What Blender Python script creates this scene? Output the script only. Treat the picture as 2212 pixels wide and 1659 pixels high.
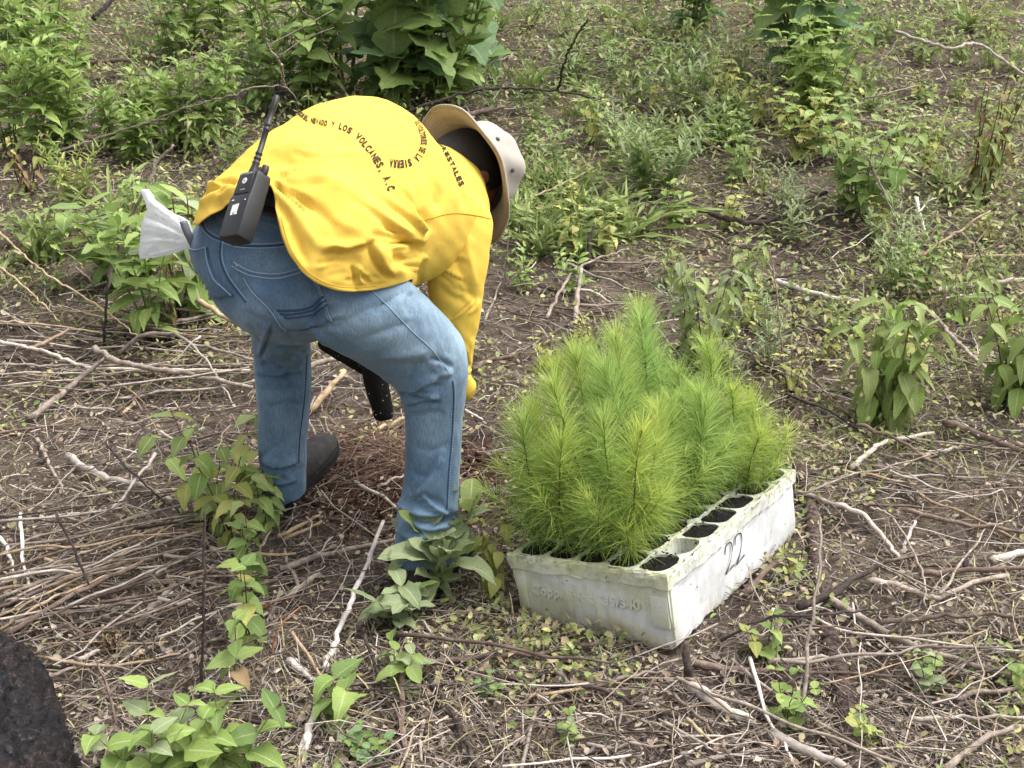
import bpy, bmesh, math, random
import numpy as np
from mathutils import Vector, Matrix
from mathutils.bvhtree import BVHTree
from mathutils.kdtree import KDTree

for o in list(bpy.data.objects):
    bpy.data.objects.remove(o)
SC = bpy.context.scene
COL = SC.collection
RNG = np.random.default_rng(11)
random.seed(11)
R = math.radians

# ------------------------------------------------------------------ camera
PITCH = R(22.0); HFOV = R(45.0); CAM_H = 1.45
W0, H0 = 2212.0, 1659.0                 # measuring frame of the photograph
FPX = W0 / 2 / math.tan(HFOV / 2)
cam_d = bpy.data.cameras.new('camera'); cam = bpy.data.objects.new('camera', cam_d); COL.objects.link(cam)
cam.location = (0, 0, CAM_H); cam.rotation_euler = (R(90) - PITCH, 0, 0)
cam_d.sensor_fit = 'HORIZONTAL'; cam_d.angle = HFOV; cam_d.clip_start = 0.05; cam_d.clip_end = 2000
SC.camera = cam
# ------------------------------------------------------------------ sky, sun, exposure
SUN_EL, SUN_AZ = R(62), R(-75)           # azimuth measured from +y towards +x is -SUN_AZ
wd = bpy.data.worlds.new('World'); SC.world = wd; wd.use_nodes = True
nt = wd.node_tree; nt.nodes.clear()
sky = nt.nodes.new('ShaderNodeTexSky'); sky.sky_type = 'NISHITA'; sky.sun_disc = False
sky.sun_elevation = SUN_EL; sky.sun_rotation = -SUN_AZ
sky.air_density = 1.0; sky.dust_density = 6.0; sky.ozone_density = 1.0
hs = nt.nodes.new('ShaderNodeHueSaturation'); hs.inputs['Saturation'].default_value = 0.22
bg = nt.nodes.new('ShaderNodeBackground'); bg.inputs[1].default_value = 0.15
wo = nt.nodes.new('ShaderNodeOutputWorld')
nt.links.new(sky.outputs[0], hs.inputs['Color']); nt.links.new(hs.outputs[0], bg.inputs[0]); nt.links.new(bg.outputs[0], wo.inputs[0])
sun_d = bpy.data.lights.new('sun', 'SUN'); sun_d.energy = 0.75; sun_d.angle = R(70); sun_d.color = (1.0, 0.965, 0.92)
sun = bpy.data.objects.new('sun', sun_d); COL.objects.link(sun)
sd = Vector((math.cos(SUN_EL) * math.sin(-SUN_AZ), math.cos(SUN_EL) * math.cos(-SUN_AZ), math.sin(SUN_EL)))
sun.rotation_euler = (-sd).to_track_quat('-Z', 'Y').to_euler(); sun.location = sd * 20
SC.view_settings.view_transform = 'Standard'; SC.view_settings.look = 'None'
SC.view_settings.gamma = 1.0; SC.view_settings.use_curve_mapping = False
SC.view_settings.exposure = 1.32
SC.render.engine = 'CYCLES'
SC.cycles.max_bounces = 4; SC.cycles.diffuse_bounces = 3; SC.cycles.transmission_bounces = 3; SC.cycles.transparent_max_bounces = 8
SC.cycles.use_denoising = True; SC.cycles.use_adaptive_sampling = True; SC.cycles.adaptive_threshold = 0.02

# ------------------------------------------------------------------ geometry helpers
CX = np.array([1.0, 0, 0]); CF = np.array([0, math.cos(PITCH), -math.sin(PITCH)]); CU = np.array([0, math.sin(PITCH), math.cos(PITCH)])
C0 = np.array([0, 0, CAM_H])
def up_(px, py, d):                       # a point measured in the photograph, at a distance along the camera axis
    return C0 + CF * d + CX * ((px - W0 / 2) / FPX * d) - CU * ((py - H0 / 2) / FPX * d)
def ray(px, py):
    v = up_(px, py, 1.0) - C0
    return v / np.linalg.norm(v)
def proj(P):
    d = np.asarray(P) - C0
    z = d @ CF
    return np.stack([W0 / 2 + FPX * (d @ CX) / z, H0 / 2 - FPX * (d @ CU) / z, z], -1)
def nrm(v):
    v = np.asarray(v, float); return v / (np.linalg.norm(v) + 1e-12)

# tray pose is needed by the ground under it
TRAY_L, TRAY_W, TRAY_H = 0.673, 0.395, 0.172
TRAY_POS = np.array([0.3337, 2.1235, 0.0])
def rotm(yaw, tx, ty):
    c, s = math.cos(yaw), math.sin(yaw)
    A = np.array([[c, -s, 0], [s, c, 0], [0, 0, 1]])
    B = np.array([[1, 0, 0], [0, math.cos(tx), -math.sin(tx)], [0, math.sin(tx), math.cos(tx)]])
    C = np.array([[math.cos(ty), 0, math.sin(ty)], [0, 1, 0], [-math.sin(ty), 0, math.cos(ty)]])
    return A @ B @ C
TRAY_R = rotm(R(-34.23), R(-2.84), R(-10.75))
TRAY_N = TRAY_R @ np.array([0, 0, 1.0])
TRAY_C = TRAY_POS + TRAY_R @ np.array([-TRAY_W / 2, TRAY_L / 2, 0])
def gz(x, y):
    x = np.asarray(x, float); y = np.asarray(y, float)
    t = np.clip(y - 3.1, 0, None)
    z = 0.155 * (np.sqrt(t * t + 0.36) - 0.6) * np.where(t > 14, 14 / np.maximum(t, 1e-6), 1.0)
    z = z + 0.016 * np.sin(2.3 * x + 1.1) * np.sin(1.9 * y + .4) + 0.010 * np.sin(5.1 * x - 2.3 * y) + 0.007 * np.sin(9.3 * y + 3.7 * x + 2) + 0.004 * np.sin(17.0 * x + 11 * y) - 0.012
    # slight dip under the tilted tray
    p = TRAY_C[2] - ((x - TRAY_C[0]) * TRAY_N[0] + (y - TRAY_C[1]) * TRAY_N[1]) / TRAY_N[2] - 0.006
    w = np.exp(-(((x - TRAY_C[0]) ** 2 + (y - TRAY_C[1]) ** 2) / 0.16) ** 2)
    z = z * (1 - w) + p * w
    # planting hole and the loose soil beside it
    z = z - 0.06 * np.exp(-((x + 0.16) ** 2 + (y - 3.02) ** 2) / 0.012) + 0.045 * np.exp(-((x + 0.33) ** 2 + (y - 2.95) ** 2) / 0.03)
    return z
def G(px, py, lift=0.0):                  # the ground point seen at a place in the photograph
    r = ray(px, py); a, b = 0.5, 60.0
    ts = np.linspace(a, b, 1500); P = C0 + ts[:, None] * r
    f = P[:, 2] - gz(P[:, 0], P[:, 1]) - lift
    i = np.argmax(f < 0)
    if f[i] >= 0: return C0 + 40 * r
    a, b = ts[max(i - 1, 0)], ts[i]
    for _ in range(30):
        m = (a + b) / 2; p = C0 + m * r
        if p[2] - gz(p[0], p[1]) - lift > 0: a = m
        else: b = m
    return C0 + b * r

def new_mesh(name, verts, faces, smooth=True):
    me = bpy.data.meshes.new(name)
    verts = np.asarray(verts, np.float32)
    if isinstance(faces, np.ndarray):
        k = faces.shape[1]; n = len(faces)
        me.vertices.add(len(verts)); me.vertices.foreach_set('co', verts.ravel())
        me.loops.add(n * k); me.loops.foreach_set('vertex_index', faces.astype(np.int32).ravel())
        me.polygons.add(n); me.polygons.foreach_set('loop_start', np.arange(0, n * k, k, dtype=np.int32))
        me.update(calc_edges=True)
    else:
        me.from_pydata([tuple(map(float, v)) for v in verts], [], [tuple(int(i) for i in f) for f in faces])
        me.update()
    if smooth:
        me.polygons.foreach_set('use_smooth', np.ones(len(me.polygons), bool))
    return me
def set_col(me, cols, name='Col'):        # one colour per vertex
    at = me.color_attributes.new(name, 'FLOAT_COLOR', 'POINT')
    c = np.ones((len(me.vertices), 4), np.float32); c[:, :3] = cols
    at.data.foreach_set('color', c.ravel())
def set_fl(me, vals, name):
    at = me.attributes.new(name, 'FLOAT', 'POINT'); at.data.foreach_set('value', np.asarray(vals, np.float32))
def obj(name, me, mat=None, parent=None, loc=None):
    o = bpy.data.objects.new(name, me)
    if mat is not None and me is not None and len(me.materials) == 0: me.materials.append(mat)
    COL.objects.link(o)
    if loc is not None: o.location = loc
    if parent is not None: o.parent = parent
    return o
def tag(o, label=None, cat=None, group=None, kind=None):
    if label: o['label'] = label
    if cat: o['category'] = cat
    if group: o['group'] = group
    if kind: o['kind'] = kind
    return o
def empty(name, loc=(0, 0, 0), label=None, cat=None, group=None):
    o = bpy.data.objects.new(name, None); COL.objects.link(o); o.location = loc; o.empty_display_size = .05
    return tag(o, label, cat, group)
def part(name, me, mat, parent):          # mesh given in world coordinates, under a parent that is only moved
    o = obj(name, me, mat, parent)
    p = parent; t = Vector((0, 0, 0))
    while p is not None: t += p.location + p.matrix_parent_inverse.translation; p = p.parent
    o.matrix_parent_inverse = Matrix.Translation(-t)
    return o

def catmull(P, n):
    P = np.asarray(P, float)
    Q = np.vstack([2 * P[0] - P[1], P, 2 * P[-1] - P[-2]])
    m = len(P) - 1; out = []
    for t in np.linspace(0, m, n):
        i = min(int(t), m - 1); u = t - i
        a, b, c, d = Q[i], Q[i + 1], Q[i + 2], Q[i + 3]
        out.append(.5 * ((2 * b) + (-a + c) * u + (2 * a - 5 * b + 4 * c - d) * u * u + (-a + 3 * b - 3 * c + d) * u ** 3))
    return np.array(out)
def tube_arrays(pts, rad, n=6, caps=True, wob=0.0, rng=RNG):
    pts = np.asarray(pts, float); m = len(pts)
    rad = np.broadcast_to(np.asarray(rad, float), (m,))
    T = np.gradient(pts, axis=0); T /= np.linalg.norm(T, axis=1)[:, None] + 1e-12
    a = np.array([0, 0, 1.0]) if abs(T[0][2]) < .8 else np.array([1.0, 0, 0])
    u = nrm(np.cross(T[0], a)); V = []
    for i in range(m):
        u = nrm(u - T[i] * (u @ T[i])); w = np.cross(T[i], u)
        th = np.arange(n) * 2 * math.pi / n
        rr = rad[i] * (1 + wob * rng.normal(size=n))
        V.append(pts[i] + (np.cos(th) * rr)[:, None] * u + (np.sin(th) * rr)[:, None] * w)
    V = np.vstack(V); F = []
    for i in range(m - 1):
        for k in range(n):
            a_, b_ = i * n + k, i * n + (k + 1) % n
            F.append((a_, b_, b_ + n, a_ + n))
    if caps:
        F.append(tuple(range(n - 1, -1, -1))); F.append(tuple(range((m - 1) * n, m * n)))
    return V, F
def join_arrays(parts):
    V, F, k = [], [], 0
    for v, f in parts:
        V.append(np.asarray(v)); F += [tuple(i + k for i in q) for q in f]; k += len(v)
    return np.vstack(V), F
def box_arrays(c, ax, ay, az):            # centre and three half-axis vectors
    c, ax, ay, az = map(lambda q: np.asarray(q, float), (c, ax, ay, az))
    V = [c + i * ax + j * ay + k * az for i in (-1, 1) for j in (-1, 1) for k in (-1, 1)]
    F = [(0, 1, 3, 2), (4, 6, 7, 5), (0, 4, 5, 1), (2, 3, 7, 6), (0, 2, 6, 4), (1, 5, 7, 3)]
    return np.array(V), F
def bevel(me, w, seg=2, ang=R(35)):
    bm = bmesh.new(); bm.from_mesh(me)
    bmesh.ops.recalc_face_normals(bm, faces=bm.faces)
    ed = [e for e in bm.edges if len(e.link_faces) == 2 and e.calc_face_angle(0) > ang]
    bmesh.ops.bevel(bm, geom=ed, offset=w, segments=seg, affect='EDGES', profile=.5)
    bm.to_mesh(me); bm.free()
    me.polygons.foreach_set('use_smooth', np.ones(len(me.polygons), bool))
    return me
def apply_mods(me, mods):
    o = bpy.data.objects.new('tmp', me); COL.objects.link(o)
    for t, kw in mods:
        m = o.modifiers.new(t, t)
        for k, v in kw.items(): setattr(m, k, v)
    dg = bpy.context.evaluated_depsgraph_get(); dg.update()
    r = bpy.data.meshes.new_from_object(o.evaluated_get(dg), depsgraph=dg)
    bpy.data.objects.remove(o)
    return r
def get_co(me):
    a = np.empty(len(me.vertices) * 3, np.float32); me.vertices.foreach_get('co', a); return a.reshape(-1, 3).astype(float)
def get_no(me):
    a = np.empty(len(me.vertices) * 3, np.float32); me.vertices.foreach_get('normal', a); return a.reshape(-1, 3).astype(float)
def put_co(me, co):
    me.vertices.foreach_set('co', np.asarray(co, np.float32).ravel()); me.update()
def bvh_of(me):
    me.calc_loop_triangles()
    v = [tuple(c) for c in get_co(me)]
    t = np.empty(len(me.loop_triangles) * 3, np.int32); me.loop_triangles.foreach_get('vertices', t)
    return BVHTree.FromPolygons(v, [tuple(q) for q in t.reshape(-1, 3).tolist()])
def hit(bvh, px, py, off=0.0):            # point on a surface seen at a place in the photograph
    h = bvh.ray_cast(Vector(C0), Vector(ray(px, py)))
    if h[0] is None:
        n = bvh.find_nearest(Vector(up_(px, py, 2.6)))
        return np.array(n[0]) , np.array(n[1])
    n = np.array(h[1]); d = ray(px, py)
    if n @ d > 0: n = -n
    return np.array(h[0]) + n * off, n

# ------------------------------------------------------------------ material helpers
def node(t, type_, loc=None, **kw):
    n = t.nodes.new(type_)
    for k, v in kw.items():
        if k.startswith('i_'):
            n.inputs[k[2:].replace('_', ' ')].default_value = v
        else: setattr(n, k, v)
    return n
def base_mat(name, col=(.5, .5, .5), rough=.8, spec=.3):
    m = bpy.data.materials.new(name); m.use_nodes = True
    t = m.node_tree; b = t.nodes['Principled BSDF']
    b.inputs['Base Color'].default_value = (*col, 1); b.inputs['Roughness'].default_value = rough
    b.inputs['Specular IOR Level'].default_value = spec
    return m, t, b
def ramp(t, stops):
    r = t.nodes.new('ShaderNodeValToRGB'); e = r.color_ramp.elements
    while len(e) > 1: e.remove(e[-1])
    e[0].position = stops[0][0]; e[0].color = (*stops[0][1], 1)
    for p, c in stops[1:]:
        q = e.new(p); q.color = (*c, 1)
    return r
def noise(t, scale, detail=6, rough=.6, vec=None, dist=0.0):
    n = t.nodes.new('ShaderNodeTexNoise'); n.inputs['Scale'].default_value = scale; n.inputs['Detail'].default_value = detail
    n.inputs['Roughness'].default_value = rough; n.inputs['Distortion'].default_value = dist
    if vec is not None: t.links.new(vec, n.inputs['Vector'])
    return n
def coords(t, kind='Object'):
    return t.nodes.new('ShaderNodeTexCoord').outputs[kind]
def mix(t, fac, a, b, mode='MIX'):
    m = t.nodes.new('ShaderNodeMix'); m.data_type = 'RGBA'; m.blend_type = mode
    def put(s, v):
        if isinstance(v, (int, float)): s.default_value = v
        elif isinstance(v, tuple): s.default_value = (*v, 1) if len(v) == 3 else v
        else: t.links.new(v, s)
    put(m.inputs[0], fac); put(m.inputs[6], a); put(m.inputs[7], b)
    return m.outputs[2]
def bump(t, b, h, strength=.3, dist=.01):
    n = t.nodes.new('ShaderNodeBump'); n.inputs['Strength'].default_value = strength; n.inputs['Distance'].default_value = dist
    t.links.new(h, n.inputs['Height']); t.links.new(n.outputs[0], b.inputs['Normal']); return n
# ================================================================== ground
def ground_mat():
    m, t, b = base_mat('woodland_soil', (.06, .045, .035), .95, .15)
    c = coords(t)
    n1 = noise(t, 1.3, 6, .65, c); n2 = noise(t, 26, 8, .75, c); n3 = noise(t, 130, 4, .7, c)
    r1 = ramp(t, [(.32, (.055, .043, .035)), (.48, (.125, .10, .082)), (.62, (.22, .185, .15))]); t.links.new(n2.outputs[0], r1.inputs[0])
    r2 = ramp(t, [(.38, (.7, .66, .66)), (.62, (1.15, 1.12, 1.0))]); t.links.new(n1.outputs[0], r2.inputs[0])
    a = mix(t, 1.0, r1.outputs[0], r2.outputs[0], 'MULTIPLY')
    at = node(t, 'ShaderNodeAttribute', attribute_name='dug')
    r3 = ramp(t, [(.3, (.038, .017, .011)), (.65, (.095, .044, .028))]); t.links.new(n2.outputs[0], r3.inputs[0])
    a = mix(t, at.outputs['Fac'], a, r3.outputs[0])
    t.links.new(a, b.inputs['Base Color'])
    ad = node(t, 'ShaderNodeMath', operation='ADD'); t.links.new(n2.outputs[0], ad.inputs[0]); t.links.new(n3.outputs[0], ad.inputs[1])
    bump(t, b, ad.outputs[0], .9, .02)
    return m
def graded(lo, hi, f0, f1, step):
    a = list(np.arange(f0, f1 + 1e-6, step)); s = step; x = f1
    while x < hi: s *= 1.18; x += s; a.append(x)
    s = step; x = f0; pre = []
    while x > lo: s *= 1.18; x -= s; pre.append(x)
    return np.array(pre[::-1] + a)
gx = graded(-400, 400, -2.2, 2.2, .022); gy = graded(-200, 800, 1.4, 4.6, .022)
GX, GY = np.meshgrid(gx, gy); GZ = gz(GX, GY)
rg_ = np.random.default_rng(1); near = np.exp(-((GY - 3) / 4) ** 2) * np.exp(-(GX / 4) ** 2)
GZ += .006 * rg_.normal(size=GZ.shape) * near
gv = np.stack([GX, GY, GZ], -1).reshape(-1, 3); nx_ = len(gx); ny_ = len(gy)
ii = (np.arange(ny_ - 1)[:, None] * nx_ + np.arange(nx_ - 1)).ravel()
gf = np.stack([ii, ii + 1, ii + nx_ + 1, ii + nx_], 1)
gme = new_mesh('ground', gv, gf)
dug = np.exp(-((gv[:, 0] + .13) ** 2 / .04 + (gv[:, 1] - 2.95) ** 2 / .05)) * 1.2 + 1.1 * np.exp(-((gv[:, 0] + .33) ** 2 + (gv[:, 1] - 2.93) ** 2) / .035)
set_fl(gme, np.clip(dug, 0, 1), 'dug')
tag(obj('ground', gme, ground_mat()), kind='structure')
# ================================================================== person
def cloth_mat(name, col, var=.12, weave=900, rough=.85, sheen=.25, wr=.16):
    m, t, b = base_mat(name, col, rough, .15)
    c = coords(t)
    n1 = noise(t, 6, 4, .6, c); n2 = noise(t, 60, 4, .7, c)
    a = mix(t, n1.outputs[0], tuple(x * (1 - var) for x in col), tuple(min(1, x * (1 + var)) for x in col))
    r2 = ramp(t, [(.35, (1 - var,) * 3), (.7, (1.0,) * 3)]); t.links.new(n2.outputs[0], r2.inputs[0])
    a = mix(t, 1.0, a, r2.outputs[0], 'MULTIPLY')
    t.links.new(a, b.inputs['Base Color'])
    b.inputs['Sheen Weight'].default_value = sheen; b.inputs['Sheen Roughness'].default_value = .5
    n3 = noise(t, weave, 2, .5, c); n4 = noise(t, 7, 2, .5, c, .8); sb = node(t, 'ShaderNodeMath', operation='SUBTRACT'); sb.inputs[1].default_value = .5; t.links.new(n4.outputs[0], sb.inputs[0])
    ab = node(t, 'ShaderNodeMath', operation='ABSOLUTE'); t.links.new(sb.outputs[0], ab.inputs[0]); b1 = bump(t, b, ab.outputs[0], wr, .03)
    b2 = node(t, 'ShaderNodeBump'); b2.inputs['Strength'].default_value = .15; b2.inputs['Distance'].default_value = .002; t.links.new(n3.outputs[0], b2.inputs['Height']); t.links.new(b1.outputs[0], b2.inputs['Normal']); t.links.new(b2.outputs[0], b.inputs['Normal'])
    return m
def denim_mat():
    m, t, b = base_mat('denim', (.07, .16, .3), .9, .1)
    c = coords(t)
    mp = node(t, 'ShaderNodeMapping'); mp.inputs['Scale'].default_value = (1.0, 1.0, .12); t.links.new(c, mp.inputs[0])
    slub = noise(t, 420, 3, .7, mp.outputs[0])
    big = noise(t, 9, 5, .6, c)
    at = node(t, 'ShaderNodeAttribute', attribute_name='fade')
    base = mix(t, at.outputs['Fac'], (.040, .092, .17), (.225, .32, .40))
    r1 = ramp(t, [(.3, (.66, .69, .74)), (.7, (1.22, 1.18, 1.12))]); t.links.new(big.outputs[0], r1.inputs[0])
    a = mix(t, 1.0, base, r1.outputs[0], 'MULTIPLY')
    r2 = ramp(t, [(.3, (.6, .63, .68)), (.72, (1.45, 1.4, 1.33))]); t.links.new(slub.outputs[0], r2.inputs[0])
    a = mix(t, .8, a, r2.outputs[0], 'MULTIPLY')
    t.links.new(a, b.inputs['Base Color']); b.inputs['Sheen Weight'].default_value = .2
    n3 = noise(t, 700, 2, .6, c); n4 = noise(t, 11, 2, .5, c, .8); sb = node(t, 'ShaderNodeMath', operation='SUBTRACT'); sb.inputs[1].default_value = .5; t.links.new(n4.outputs[0], sb.inputs[0])
    ab = node(t, 'ShaderNodeMath', operation='ABSOLUTE'); t.links.new(sb.outputs[0], ab.inputs[0]); b1 = bump(t, b, ab.outputs[0], .2, .03)
    b2 = node(t, 'ShaderNodeBump'); b2.inputs['Strength'].default_value = .3; b2.inputs['Distance'].default_value = .003; t.links.new(n3.outputs[0], b2.inputs['Height']); t.links.new(b1.outputs[0], b2.inputs['Normal']); t.links.new(b2.outputs[0], b.inputs['Normal'])
    return m
M_YEL = cloth_mat('yellow_cotton', (.75, .505, .085), .10, rough=.95, sheen=0.0)
M_DEN = denim_mat()
M_THR, _, _ = base_mat('pale_thread', (.24, .33, .42), .9)
M_DTHR, _, _ = base_mat('navy_thread', (.03, .055, .12), .9)
M_HAT = cloth_mat('beige_canvas', (.38, .345, .305), .06, 800, sheen=.1)
M_HATS = cloth_mat('beige_canvas_lining', (.33, .27, .20), .10, 500, sheen=.1)
M_EYELET, _, _ = base_mat('eyelet_brown', (.05, .035, .04), .6)
M_BLACKP, _t, _b = base_mat('radio_plastic', (.013, .013, .014), .45, .45)
_n = noise(_t, 900, 2, .5, coords(_t)); bump(_t, _b, _n.outputs[0], .12, .001)
M_BELT, _, _ = base_mat('belt_leather', (.045, .042, .042), .6, .4)
M_PRINT, _, _ = base_mat('black_print', (.035, .022, .012), .75, .2)
M_WHITE, _, _ = base_mat('white_print', (.72, .72, .7), .6)
M_GREYP, _, _ = base_mat('grey_print', (.30, .30, .29), .6)
def skin_mat():
    m, t, b = base_mat('skin', (.20, .085, .05), .55, .4)
    n = noise(t, 40, 5, .6, coords(t)); r_ = ramp(t, [(.3, (.15, .055, .034)), (.7, (.25, .105, .065))]); t.links.new(n.outputs[0], r_.inputs[0])
    t.links.new(r_.outputs[0], b.inputs['Base Color']); bump(t, b, n.outputs[0], .15, .004)
    b.inputs['Subsurface Weight'].default_value = .08; b.inputs['Subsurface Radius'].default_value = (.01, .004, .002)
    return m
M_SKIN = skin_mat()
M_HAIR, _t, _b = base_mat('black_hair', (.012, .010, .009), .6, .4)
_n = noise(_t, 300, 3, .7, coords(_t)); bump(_t, _b, _n.outputs[0], .6, .004)
def boot_mat():
    m, t, b = base_mat('worn_boot_leather', (.075, .06, .05), .75, .35)
    n = noise(t, 30, 6, .7, coords(t)); r_ = ramp(t, [(.3, (.010, .009, .009)), (.55, (.026, .023, .021)), (.75, (.07, .062, .056))]); t.links.new(n.outputs[0], r_.inputs[0])
    t.links.new(r_.outputs[0], b.inputs['Base Color']); bump(t, b, n.outputs[0], .4, .006); return m
M_BOOT = boot_mat()
M_SOLE, _, _ = base_mat('boot_sole_rubber', (.012, .012, .012), .8, .3)
M_EYE, _, _ = base_mat('eye', (.6, .57, .52), .2)

person = empty('person', (-0.38, 2.6, 0.0), 'person bending over in yellow long-sleeved shirt, blue jeans and beige bucket hat', 'person')

def loft(st, m, n):
    st = np.array(st, float)
    S = catmull(st, m)
    L = np.array([up_(s[0], s[1], s[4]) for s in S]); Rr = np.array([up_(s[2], s[3], s[4]) for s in S])
    c = (L + Rr) / 2; T = np.gradient(c, axis=0); T /= np.linalg.norm(T, axis=1)[:, None]
    V = []
    th = np.arange(n) * 2 * math.pi / n
    fr = []
    for i in range(m):
        w = (Rr[i] - L[i]) / 2
        d = nrm(np.cross(T[i], w)) * np.linalg.norm(w) * S[i, 5]
        if d @ CF > 0: d = -d
        V.append(c[i] + np.cos(th)[:, None] * w + np.sin(th)[:, None] * d); fr.append((c[i], w, d))
    return np.array(V), fr
def close_grid(V):
    m, n = V.shape[:2]; F = []
    for i in range(m - 1):
        for k in range(n):
            a = i * n + k; b = i * n + (k + 1) % n
            F.append((a, b, b + n, a + n))
    F.append(tuple(range(n - 1, -1, -1))); F.append(tuple(range((m - 1) * n, m * n)))
    return V.reshape(-1, 3), F
def ellipsoid(c, ax, ay, az, nu=24, nv=14):
    V = []
    for i in range(nv + 1):
        p = math.pi * i / nv
        for k in range(nu):
            t = 2 * math.pi * k / nu
            V.append(np.asarray(c) + np.asarray(ax) * math.sin(p) * math.cos(t) + np.asarray(ay) * math.sin(p) * math.sin(t) + np.asarray(az) * math.cos(p))
    V = np.array(V); F = []
    for i in range(nv):
        for k in range(nu):
            a = i * nu + k; b = i * nu + (k + 1) % nu
            F.append((a, b, b + nu, a + nu))
    return V, F
def fix_normals(me):
    bm = bmesh.new(); bm.from_mesh(me); bmesh.ops.remove_doubles(bm, verts=bm.verts, dist=1e-5)
    bmesh.ops.recalc_face_normals(bm, faces=bm.faces); bm.to_mesh(me); bm.free(); return me
def remesh_parts(parts, vox, smooth=6, sub=0):
    mods = []
    V, F = join_arrays(parts)
    me = fix_normals(new_mesh('tmp', V, F))
    md = [('REMESH', dict(mode='VOXEL', voxel_size=vox, use_smooth_shade=True))]
    if smooth: md.append(('SMOOTH', dict(factor=.5, iterations=smooth)))
    if sub: md.append(('SUBSURF', dict(levels=sub, render_levels=sub)))
    r = apply_mods(me, md); r.polygons.foreach_set('use_smooth', np.ones(len(r.polygons), bool))
    return r
def seg_dist(P, poly):                    # distance of points to a polyline, place along it (0..1), signed side
    poly = np.asarray(poly, float)
    best = np.full(len(P), 1e9); tt = np.zeros(len(P)); sd = np.zeros(len(P))
    ln = np.linalg.norm(np.diff(poly, axis=0), axis=1); tot = ln.sum(); acc = 0
    for i in range(len(poly) - 1):
        a, b = poly[i], poly[i + 1]; ab = b - a
        u = np.clip(((P - a) @ ab) / (ab @ ab), 0, 1)
        q = P - (a + u[:, None] * ab); d = np.linalg.norm(q, axis=1)
        k = d < best
        best[k] = d[k]; tt[k] = (acc + u[k] * ln[i]) / tot
        sd[k] = np.sign(ab[0] * q[k, 1] - ab[1] * q[k, 0]); acc += ln[i]
    return best, tt, sd
def folds(me, strokes, facing=-.02):
    """creases pressed into cloth: each stroke follows a line measured in the photograph on the surface facing the camera"""
    co = get_co(me); no = get_no(me); pr = proj(co)[:, :2]
    vis = np.einsum('ij,ij->i', no, (co - C0) / np.linalg.norm(co - C0, axis=1)[:, None])
    fm = np.clip((-vis - facing) / .18, 0, 1)
    disp = np.zeros(len(co))
    for kind, wpx, amp, poly in strokes:
        poly = catmull(poly, 6 * len(poly)) if len(poly) > 2 else np.asarray(poly, float)
        near = (pr[:, 0] > poly[:, 0].min() - 4 * wpx) & (pr[:, 0] < poly[:, 0].max() + 4 * wpx) & (pr[:, 1] > poly[:, 1].min() - 4 * wpx) & (pr[:, 1] < poly[:, 1].max() + 4 * wpx)
        ix = np.nonzero(near)[0]
        if len(ix) == 0: continue
        d, t, s = seg_dist(pr[ix], poly)
        tp = np.clip(np.minimum(t, 1 - t) * 5, 0, 1) ** .7 if kind != 'g' else 1.0
        if kind.endswith('+'): tp = np.clip(t * 1.1, 0, 1) ** 1.3 * np.clip((1 - t) * 9, 0, 1); kind = kind[0]
        x = d / wpx
        if kind in ('v', 'g'): f = -(.55 * np.exp(-x * x) + .45 * np.exp(-1.7 * x))
        elif kind == 'r': f = .6 * np.exp(-x * x) + .4 * np.exp(-1.7 * x)
        else:                              # 's': a ridge on one side that drops sharply into a valley on the other
            q = s * x
            f = np.where(q > 0, -.9 * np.exp(-((q - .55) / .55) ** 2), np.exp(-((q + .5) / 1.1) ** 2))
            e = np.clip(q / .25 * .5 + .5, 0, 1)
            f = np.where(np.abs(q) < .25, (1 - e) * np.exp(-((-.25 + .5) / 1.1) ** 2) + e * -.9 * np.exp(-((.25 - .55) / .55) ** 2), f)
        disp[ix] += amp * f * tp
    co += no * (disp * fm)[:, None]
    put_co(me, co); return me
def ripple(me, amp, sc, seed=0):          # shallow unevenness of worn cloth, all the way round
    co = get_co(me); no = get_no(me); r = np.random.default_rng(seed); d = np.zeros(len(co))
    for k in range(7):
        w = r.normal(size=3); w = w / np.linalg.norm(w) * sc * (0.6 + 1.6 * r.random()); d += np.sin(co @ w + r.random() * 6.3) / (1 + .5 * k)
    put_co(me, co + no * (amp * d / 2.2)[:, None]); return me

def rays(focus, n, r0, r1, a0, a1, amp, w, seed, curve=.25):
    """creases that run together at a point of pull"""
    g = np.random.default_rng(seed); out = []
    for k in range(n):
        a = R(a0 + (a1 - a0) * (k + g.uniform(.1, .9)) / n); b = a + g.normal() * curve; ra, rb = r0 * g.uniform(.8, 1.5), r1 * g.uniform(.55, 1.1)
        p = np.array(focus, float); q0 = p + ra * np.array([math.cos(a), math.sin(a)]); q2 = p + rb * np.array([math.cos(b), math.sin(b)]); q1 = (q0 + q2) / 2 + g.normal(size=2) * rb * .05
        out.append((('v', 'r', 's', 'v')[int(g.integers(0, 4))], w * g.uniform(.7, 1.4), amp * g.uniform(.5, 1.2), [tuple(q0), tuple(q1), tuple(q2)]))
    return out
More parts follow.
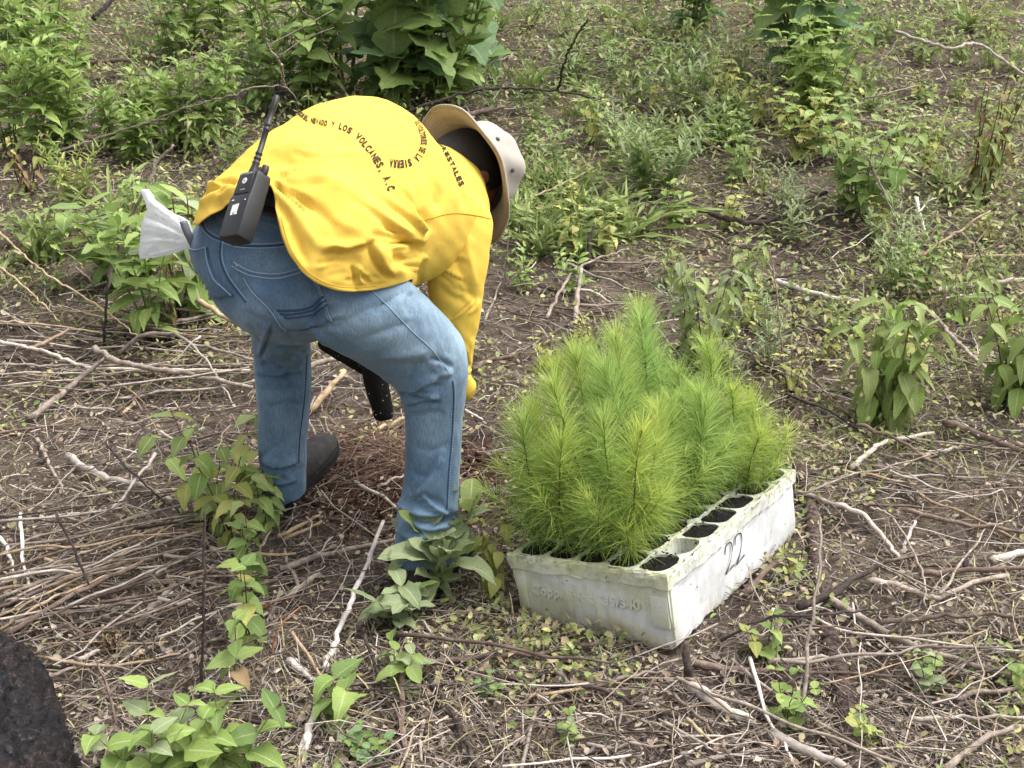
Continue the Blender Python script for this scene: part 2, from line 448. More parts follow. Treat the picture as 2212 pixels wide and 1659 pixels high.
# ---- jeans
RLEG = [(600, 690, 750, 555, 2.50, .8), (668, 722, 860, 590, 2.53, .85), (727, 750, 917, 638, 2.58, .9), (790, 785, 968, 690, 2.64, .92),
        (840, 827, 1003, 735, 2.69, .95), (864, 858, 1013, 778, 2.70, .95), (871, 892, 1008, 842, 2.715, .95), (874, 950, 999, 932, 2.74, .95),
        (870, 1044, 994, 1036, 2.76, .95), (857, 1108, 991, 1102, 2.78, .98), (853, 1160, 992, 1150, 2.785, 1.0), (852, 1226, 994, 1214, 2.79, 1.0)]
LLEG = [(470, 600, 620, 560, 2.60, .9), (510, 645, 650, 640, 2.71, .95), (536, 697, 666, 700, 2.85, .95), (545, 742, 671, 745, 2.95, .95),
        (548, 790, 672, 795, 2.99, .95), (550, 826, 672, 832, 3.0, .95), (556, 899, 667, 899, 3.03, .95), (557, 975, 662, 985, 3.05, .95),
        (563, 1028, 661, 1018, 3.07, 1.02), (573, 1088, 662, 1062, 3.09, 1.1)]
PELV = [(462, 425, 790, 505, 2.60, .70), (430, 480, 800, 580, 2.58, .78), (427, 545, 790, 650, 2.56, .82), (454, 608, 735, 705, 2.57, .76), (514, 650, 690, 722, 2.60, .5)]
pj = [close_grid(loft(RLEG, 40, 28)[0]), close_grid(loft(LLEG, 36, 28)[0]), close_grid(loft(PELV, 20, 36)[0])]
pj.append(ellipsoid(up_(625, 630, 2.50), CX * .105, CU * .095 + CX * .03, CF * .10))      # right seat
pj.append(ellipsoid(up_(487, 558, 2.60), CX * .068, CU * .082 - CX * .02, CF * .10))        # left seat
jeans_me = remesh_parts(pj, .0085, 8, 1)
JS = [('v', 9, .006, [(640, 705), (690, 700), (745, 690)]), ('v', 10, .005, [(560, 640), (620, 690), (655, 716)]),
      # behind the right knee
      ('s', 11, .009, [(862, 845), (905, 838), (950, 822)]), ('s', 9, .007, [(872, 872), (915, 868), (950, 862)]), ('v', 9, .005, [(880, 900), (930, 893), (960, 890)]),
      ('v', 12, .006, [(820, 800), (880, 790), (950, 778)]), ('r', 12, .005, [(800, 775), (870, 770), (940, 755)]),
      ('v', 10, .0045, [(760, 740), (830, 715), (905, 690)]), ('v', 12, .004, [(715, 715), (790, 670), (860, 650)]),
      # right shin and stacked hem
      ('v', 12, .004, [(880, 1010), (920, 1030), (960, 1000)]), ('s', 11, .007, [(950, 985), (915, 1045), (890, 1075)]), ('v', 10, .004, [(885, 960), (930, 975), (975, 955)]),
      ('s', 13, .013, [(848, 1088), (885, 1110), (940, 1120), (992, 1104)]), ('s', 9, .008, [(868, 1128), (930, 1150), (975, 1138)]), ('s', 10, .010, [(852, 1150), (885, 1166), (925, 1166)]), ('v', 9, .007, [(930, 1172), (965, 1164), (992, 1150)]), ('s', 8, .007, [(858, 1196), (905, 1190), (960, 1198)]), ('v', 8, .006, [(900, 1130), (870, 1160), (858, 1180)]), ('r', 12, .006, [(930, 1125), (970, 1150), (990, 1175)]),
      # left leg
      ('s', 10, .010, [(552, 762), (600, 772), (668, 752)]), ('s', 9, .009, [(552, 806), (605, 812), (650, 800)]), ('v', 9, .005, [(556, 842), (600, 846), (650, 838)]), ('v', 9, .004, [(575, 880), (620, 872), (655, 878)]),
      ('s', 10, .011, [(560, 996), (600, 1012), (640, 1000)]), ('v', 8, .008, [(600, 1030), (635, 1022), (658, 1005)]), ('s', 8, .008, [(568, 1036), (605, 1048), (640, 1040)]), ('r', 9, .006, [(640, 985), (620, 1010), (590, 1025)]), ('v', 10, .005, [(600, 960), (570, 985), (562, 1000)]),
      ('v', 8, .005, [(535, 700), (560, 735), (572, 765)]), ('v', 8, .004, [(520, 670), (560, 690), (640, 720)])]
JS += rays((868, 850), 9, 12, 95, -75, 35, 0.0071, 7, 1) + rays((655, 712), 10, 14, 110, -65, 20, 0.0061, 8, 2) + rays((556, 775), 7, 8, 90, -35, 45, 0.0076, 7, 3) + rays((985, 1120), 7, 10, 110, 150, 235, 0.0068, 7, 4) + rays((575, 1040), 6, 8, 75, -50, 15, 0.0068, 7, 5) + rays((990, 800), 6, 12, 80, 150, 230, 0.0051, 7, 6) + rays((860, 1100), 6, 10, 100, -40, 40, 0.0076, 7, 7) + rays((665, 770), 5, 8, 80, 140, 215, 0.0068, 7, 8) + rays((900, 610), 5, 15, 110, 60, 150, 0.0051, 9, 9)
folds(jeans_me, JS); ripple(jeans_me, .0022, 45, 3); ripple(jeans_me, .0009, 140, 4)
_co = get_co(jeans_me); _pr = proj(_co)
def blob(x, y, rx, ry, a=0):
    c, s = math.cos(R(a)), math.sin(R(a)); dx, dy = _pr[:, 0] - x, _pr[:, 1] - y
    return np.exp(-(((dx * c + dy * s) / rx) ** 2 + ((-dx * s + dy * c) / ry) ** 2))
fade = .34 + .5 * blob(880, 640, 90, 45, 35) + .5 * blob(985, 740, 60, 70) + .42 * blob(760, 690, 110, 40, 25) + .3 * blob(560, 570, 60, 40) + .28 * blob(930, 940, 40, 70) + .22 * blob(605, 900, 35, 60) + .3 * blob(540, 690, 40, 60, 60) + .25 * blob(470, 480, 40, 40) + .3 * blob(900, 760, 120, 30, 30)
_r = np.random.default_rng(5)
for _k in range(6):
    w_ = _r.normal(size=3); w_ *= (18 + 25 * _r.random()) / np.linalg.norm(w_); fade += .045 * np.sin(_co @ w_ + _r.random() * 6)
set_fl(jeans_me, np.clip(fade, 0, 1), 'fade')
jeans = part('jeans', jeans_me, M_DEN, person)
JB = bvh_of(jeans_me)

def surf_tube(bvh, poly, r, off=0.0, step=5, lift=.3):
    poly = np.asarray(poly, float)
    n = max(3, int(np.linalg.norm(np.diff(poly, axis=0), axis=1).sum() / step))
    P = catmull(poly, n) if len(poly) > 2 else np.linspace(poly[0], poly[1], n)
    pts = np.array([hit(bvh, x, y, off)[0] for x, y in P])
    d = np.linalg.norm(np.diff(pts, axis=0), axis=1)
    return pts
def seam(name, bvh, poly, mat, parent, r=.0016, off=.0006, dash=0):
    pts = surf_tube(bvh, poly, r, off)
    if dash:
        fine = catmull(pts, len(pts) * 4); arr = []
        for i in range(0, len(fine) - 3, 4): arr.append(tube_arrays(fine[i:i + 3], r, 5))
        V, F = join_arrays(arr)
    else: V, F = tube_arrays(pts, r, 6)
    return part(name, new_mesh(name, V, F), mat, parent)
def offs(poly, d):
    poly = np.asarray(poly, float); T = np.gradient(poly, axis=0); T /= np.linalg.norm(T, axis=1)[:, None]
    return poly + np.stack([-T[:, 1], T[:, 0]], 1) * d
def patch(name, bvh, outline, thick, mat, parent, res=5.0, fadev=.3):
    """a sewn-on piece of cloth that follows the surface below it"""
    bm = bmesh.new(); pl = np.asarray(outline, float)
    x0, y0 = pl.min(0); x1, y1 = pl.max(0)
    nx, ny = int((x1 - x0) / res) + 2, int((y1 - y0) / res) + 2
    def inside(p):
        c = False; j = len(pl) - 1
        for i in range(len(pl)):
            if (pl[i][1] > p[1]) != (pl[j][1] > p[1]) and p[0] < (pl[j][0] - pl[i][0]) * (p[1] - pl[i][1]) / (pl[j][1] - pl[i][1]) + pl[i][0]: c = not c
            j = i
        return c
    pts = []
    dense = []
    for i in range(len(pl)):
        a, b = pl[i], pl[(i + 1) % len(pl)]; k = max(1, int(np.linalg.norm(b - a) / res))
        for q in range(k): dense.append(a + (b - a) * q / k)
    dense = np.array(dense); nb = len(dense)
    for iy in range(ny):
        for ix in range(nx):
            p = np.array([x0 + ix * res, y0 + iy * res])
            if inside(p) and np.min(np.linalg.norm(dense - p, axis=1)) > res * .6: pts.append(p)
    allp = np.vstack([dense, np.array(pts)]) if pts else dense
    from mathutils.geometry import delaunay_2d_cdt
    r_ = delaunay_2d_cdt([Vector(p) for p in allp], [(i, (i + 1) % nb) for i in range(nb)], [], 1, 1e-6)
    v2 = np.array([tuple(v) for v in r_[0]]); tris = [tuple(f) for f in r_[2]]
    top = np.array([hit(bvh, x, y, thick)[0] for x, y in v2]); bot = np.array([hit(bvh, x, y, -.002)[0] for x, y in v2])
    k = len(v2); F = [t for t in tris] + [tuple(i + k for i in t[::-1]) for t in tris]
    cnt = {}
    for t in tris:
        for a, b in ((t[0], t[1]), (t[1], t[2]), (t[2], t[0])):
            cnt[(a, b)] = 1
    for (a, b) in cnt:
        if (b, a) not in cnt: F.append((b, a, a + k, b + k))
    me = fix_normals(new_mesh(name, np.vstack([top, bot]), F))
    set_fl(me, np.full(len(me.vertices), fadev), 'fade')
    return part(name, me, mat, parent)
PK_R = [(507, 566), (528, 579), (552, 588), (578, 593), (604, 593), (632, 586), (655, 577), (672, 595), (690, 625), (704, 660), (717, 692), (690, 702), (664, 708), (640, 711), (616, 711), (604, 698), (582, 668), (549, 632), (528, 600)]
PK_L = [(413, 537), (430, 540), (449, 534), (453, 561), (466, 600), (486, 620), (504, 637), (475, 641), (447, 639), (432, 600), (420, 565)]
pr_ = patch('back_pocket', JB, PK_R, .004, M_DEN, jeans, 6, .30)
pl_ = patch('back_pocket', JB, PK_L, .006, M_DEN, jeans, 6, .18)
for pl2, mt, rr, of in ((PK_R[0:7], M_THR, .0014, .0046), (offs(PK_R[0:7], 9), M_THR, .0012, .0046), (PK_R[7:11], M_THR, .0013, .0046), (PK_R[11:14], M_DTHR, .0014, .004), (PK_R[14:], M_THR, .001, .0046),
                        (offs(PK_R[7:11], 4), M_THR, .0009, .0046), ([(600, 668), (640, 668), (672, 660), (698, 640)], M_DTHR, .0026, .0044), ([(606, 676), (642, 675), (676, 667), (704, 648)], M_DTHR, .002, .0044),
                        ([(612, 684), (646, 682), (680, 674), (706, 656)], M_DTHR, .002, .0044)):
    seam('stitching', JB, pl2, mt, jeans, rr, of)
for pl2, mt, rr in ((PK_L[0:3], M_THR, .0012), (PK_L[2:7], M_THR, .0014)):
    seam('stitching', JB, pl2, mt, jeans, rr, .0066)
SEAMS = [([(483, 517), (480, 545), (483, 568), (495, 597), (515, 625), (535, 650)], M_THR, .0012), (offs([(483, 517), (480, 545), (483, 568), (495, 597), (515, 625), (535, 650)], 5), M_DTHR, .0013),
         ([(441, 478), (448, 494), (462, 506), (480, 514), (510, 524), (549, 527), (590, 526), (625, 522)], M_THR, .0012), (offs([(441, 478), (448, 494), (462, 506), (480, 514), (510, 524), (549, 527), (590, 526), (625, 522)], 5), M_DTHR, .0014),
         (offs([(441, 478), (448, 494), (462, 506), (480, 514), (510, 524), (549, 527), (590, 526), (625, 522)], 9), M_THR, .0011),
         ([(803, 628), (842, 666), (891, 717), (934, 757), (975, 812)], M_THR, .0012), ([(980, 822), (983, 857), (979, 940), (972, 1023), (968, 1100)], M_THR, .0009), (offs([(980, 822), (983, 857), (979, 940), (972, 1023), (968, 1100)], 3), M_DTHR, .0013),
         ([(663, 766), (658, 857), (648, 940), (645, 1000)], M_DTHR, .0014), ([(660, 766), (655, 857), (645, 940), (642, 1000)], M_THR, .0008)]
for pl2, mt, rr in SEAMS: seam('seam', JB, pl2, mt, jeans, rr, .0006, dash=1 if mt is M_THR and rr < .001 else 0)
riv = ellipsoid(hit(JB, 514, 573, .005)[0], CX * .0035, CU * .0035, CF * .002, 10, 6); part('rivet', new_mesh('rivet', *riv), M_GREYP, jeans)
# ---- waistband and belt: follow the trouser top
wb_line = [(436, 462), (452, 449), (475, 446), (505, 450), (540, 457), (580, 466), (620, 478), (665, 490), (720, 500)]
def band(name, line, wpx, off, th, mat, parent, fadev=None):
    P = catmull(line, 60); rows = []
    for j, q in enumerate(np.linspace(0, 1, 5)):
        rows.append([hit(JB, x, y, off)[0] for x, y in offs(P, q * wpx)])
    g = np.array(rows).transpose(1, 0, 2); gi = g + 0
    ins = np.array([[hit(JB, x, y, -.002)[0] for x, y in offs(P, q * wpx)] for q in np.linspace(0, 1, 5)]).transpose(1, 0, 2)
    n, m = g.shape[:2]; V = np.vstack([g.reshape(-1, 3), ins.reshape(-1, 3)]); F = []; k = n * m
    for i in range(n - 1):
        for j in range(m - 1):
            a = i * m + j; F.append((a, a + 1, a + m + 1, a + m)); F.append((a + k, a + m + k, a + m + 1 + k, a + 1 + k))
        for j in (0, m - 1):
            a = i * m + j; F.append((a, a + m, a + m + k, a + k))
    me = fix_normals(new_mesh(name, V, F))
    if fadev is not None: set_fl(me, np.full(len(me.vertices), fadev), 'fade')
    return part(name, me, mat, parent)
band('waistband', wb_line, 22, .004, 0, M_DEN, jeans, .3)
band('belt', wb_line, -16, .006, 0, M_BELT, person)
for bx_, by_ in ((600, 470), (455, 452)):
    band('belt_loop', [(bx_, by_ + 22), (bx_ + 4, by_ - 2), (bx_ + 8, by_ - 18)], 8, .010, 0, M_DEN, jeans, .3)

# ---- shirt
TOR = [(414, 560, 770, 730, 2.52, .93), (424, 478, 800, 672, 2.51, .93), (466, 400, 852, 650, 2.53, .90), (552, 322, 885, 618, 2.595, .88), (638, 262, 915, 606, 2.69, .90),
       (722, 237, 942, 598, 2.76, .90), (812, 288, 978, 580, 2.81, .88), (868, 318, 1012, 555, 2.85, .84), (904, 320, 1044, 505, 2.88, .76), (943, 329, 1046, 452, 2.91, .72), (972, 338, 1038, 420, 2.93, .72)]
NT, NR = 170, 300
tv, tfr = loft(TOR, NT, NR)               # rings along the trunk, tv[i, k]
HEM = np.array([(395, 470), (422, 487), (445, 468), (470, 452), (497, 436), (525, 425), (545, 400), (568, 392), (586, 398), (593, 430), (598, 470), (608, 510), (624, 550), (652, 588), (686, 613), (724, 627), (770, 631), (815, 627), (865, 611), (900, 600)], float)
hp = proj(tv.reshape(-1, 3)).reshape(NT, NR, 3)
th_ = np.arange(NR) * 2 * math.pi / NR
hem_t = np.full(NR, np.nan)
for k in range(NR):
    if math.sin(th_[k]) < 0.02: continue
    P = hp[:, k, :2]
    best = None
    for i in range(NT - 1):
        p, r_ = P[i], P[i + 1] - P[i]
        for j in range(len(HEM) - 1):
            q, s_ = HEM[j], HEM[j + 1] - HEM[j]
            den = r_[0] * s_[1] - r_[1] * s_[0]
            if abs(den) < 1e-9: continue
            t = ((q - p)[0] * s_[1] - (q - p)[1] * s_[0]) / den; u = ((q - p)[0] * r_[1] - (q - p)[1] * r_[0]) / den
            if 0 <= t <= 1 and 0 <= u <= 1 and best is None: best = i + t
        if best is not None: break
    if best is not None: hem_t[k] = best
kk = np.arange(NR)
ok = ~np.isnan(hem_t)
hem_t = np.interp(kk, np.concatenate([kk[ok] - NR, kk[ok], kk[ok] + NR]), np.tile(hem_t[ok], 3))
sm = np.array([.25, .5, .25])
for _ in range(3): hem_t = np.convolve(np.concatenate([hem_t[-1:], hem_t, hem_t[:1]]), sm, 'valid')
NU = 250
u = np.linspace(0, 1, NU)
tor = np.zeros((NU, NR, 3))
for k in range(NR):
    tt = hem_t[k] + (NT - 1 - hem_t[k]) * u
    i0 = np.clip(tt.astype(int), 0, NT - 2); f = (tt - i0)[:, None]
    tor[:, k] = tv[i0, k] * (1 - f) + tv[i0 + 1, k] * f
SLV_R = [(890, 420, 1000, 378, 2.87, .8), (902, 458, 1040, 425, 2.83, .85), (914, 508, 1063, 478, 2.81, .85), (921, 570, 1056, 560, 2.81, .85), (926, 640, 1043, 632, 2.83, .85),
         (942, 702, 1033, 700, 2.85, .9), (957, 765, 1022, 765, 2.88, .95), (972, 815, 1018, 808, 2.9, 1.0), (982, 850, 1028, 828, 2.92, 1.0), (990, 866, 1027, 842, 2.93, .9)]
sv, _ = loft(SLV_R, 150, 120)
def tube_grid(cs, rs, m, n):
    S = catmull(np.c_[cs, rs], m); V, F = tube_arrays(S[:, :3], S[:, 3], n, caps=False); return V.reshape(m, n, 3)
LSH = np.array([-.37, 3.00, .80]); LEL = np.array([-.40, 3.06, .60]); LWR = np.array([-.335, 2.985, .42])
sl = tube_grid([LSH + [.06, -.07, .03], LSH, (LSH + LEL) / 2, LEL, (LEL + LWR) / 2, LWR], [.10, .095, .08, .07, .06, .045], 60, 60)
def open_faces(m, n, k0, rev=False):
    F = np.zeros(((m - 1) * n, 4), np.int32); q = 0
    for i in range(m - 1):
        for k in range(n):
            a = k0 + i * n + k; b = k0 + i * n + (k + 1) % n
            F[q] = (a, b, b + n, a + n) if not rev else (a, a + n, b + n, b); q += 1
    return F
def cloth_piece(V3, strokes, rip=.003, out_from=None):
    m, n = V3.shape[:2]
    F = open_faces(m, n, 0)
    me = new_mesh('tmp', V3.reshape(-1, 3), F)
    no = get_no(me); co = get_co(me); c = co.reshape(m, n, 3).mean(1)
    out = np.einsum('ij,ij->i', no, co - np.repeat(c, n, 0)).mean()
    if out < 0: me = new_mesh('tmp', V3.reshape(-1, 3), open_faces(m, n, 0, True))
    ripple(me, rip, 22, 8); folds(me, strokes); return me
SS = [('s+', 15, .017, [(722, 388), (760, 422), (809, 462), (865, 502), (920, 532)]), ('s+', 11, .012, [(775, 395), (830, 430), (880, 470), (920, 512)]), ('v', 14, .010, [(835, 515), (880, 530), (925, 548)]),
      ('r', 20, .010, [(760, 440), (830, 490), (900, 540)]), ('v+', 12, .012, [(868, 335), (890, 390), (915, 455), (926, 505)]), ('v+', 9, .011, [(845, 330), (868, 400), (905, 470), (922, 510)]), ('r+', 9, .008, [(858, 335), (880, 400), (912, 465)]),
      ('v+', 12, .010, [(897, 310), (920, 360), (940, 420), (950, 455)]), ('r', 10, .005, [(912, 310), (938, 370), (955, 420)]), ('v', 10, .004, [(960, 340), (990, 400), (1010, 450)]), ('v', 9, .004, [(985, 360), (1015, 410), (1035, 455)]),
      ('s', 11, .014, [(692, 546), (718, 538), (745, 541), (775, 532), (803, 522)]), ('v', 14, .010, [(700, 562), (740, 565), (780, 555)]), ('s', 10, .011, [(803, 522), (808, 548), (826, 578), (850, 600)]), ('r', 14, .008, [(815, 535), (850, 570), (880, 592)]),
      ('v', 14, .010, [(840, 560), (880, 575), (920, 580)]), ('r', 24, .010, [(700, 470), (780, 500), (850, 545)]),
      ('r', 14, .010, [(588, 380), (640, 372), (700, 382), (760, 420)]), ('v', 12, .009, [(590, 395), (640, 420), (690, 458), (730, 500)]), ('r', 13, .009, [(592, 408), (630, 450), (665, 500), (690, 540)]), ('v', 10, .009, [(598, 425), (618, 470), (645, 530), (665, 575)]),
      ('r', 9, .007, [(603, 430), (614, 480), (632, 540), (668, 590)]), ('v', 12, .006, [(590, 370), (640, 340), (700, 330), (770, 345)]), ('v', 22, .009, [(560, 350), (620, 345), (690, 360)]), ('r', 16, .007, [(570, 330), (640, 315), (720, 325), (800, 350)]),
      ('s', 9, .010, [(512, 395), (480, 410), (445, 428), (425, 440)]), ('v', 10, .007, [(520, 410), (490, 430), (455, 455)]), ('r', 12, .007, [(525, 375), (480, 390), (440, 415)]), ('v', 14, .006, [(560, 345), (510, 370), (470, 385)]),
      ('v', 4, .002, offs(HEM, -11)[9:19]), ('r', 4, .0015, offs(HEM, -4)[9:19]), ('v', 9, .004, [(700, 600), (740, 590), (770, 595)]), ('v', 8, .004, [(745, 612), (790, 600), (830, 602)])]
SS += rays((922, 525), 13, 14, 150, 165, 262, 0.0075, 6, 11, .12) + rays((585, 382), 11, 10, 120, -35, 75, 0.0075, 6, 12, .15) + rays((520, 400), 6, 6, 90, 120, 200, 0.0083, 6, 13) + rays((925, 545), 6, 10, 90, 110, 170, 0.0075, 6, 14) + rays((760, 560), 7, 10, 80, 20, 160, 0.0060, 6, 15) + rays((600, 330), 6, 20, 200, -35, 5, 0.0048, 8, 16, .1)
torso_me = cloth_piece(tor, SS, .004)
RS = [('v', 9, .008, [(932, 478), (934, 520), (936, 575)]), ('r', 10, .006, [(950, 478), (952, 530), (958, 600)]), ('v', 12, .007, [(972, 480), (985, 560), (1010, 620), (1035, 655)]), ('r', 10, .005, [(1000, 480), (1015, 560), (1030, 620)]),
      ('v', 9, .005, [(945, 620), (975, 640), (1010, 655)]), ('r', 10, .006, [(955, 680), (985, 740), (1000, 790)]), ('v', 8, .006, [(970, 690), (995, 750), (1008, 795)]), ('s', 8, .008, [(980, 805), (1000, 812), (1020, 800)])]
RS += rays((925, 555), 8, 8, 110, -30, 75, .0048, 5, 17) + rays((1038, 640), 6, 8, 80, 140, 220, .004, 5, 18) + rays((1015, 800), 5, 6, 70, 215, 290, .004, 5, 19)
slv_me = cloth_piece(sv, RS, .003)
sll_me = cloth_piece(sl, [], .004)
# hem edges and thickness
def join_meshes(ms, name):
    V, F, k = [], [], 0
    for m in ms:
        V.append(get_co(m)); q = np.empty(len(m.loops), np.int32); m.loops.foreach_get('vertex_index', q); F.append(q.reshape(-1, 4) + k); k += len(m.vertices)
    return new_mesh(name, np.vstack(V), np.vstack(F))
shirt_me = join_meshes([torso_me, slv_me, sll_me], 'shirt')
ripple(shirt_me, .0012, 90, 12)
SB = bvh_of(shirt_me)
shirt_me = apply_mods(shirt_me, [('SOLIDIFY', dict(thickness=.0022, offset=-1.0))])
shirt_me.polygons.foreach_set('use_smooth', np.ones(len(shirt_me.polygons), bool))
shirt = part('shirt', shirt_me, M_YEL, person)
M_YSEAM, _, _ = base_mat('yellow_seam_shadow', (.42, .24, .015), .9)
seam('seam', SB, [(905, 478), (934, 471), (962, 463), (990, 461), (1030, 466), (1060, 473)], M_YSEAM, shirt, .0011, .0002)
seam('stitching', SB, offs(HEM, -9)[10:18], M_YSEAM, shirt, .0006, .0004)
# ---- printed lettering on the back of the shirt
def glyph(ch):
    cu = bpy.data.curves.new('g', 'FONT'); cu.body = ch; cu.size = 1.0; cu.resolution_u = 3; cu.offset = .045
    o = bpy.data.objects.new('g', cu); COL.objects.link(o)
    dg = bpy.context.evaluated_depsgraph_get(); dg.update()
    me = bpy.data.meshes.new_from_object(o.evaluated_get(dg), depsgraph=dg)
    bpy.data.objects.remove(o); return me
GL = {}
def lettering(name, text, base, h, mat, parent, bvh, widths, flip=False, off=.0016, order=1):
    """text set along a line on the cloth; base = baseline, h = cap height at both ends"""
    P = catmull(base, 300); s = np.concatenate([[0], np.cumsum(np.linalg.norm(np.diff(P, axis=0), axis=1))])
    T = np.gradient(P, axis=0); T /= np.linalg.norm(T, axis=1)[:, None]
    N = np.stack([T[:, 1], -T[:, 0]], 1)
    tot = sum(widths(i) for i in range(len(text))); acc = 0; VV, FF, k0 = [], [], 0
    for i, ch in enumerate(text):
        w = widths(i) / tot * s[-1]; a = acc; acc += w
        if ch == ' ': continue
        if ch not in GL: GL[ch] = glyph(ch)
        g = GL[ch]; co = get_co(g)
        if len(co) == 0: continue
        x0, x1 = co[:, 0].min(), co[:, 0].max()
        narrow = ch in "I.,'"
        gx = (co[:, 0] - x0) / max(x1 - x0, 1e-3); gw = w * (.34 if narrow else .88)
        sx = a + (w - gw) / 2 + gx * gw
        px = np.interp(sx, s, P[:, 0]); py = np.interp(sx, s, P[:, 1]); nx = np.interp(sx, s, N[:, 0]); ny = np.interp(sx, s, N[:, 1])
        hh = h[0] + (h[1] - h[0]) * sx / s[-1]; gy = co[:, 1] / .72 * hh
        q = np.array([hit(bvh, x, y, off)[0] for x, y in zip(px + nx * gy, py + ny * gy)])
        VV.append(q); FF += [tuple(v + k0 for v in p.vertices) for p in g.polygons]; k0 += len(q)
    me = new_mesh(name, np.vstack(VV), FF, smooth=False)
    return part(name, me, mat, parent)
lettering('lettering', 'SOREL NEVADO Y LOS VOLCANES, A.C', [(641, 246), (664, 263), (700, 272), (735, 280), (766, 297), (784, 317), (798, 336), (814, 361), (829, 390), (838, 414)], (10, 17), M_PRINT, shirt, SB, lambda i: .55 if i < 11 else (.75 if i < 16 else 1.0))
lettering('lettering', 'SILVICULTORES DE LA SIERRA', [(895, 264), (906, 288), (909, 308), (903, 328), (891, 341), (870, 347), (842, 345)], (10, 18), M_PRINT, shirt, SB, lambda i: .5 if i < 8 else (.8 if i < 18 else 1.15))
lettering('lettering', 'RES FORESTALES', [(924, 278), (944, 302), (955, 324), (966, 345), (976, 366), (985, 386), (993, 404)], (7, 11), M_PRINT, shirt, SB, lambda i: .6 if i < 4 else 1.0)

# ---- hat (worn) : lathe about the head axis
HC = up_(1022, 372, 2.985); HN = nrm(.64 * CX + .30 * CU + .70 * CF)
HF = nrm(np.array([0, 0, -1.0]) - HN * (np.array([0, 0, -1.0]) @ HN)); HR = nrm(np.cross(HF, HN))
HNh = nrm(HN - .12 * HF); HFh = nrm(HF - HNh * (HF @ HNh)); HRh = nrm(np.cross(HFh, HNh))
prof = [(.167, -.036), (.166, -.032), (.156, -.030), (.142, -.026), (.128, -.019), (.114, -.010), (.104, -.001), (.0995, .006), (.0975, .02), (.0965, .045), (.094, .066), (.089, .083), (.078, .096), (.058, .104), (.03, .108), (.001, .109)]
prof = catmull(np.array(prof), 70); n_ = 120
def hat_pt(r_, h_, t, dz=0.0):
    fx = np.clip((r_ - .1) / .064, 0, 1); dr = -math.cos(t)                       # dr = 1 at the back of the head
    rr = r_ * (1 + .10 * math.cos(t) ** 2 * (1 - .3 * fx))
    wav = fx * (.010 * math.sin(2 * t + .7) + .007 * math.sin(3 * t + 2.0) + .004 * math.sin(7 * t) - .020 * max(0, dr) - .016 * max(0, math.sin(t)) ** 2)
    den = (.005 * math.sin(3 * t + 1 + 22 * h_) + .003 * math.sin(7 * t + 40 * h_)) * (1 - fx) * float(np.clip(h_ / .03, 0, 1)) * float(np.clip(r_ / .07, 0, 1))
    top = (1 - fx) * float(np.clip((h_ - .08) / .03, 0, 1)) * (.005 * math.sin(2 * t + r_ * 40) + .003 * math.sin(5 * t))
    return HC + HFh * math.cos(t) * (rr + den) + HRh * math.sin(t) * (rr * .94 + den) + HNh * (h_ + wav + top + fx * .0007 * math.sin(r_ * 900) + dz)
V = [hat_pt(r_, h_, 2 * math.pi * k / n_) for r_, h_ in prof for k in range(n_)]
F = open_faces(len(prof), n_, 0)
hat_me = fix_normals(new_mesh('bucket_hat', np.array(V), F)); SHELL = apply_mods(hat_me, [('SOLIDIFY', dict(thickness=.0035, offset=0.0))])
SHELL.polygons.foreach_set('use_smooth', np.ones(len(SHELL.polygons), bool))
hat = part('bucket_hat', SHELL, M_HAT, person)
for ex_, ey_ in ((1064, 307), (1106, 366)):
    bq = None
    for t_ in np.linspace(0, 2 * math.pi, 180):
        for hh in np.linspace(.03, .07, 9):
            q = hat_pt(.0972, hh, t_); o_ = nrm(HFh * math.cos(t_) + HRh * math.sin(t_))
            if o_ @ CF > .1: continue
            z_ = proj(q); d_ = math.hypot(z_[0] - ex_, z_[1] - ey_) + abs(hh - .05) * 200
            if bq is None or d_ < bq[0]: bq = (d_, q, o_)
    a_ = nrm(np.cross(bq[2], HNh)); part('eyelet', new_mesh('eyelet', *ellipsoid(bq[1] + bq[2] * .002, a_ * .0058, HNh * .0058, bq[2] * .003, 12, 6)), M_EYELET, hat)
for rr in np.linspace(.109, .160, 10):      # rows of stitching on the brim
    hb = np.interp(rr, [.104, .114, .128, .142, .156, .166], [-.001, -.010, -.019, -.026, -.030, -.032])
    part('brim_stitching', new_mesh('brim_stitching', *tube_arrays([hat_pt(rr, hb, 2 * math.pi * k / 96, -.0022) for k in range(97)], .0007, 5, caps=False)), M_HATS, hat)
part('hat_band', new_mesh('hat_band', *tube_arrays([hat_pt(.1005, .004, 2 * math.pi * k / 96) for k in range(97)], .0025, 6, caps=False)), M_HAT, hat)

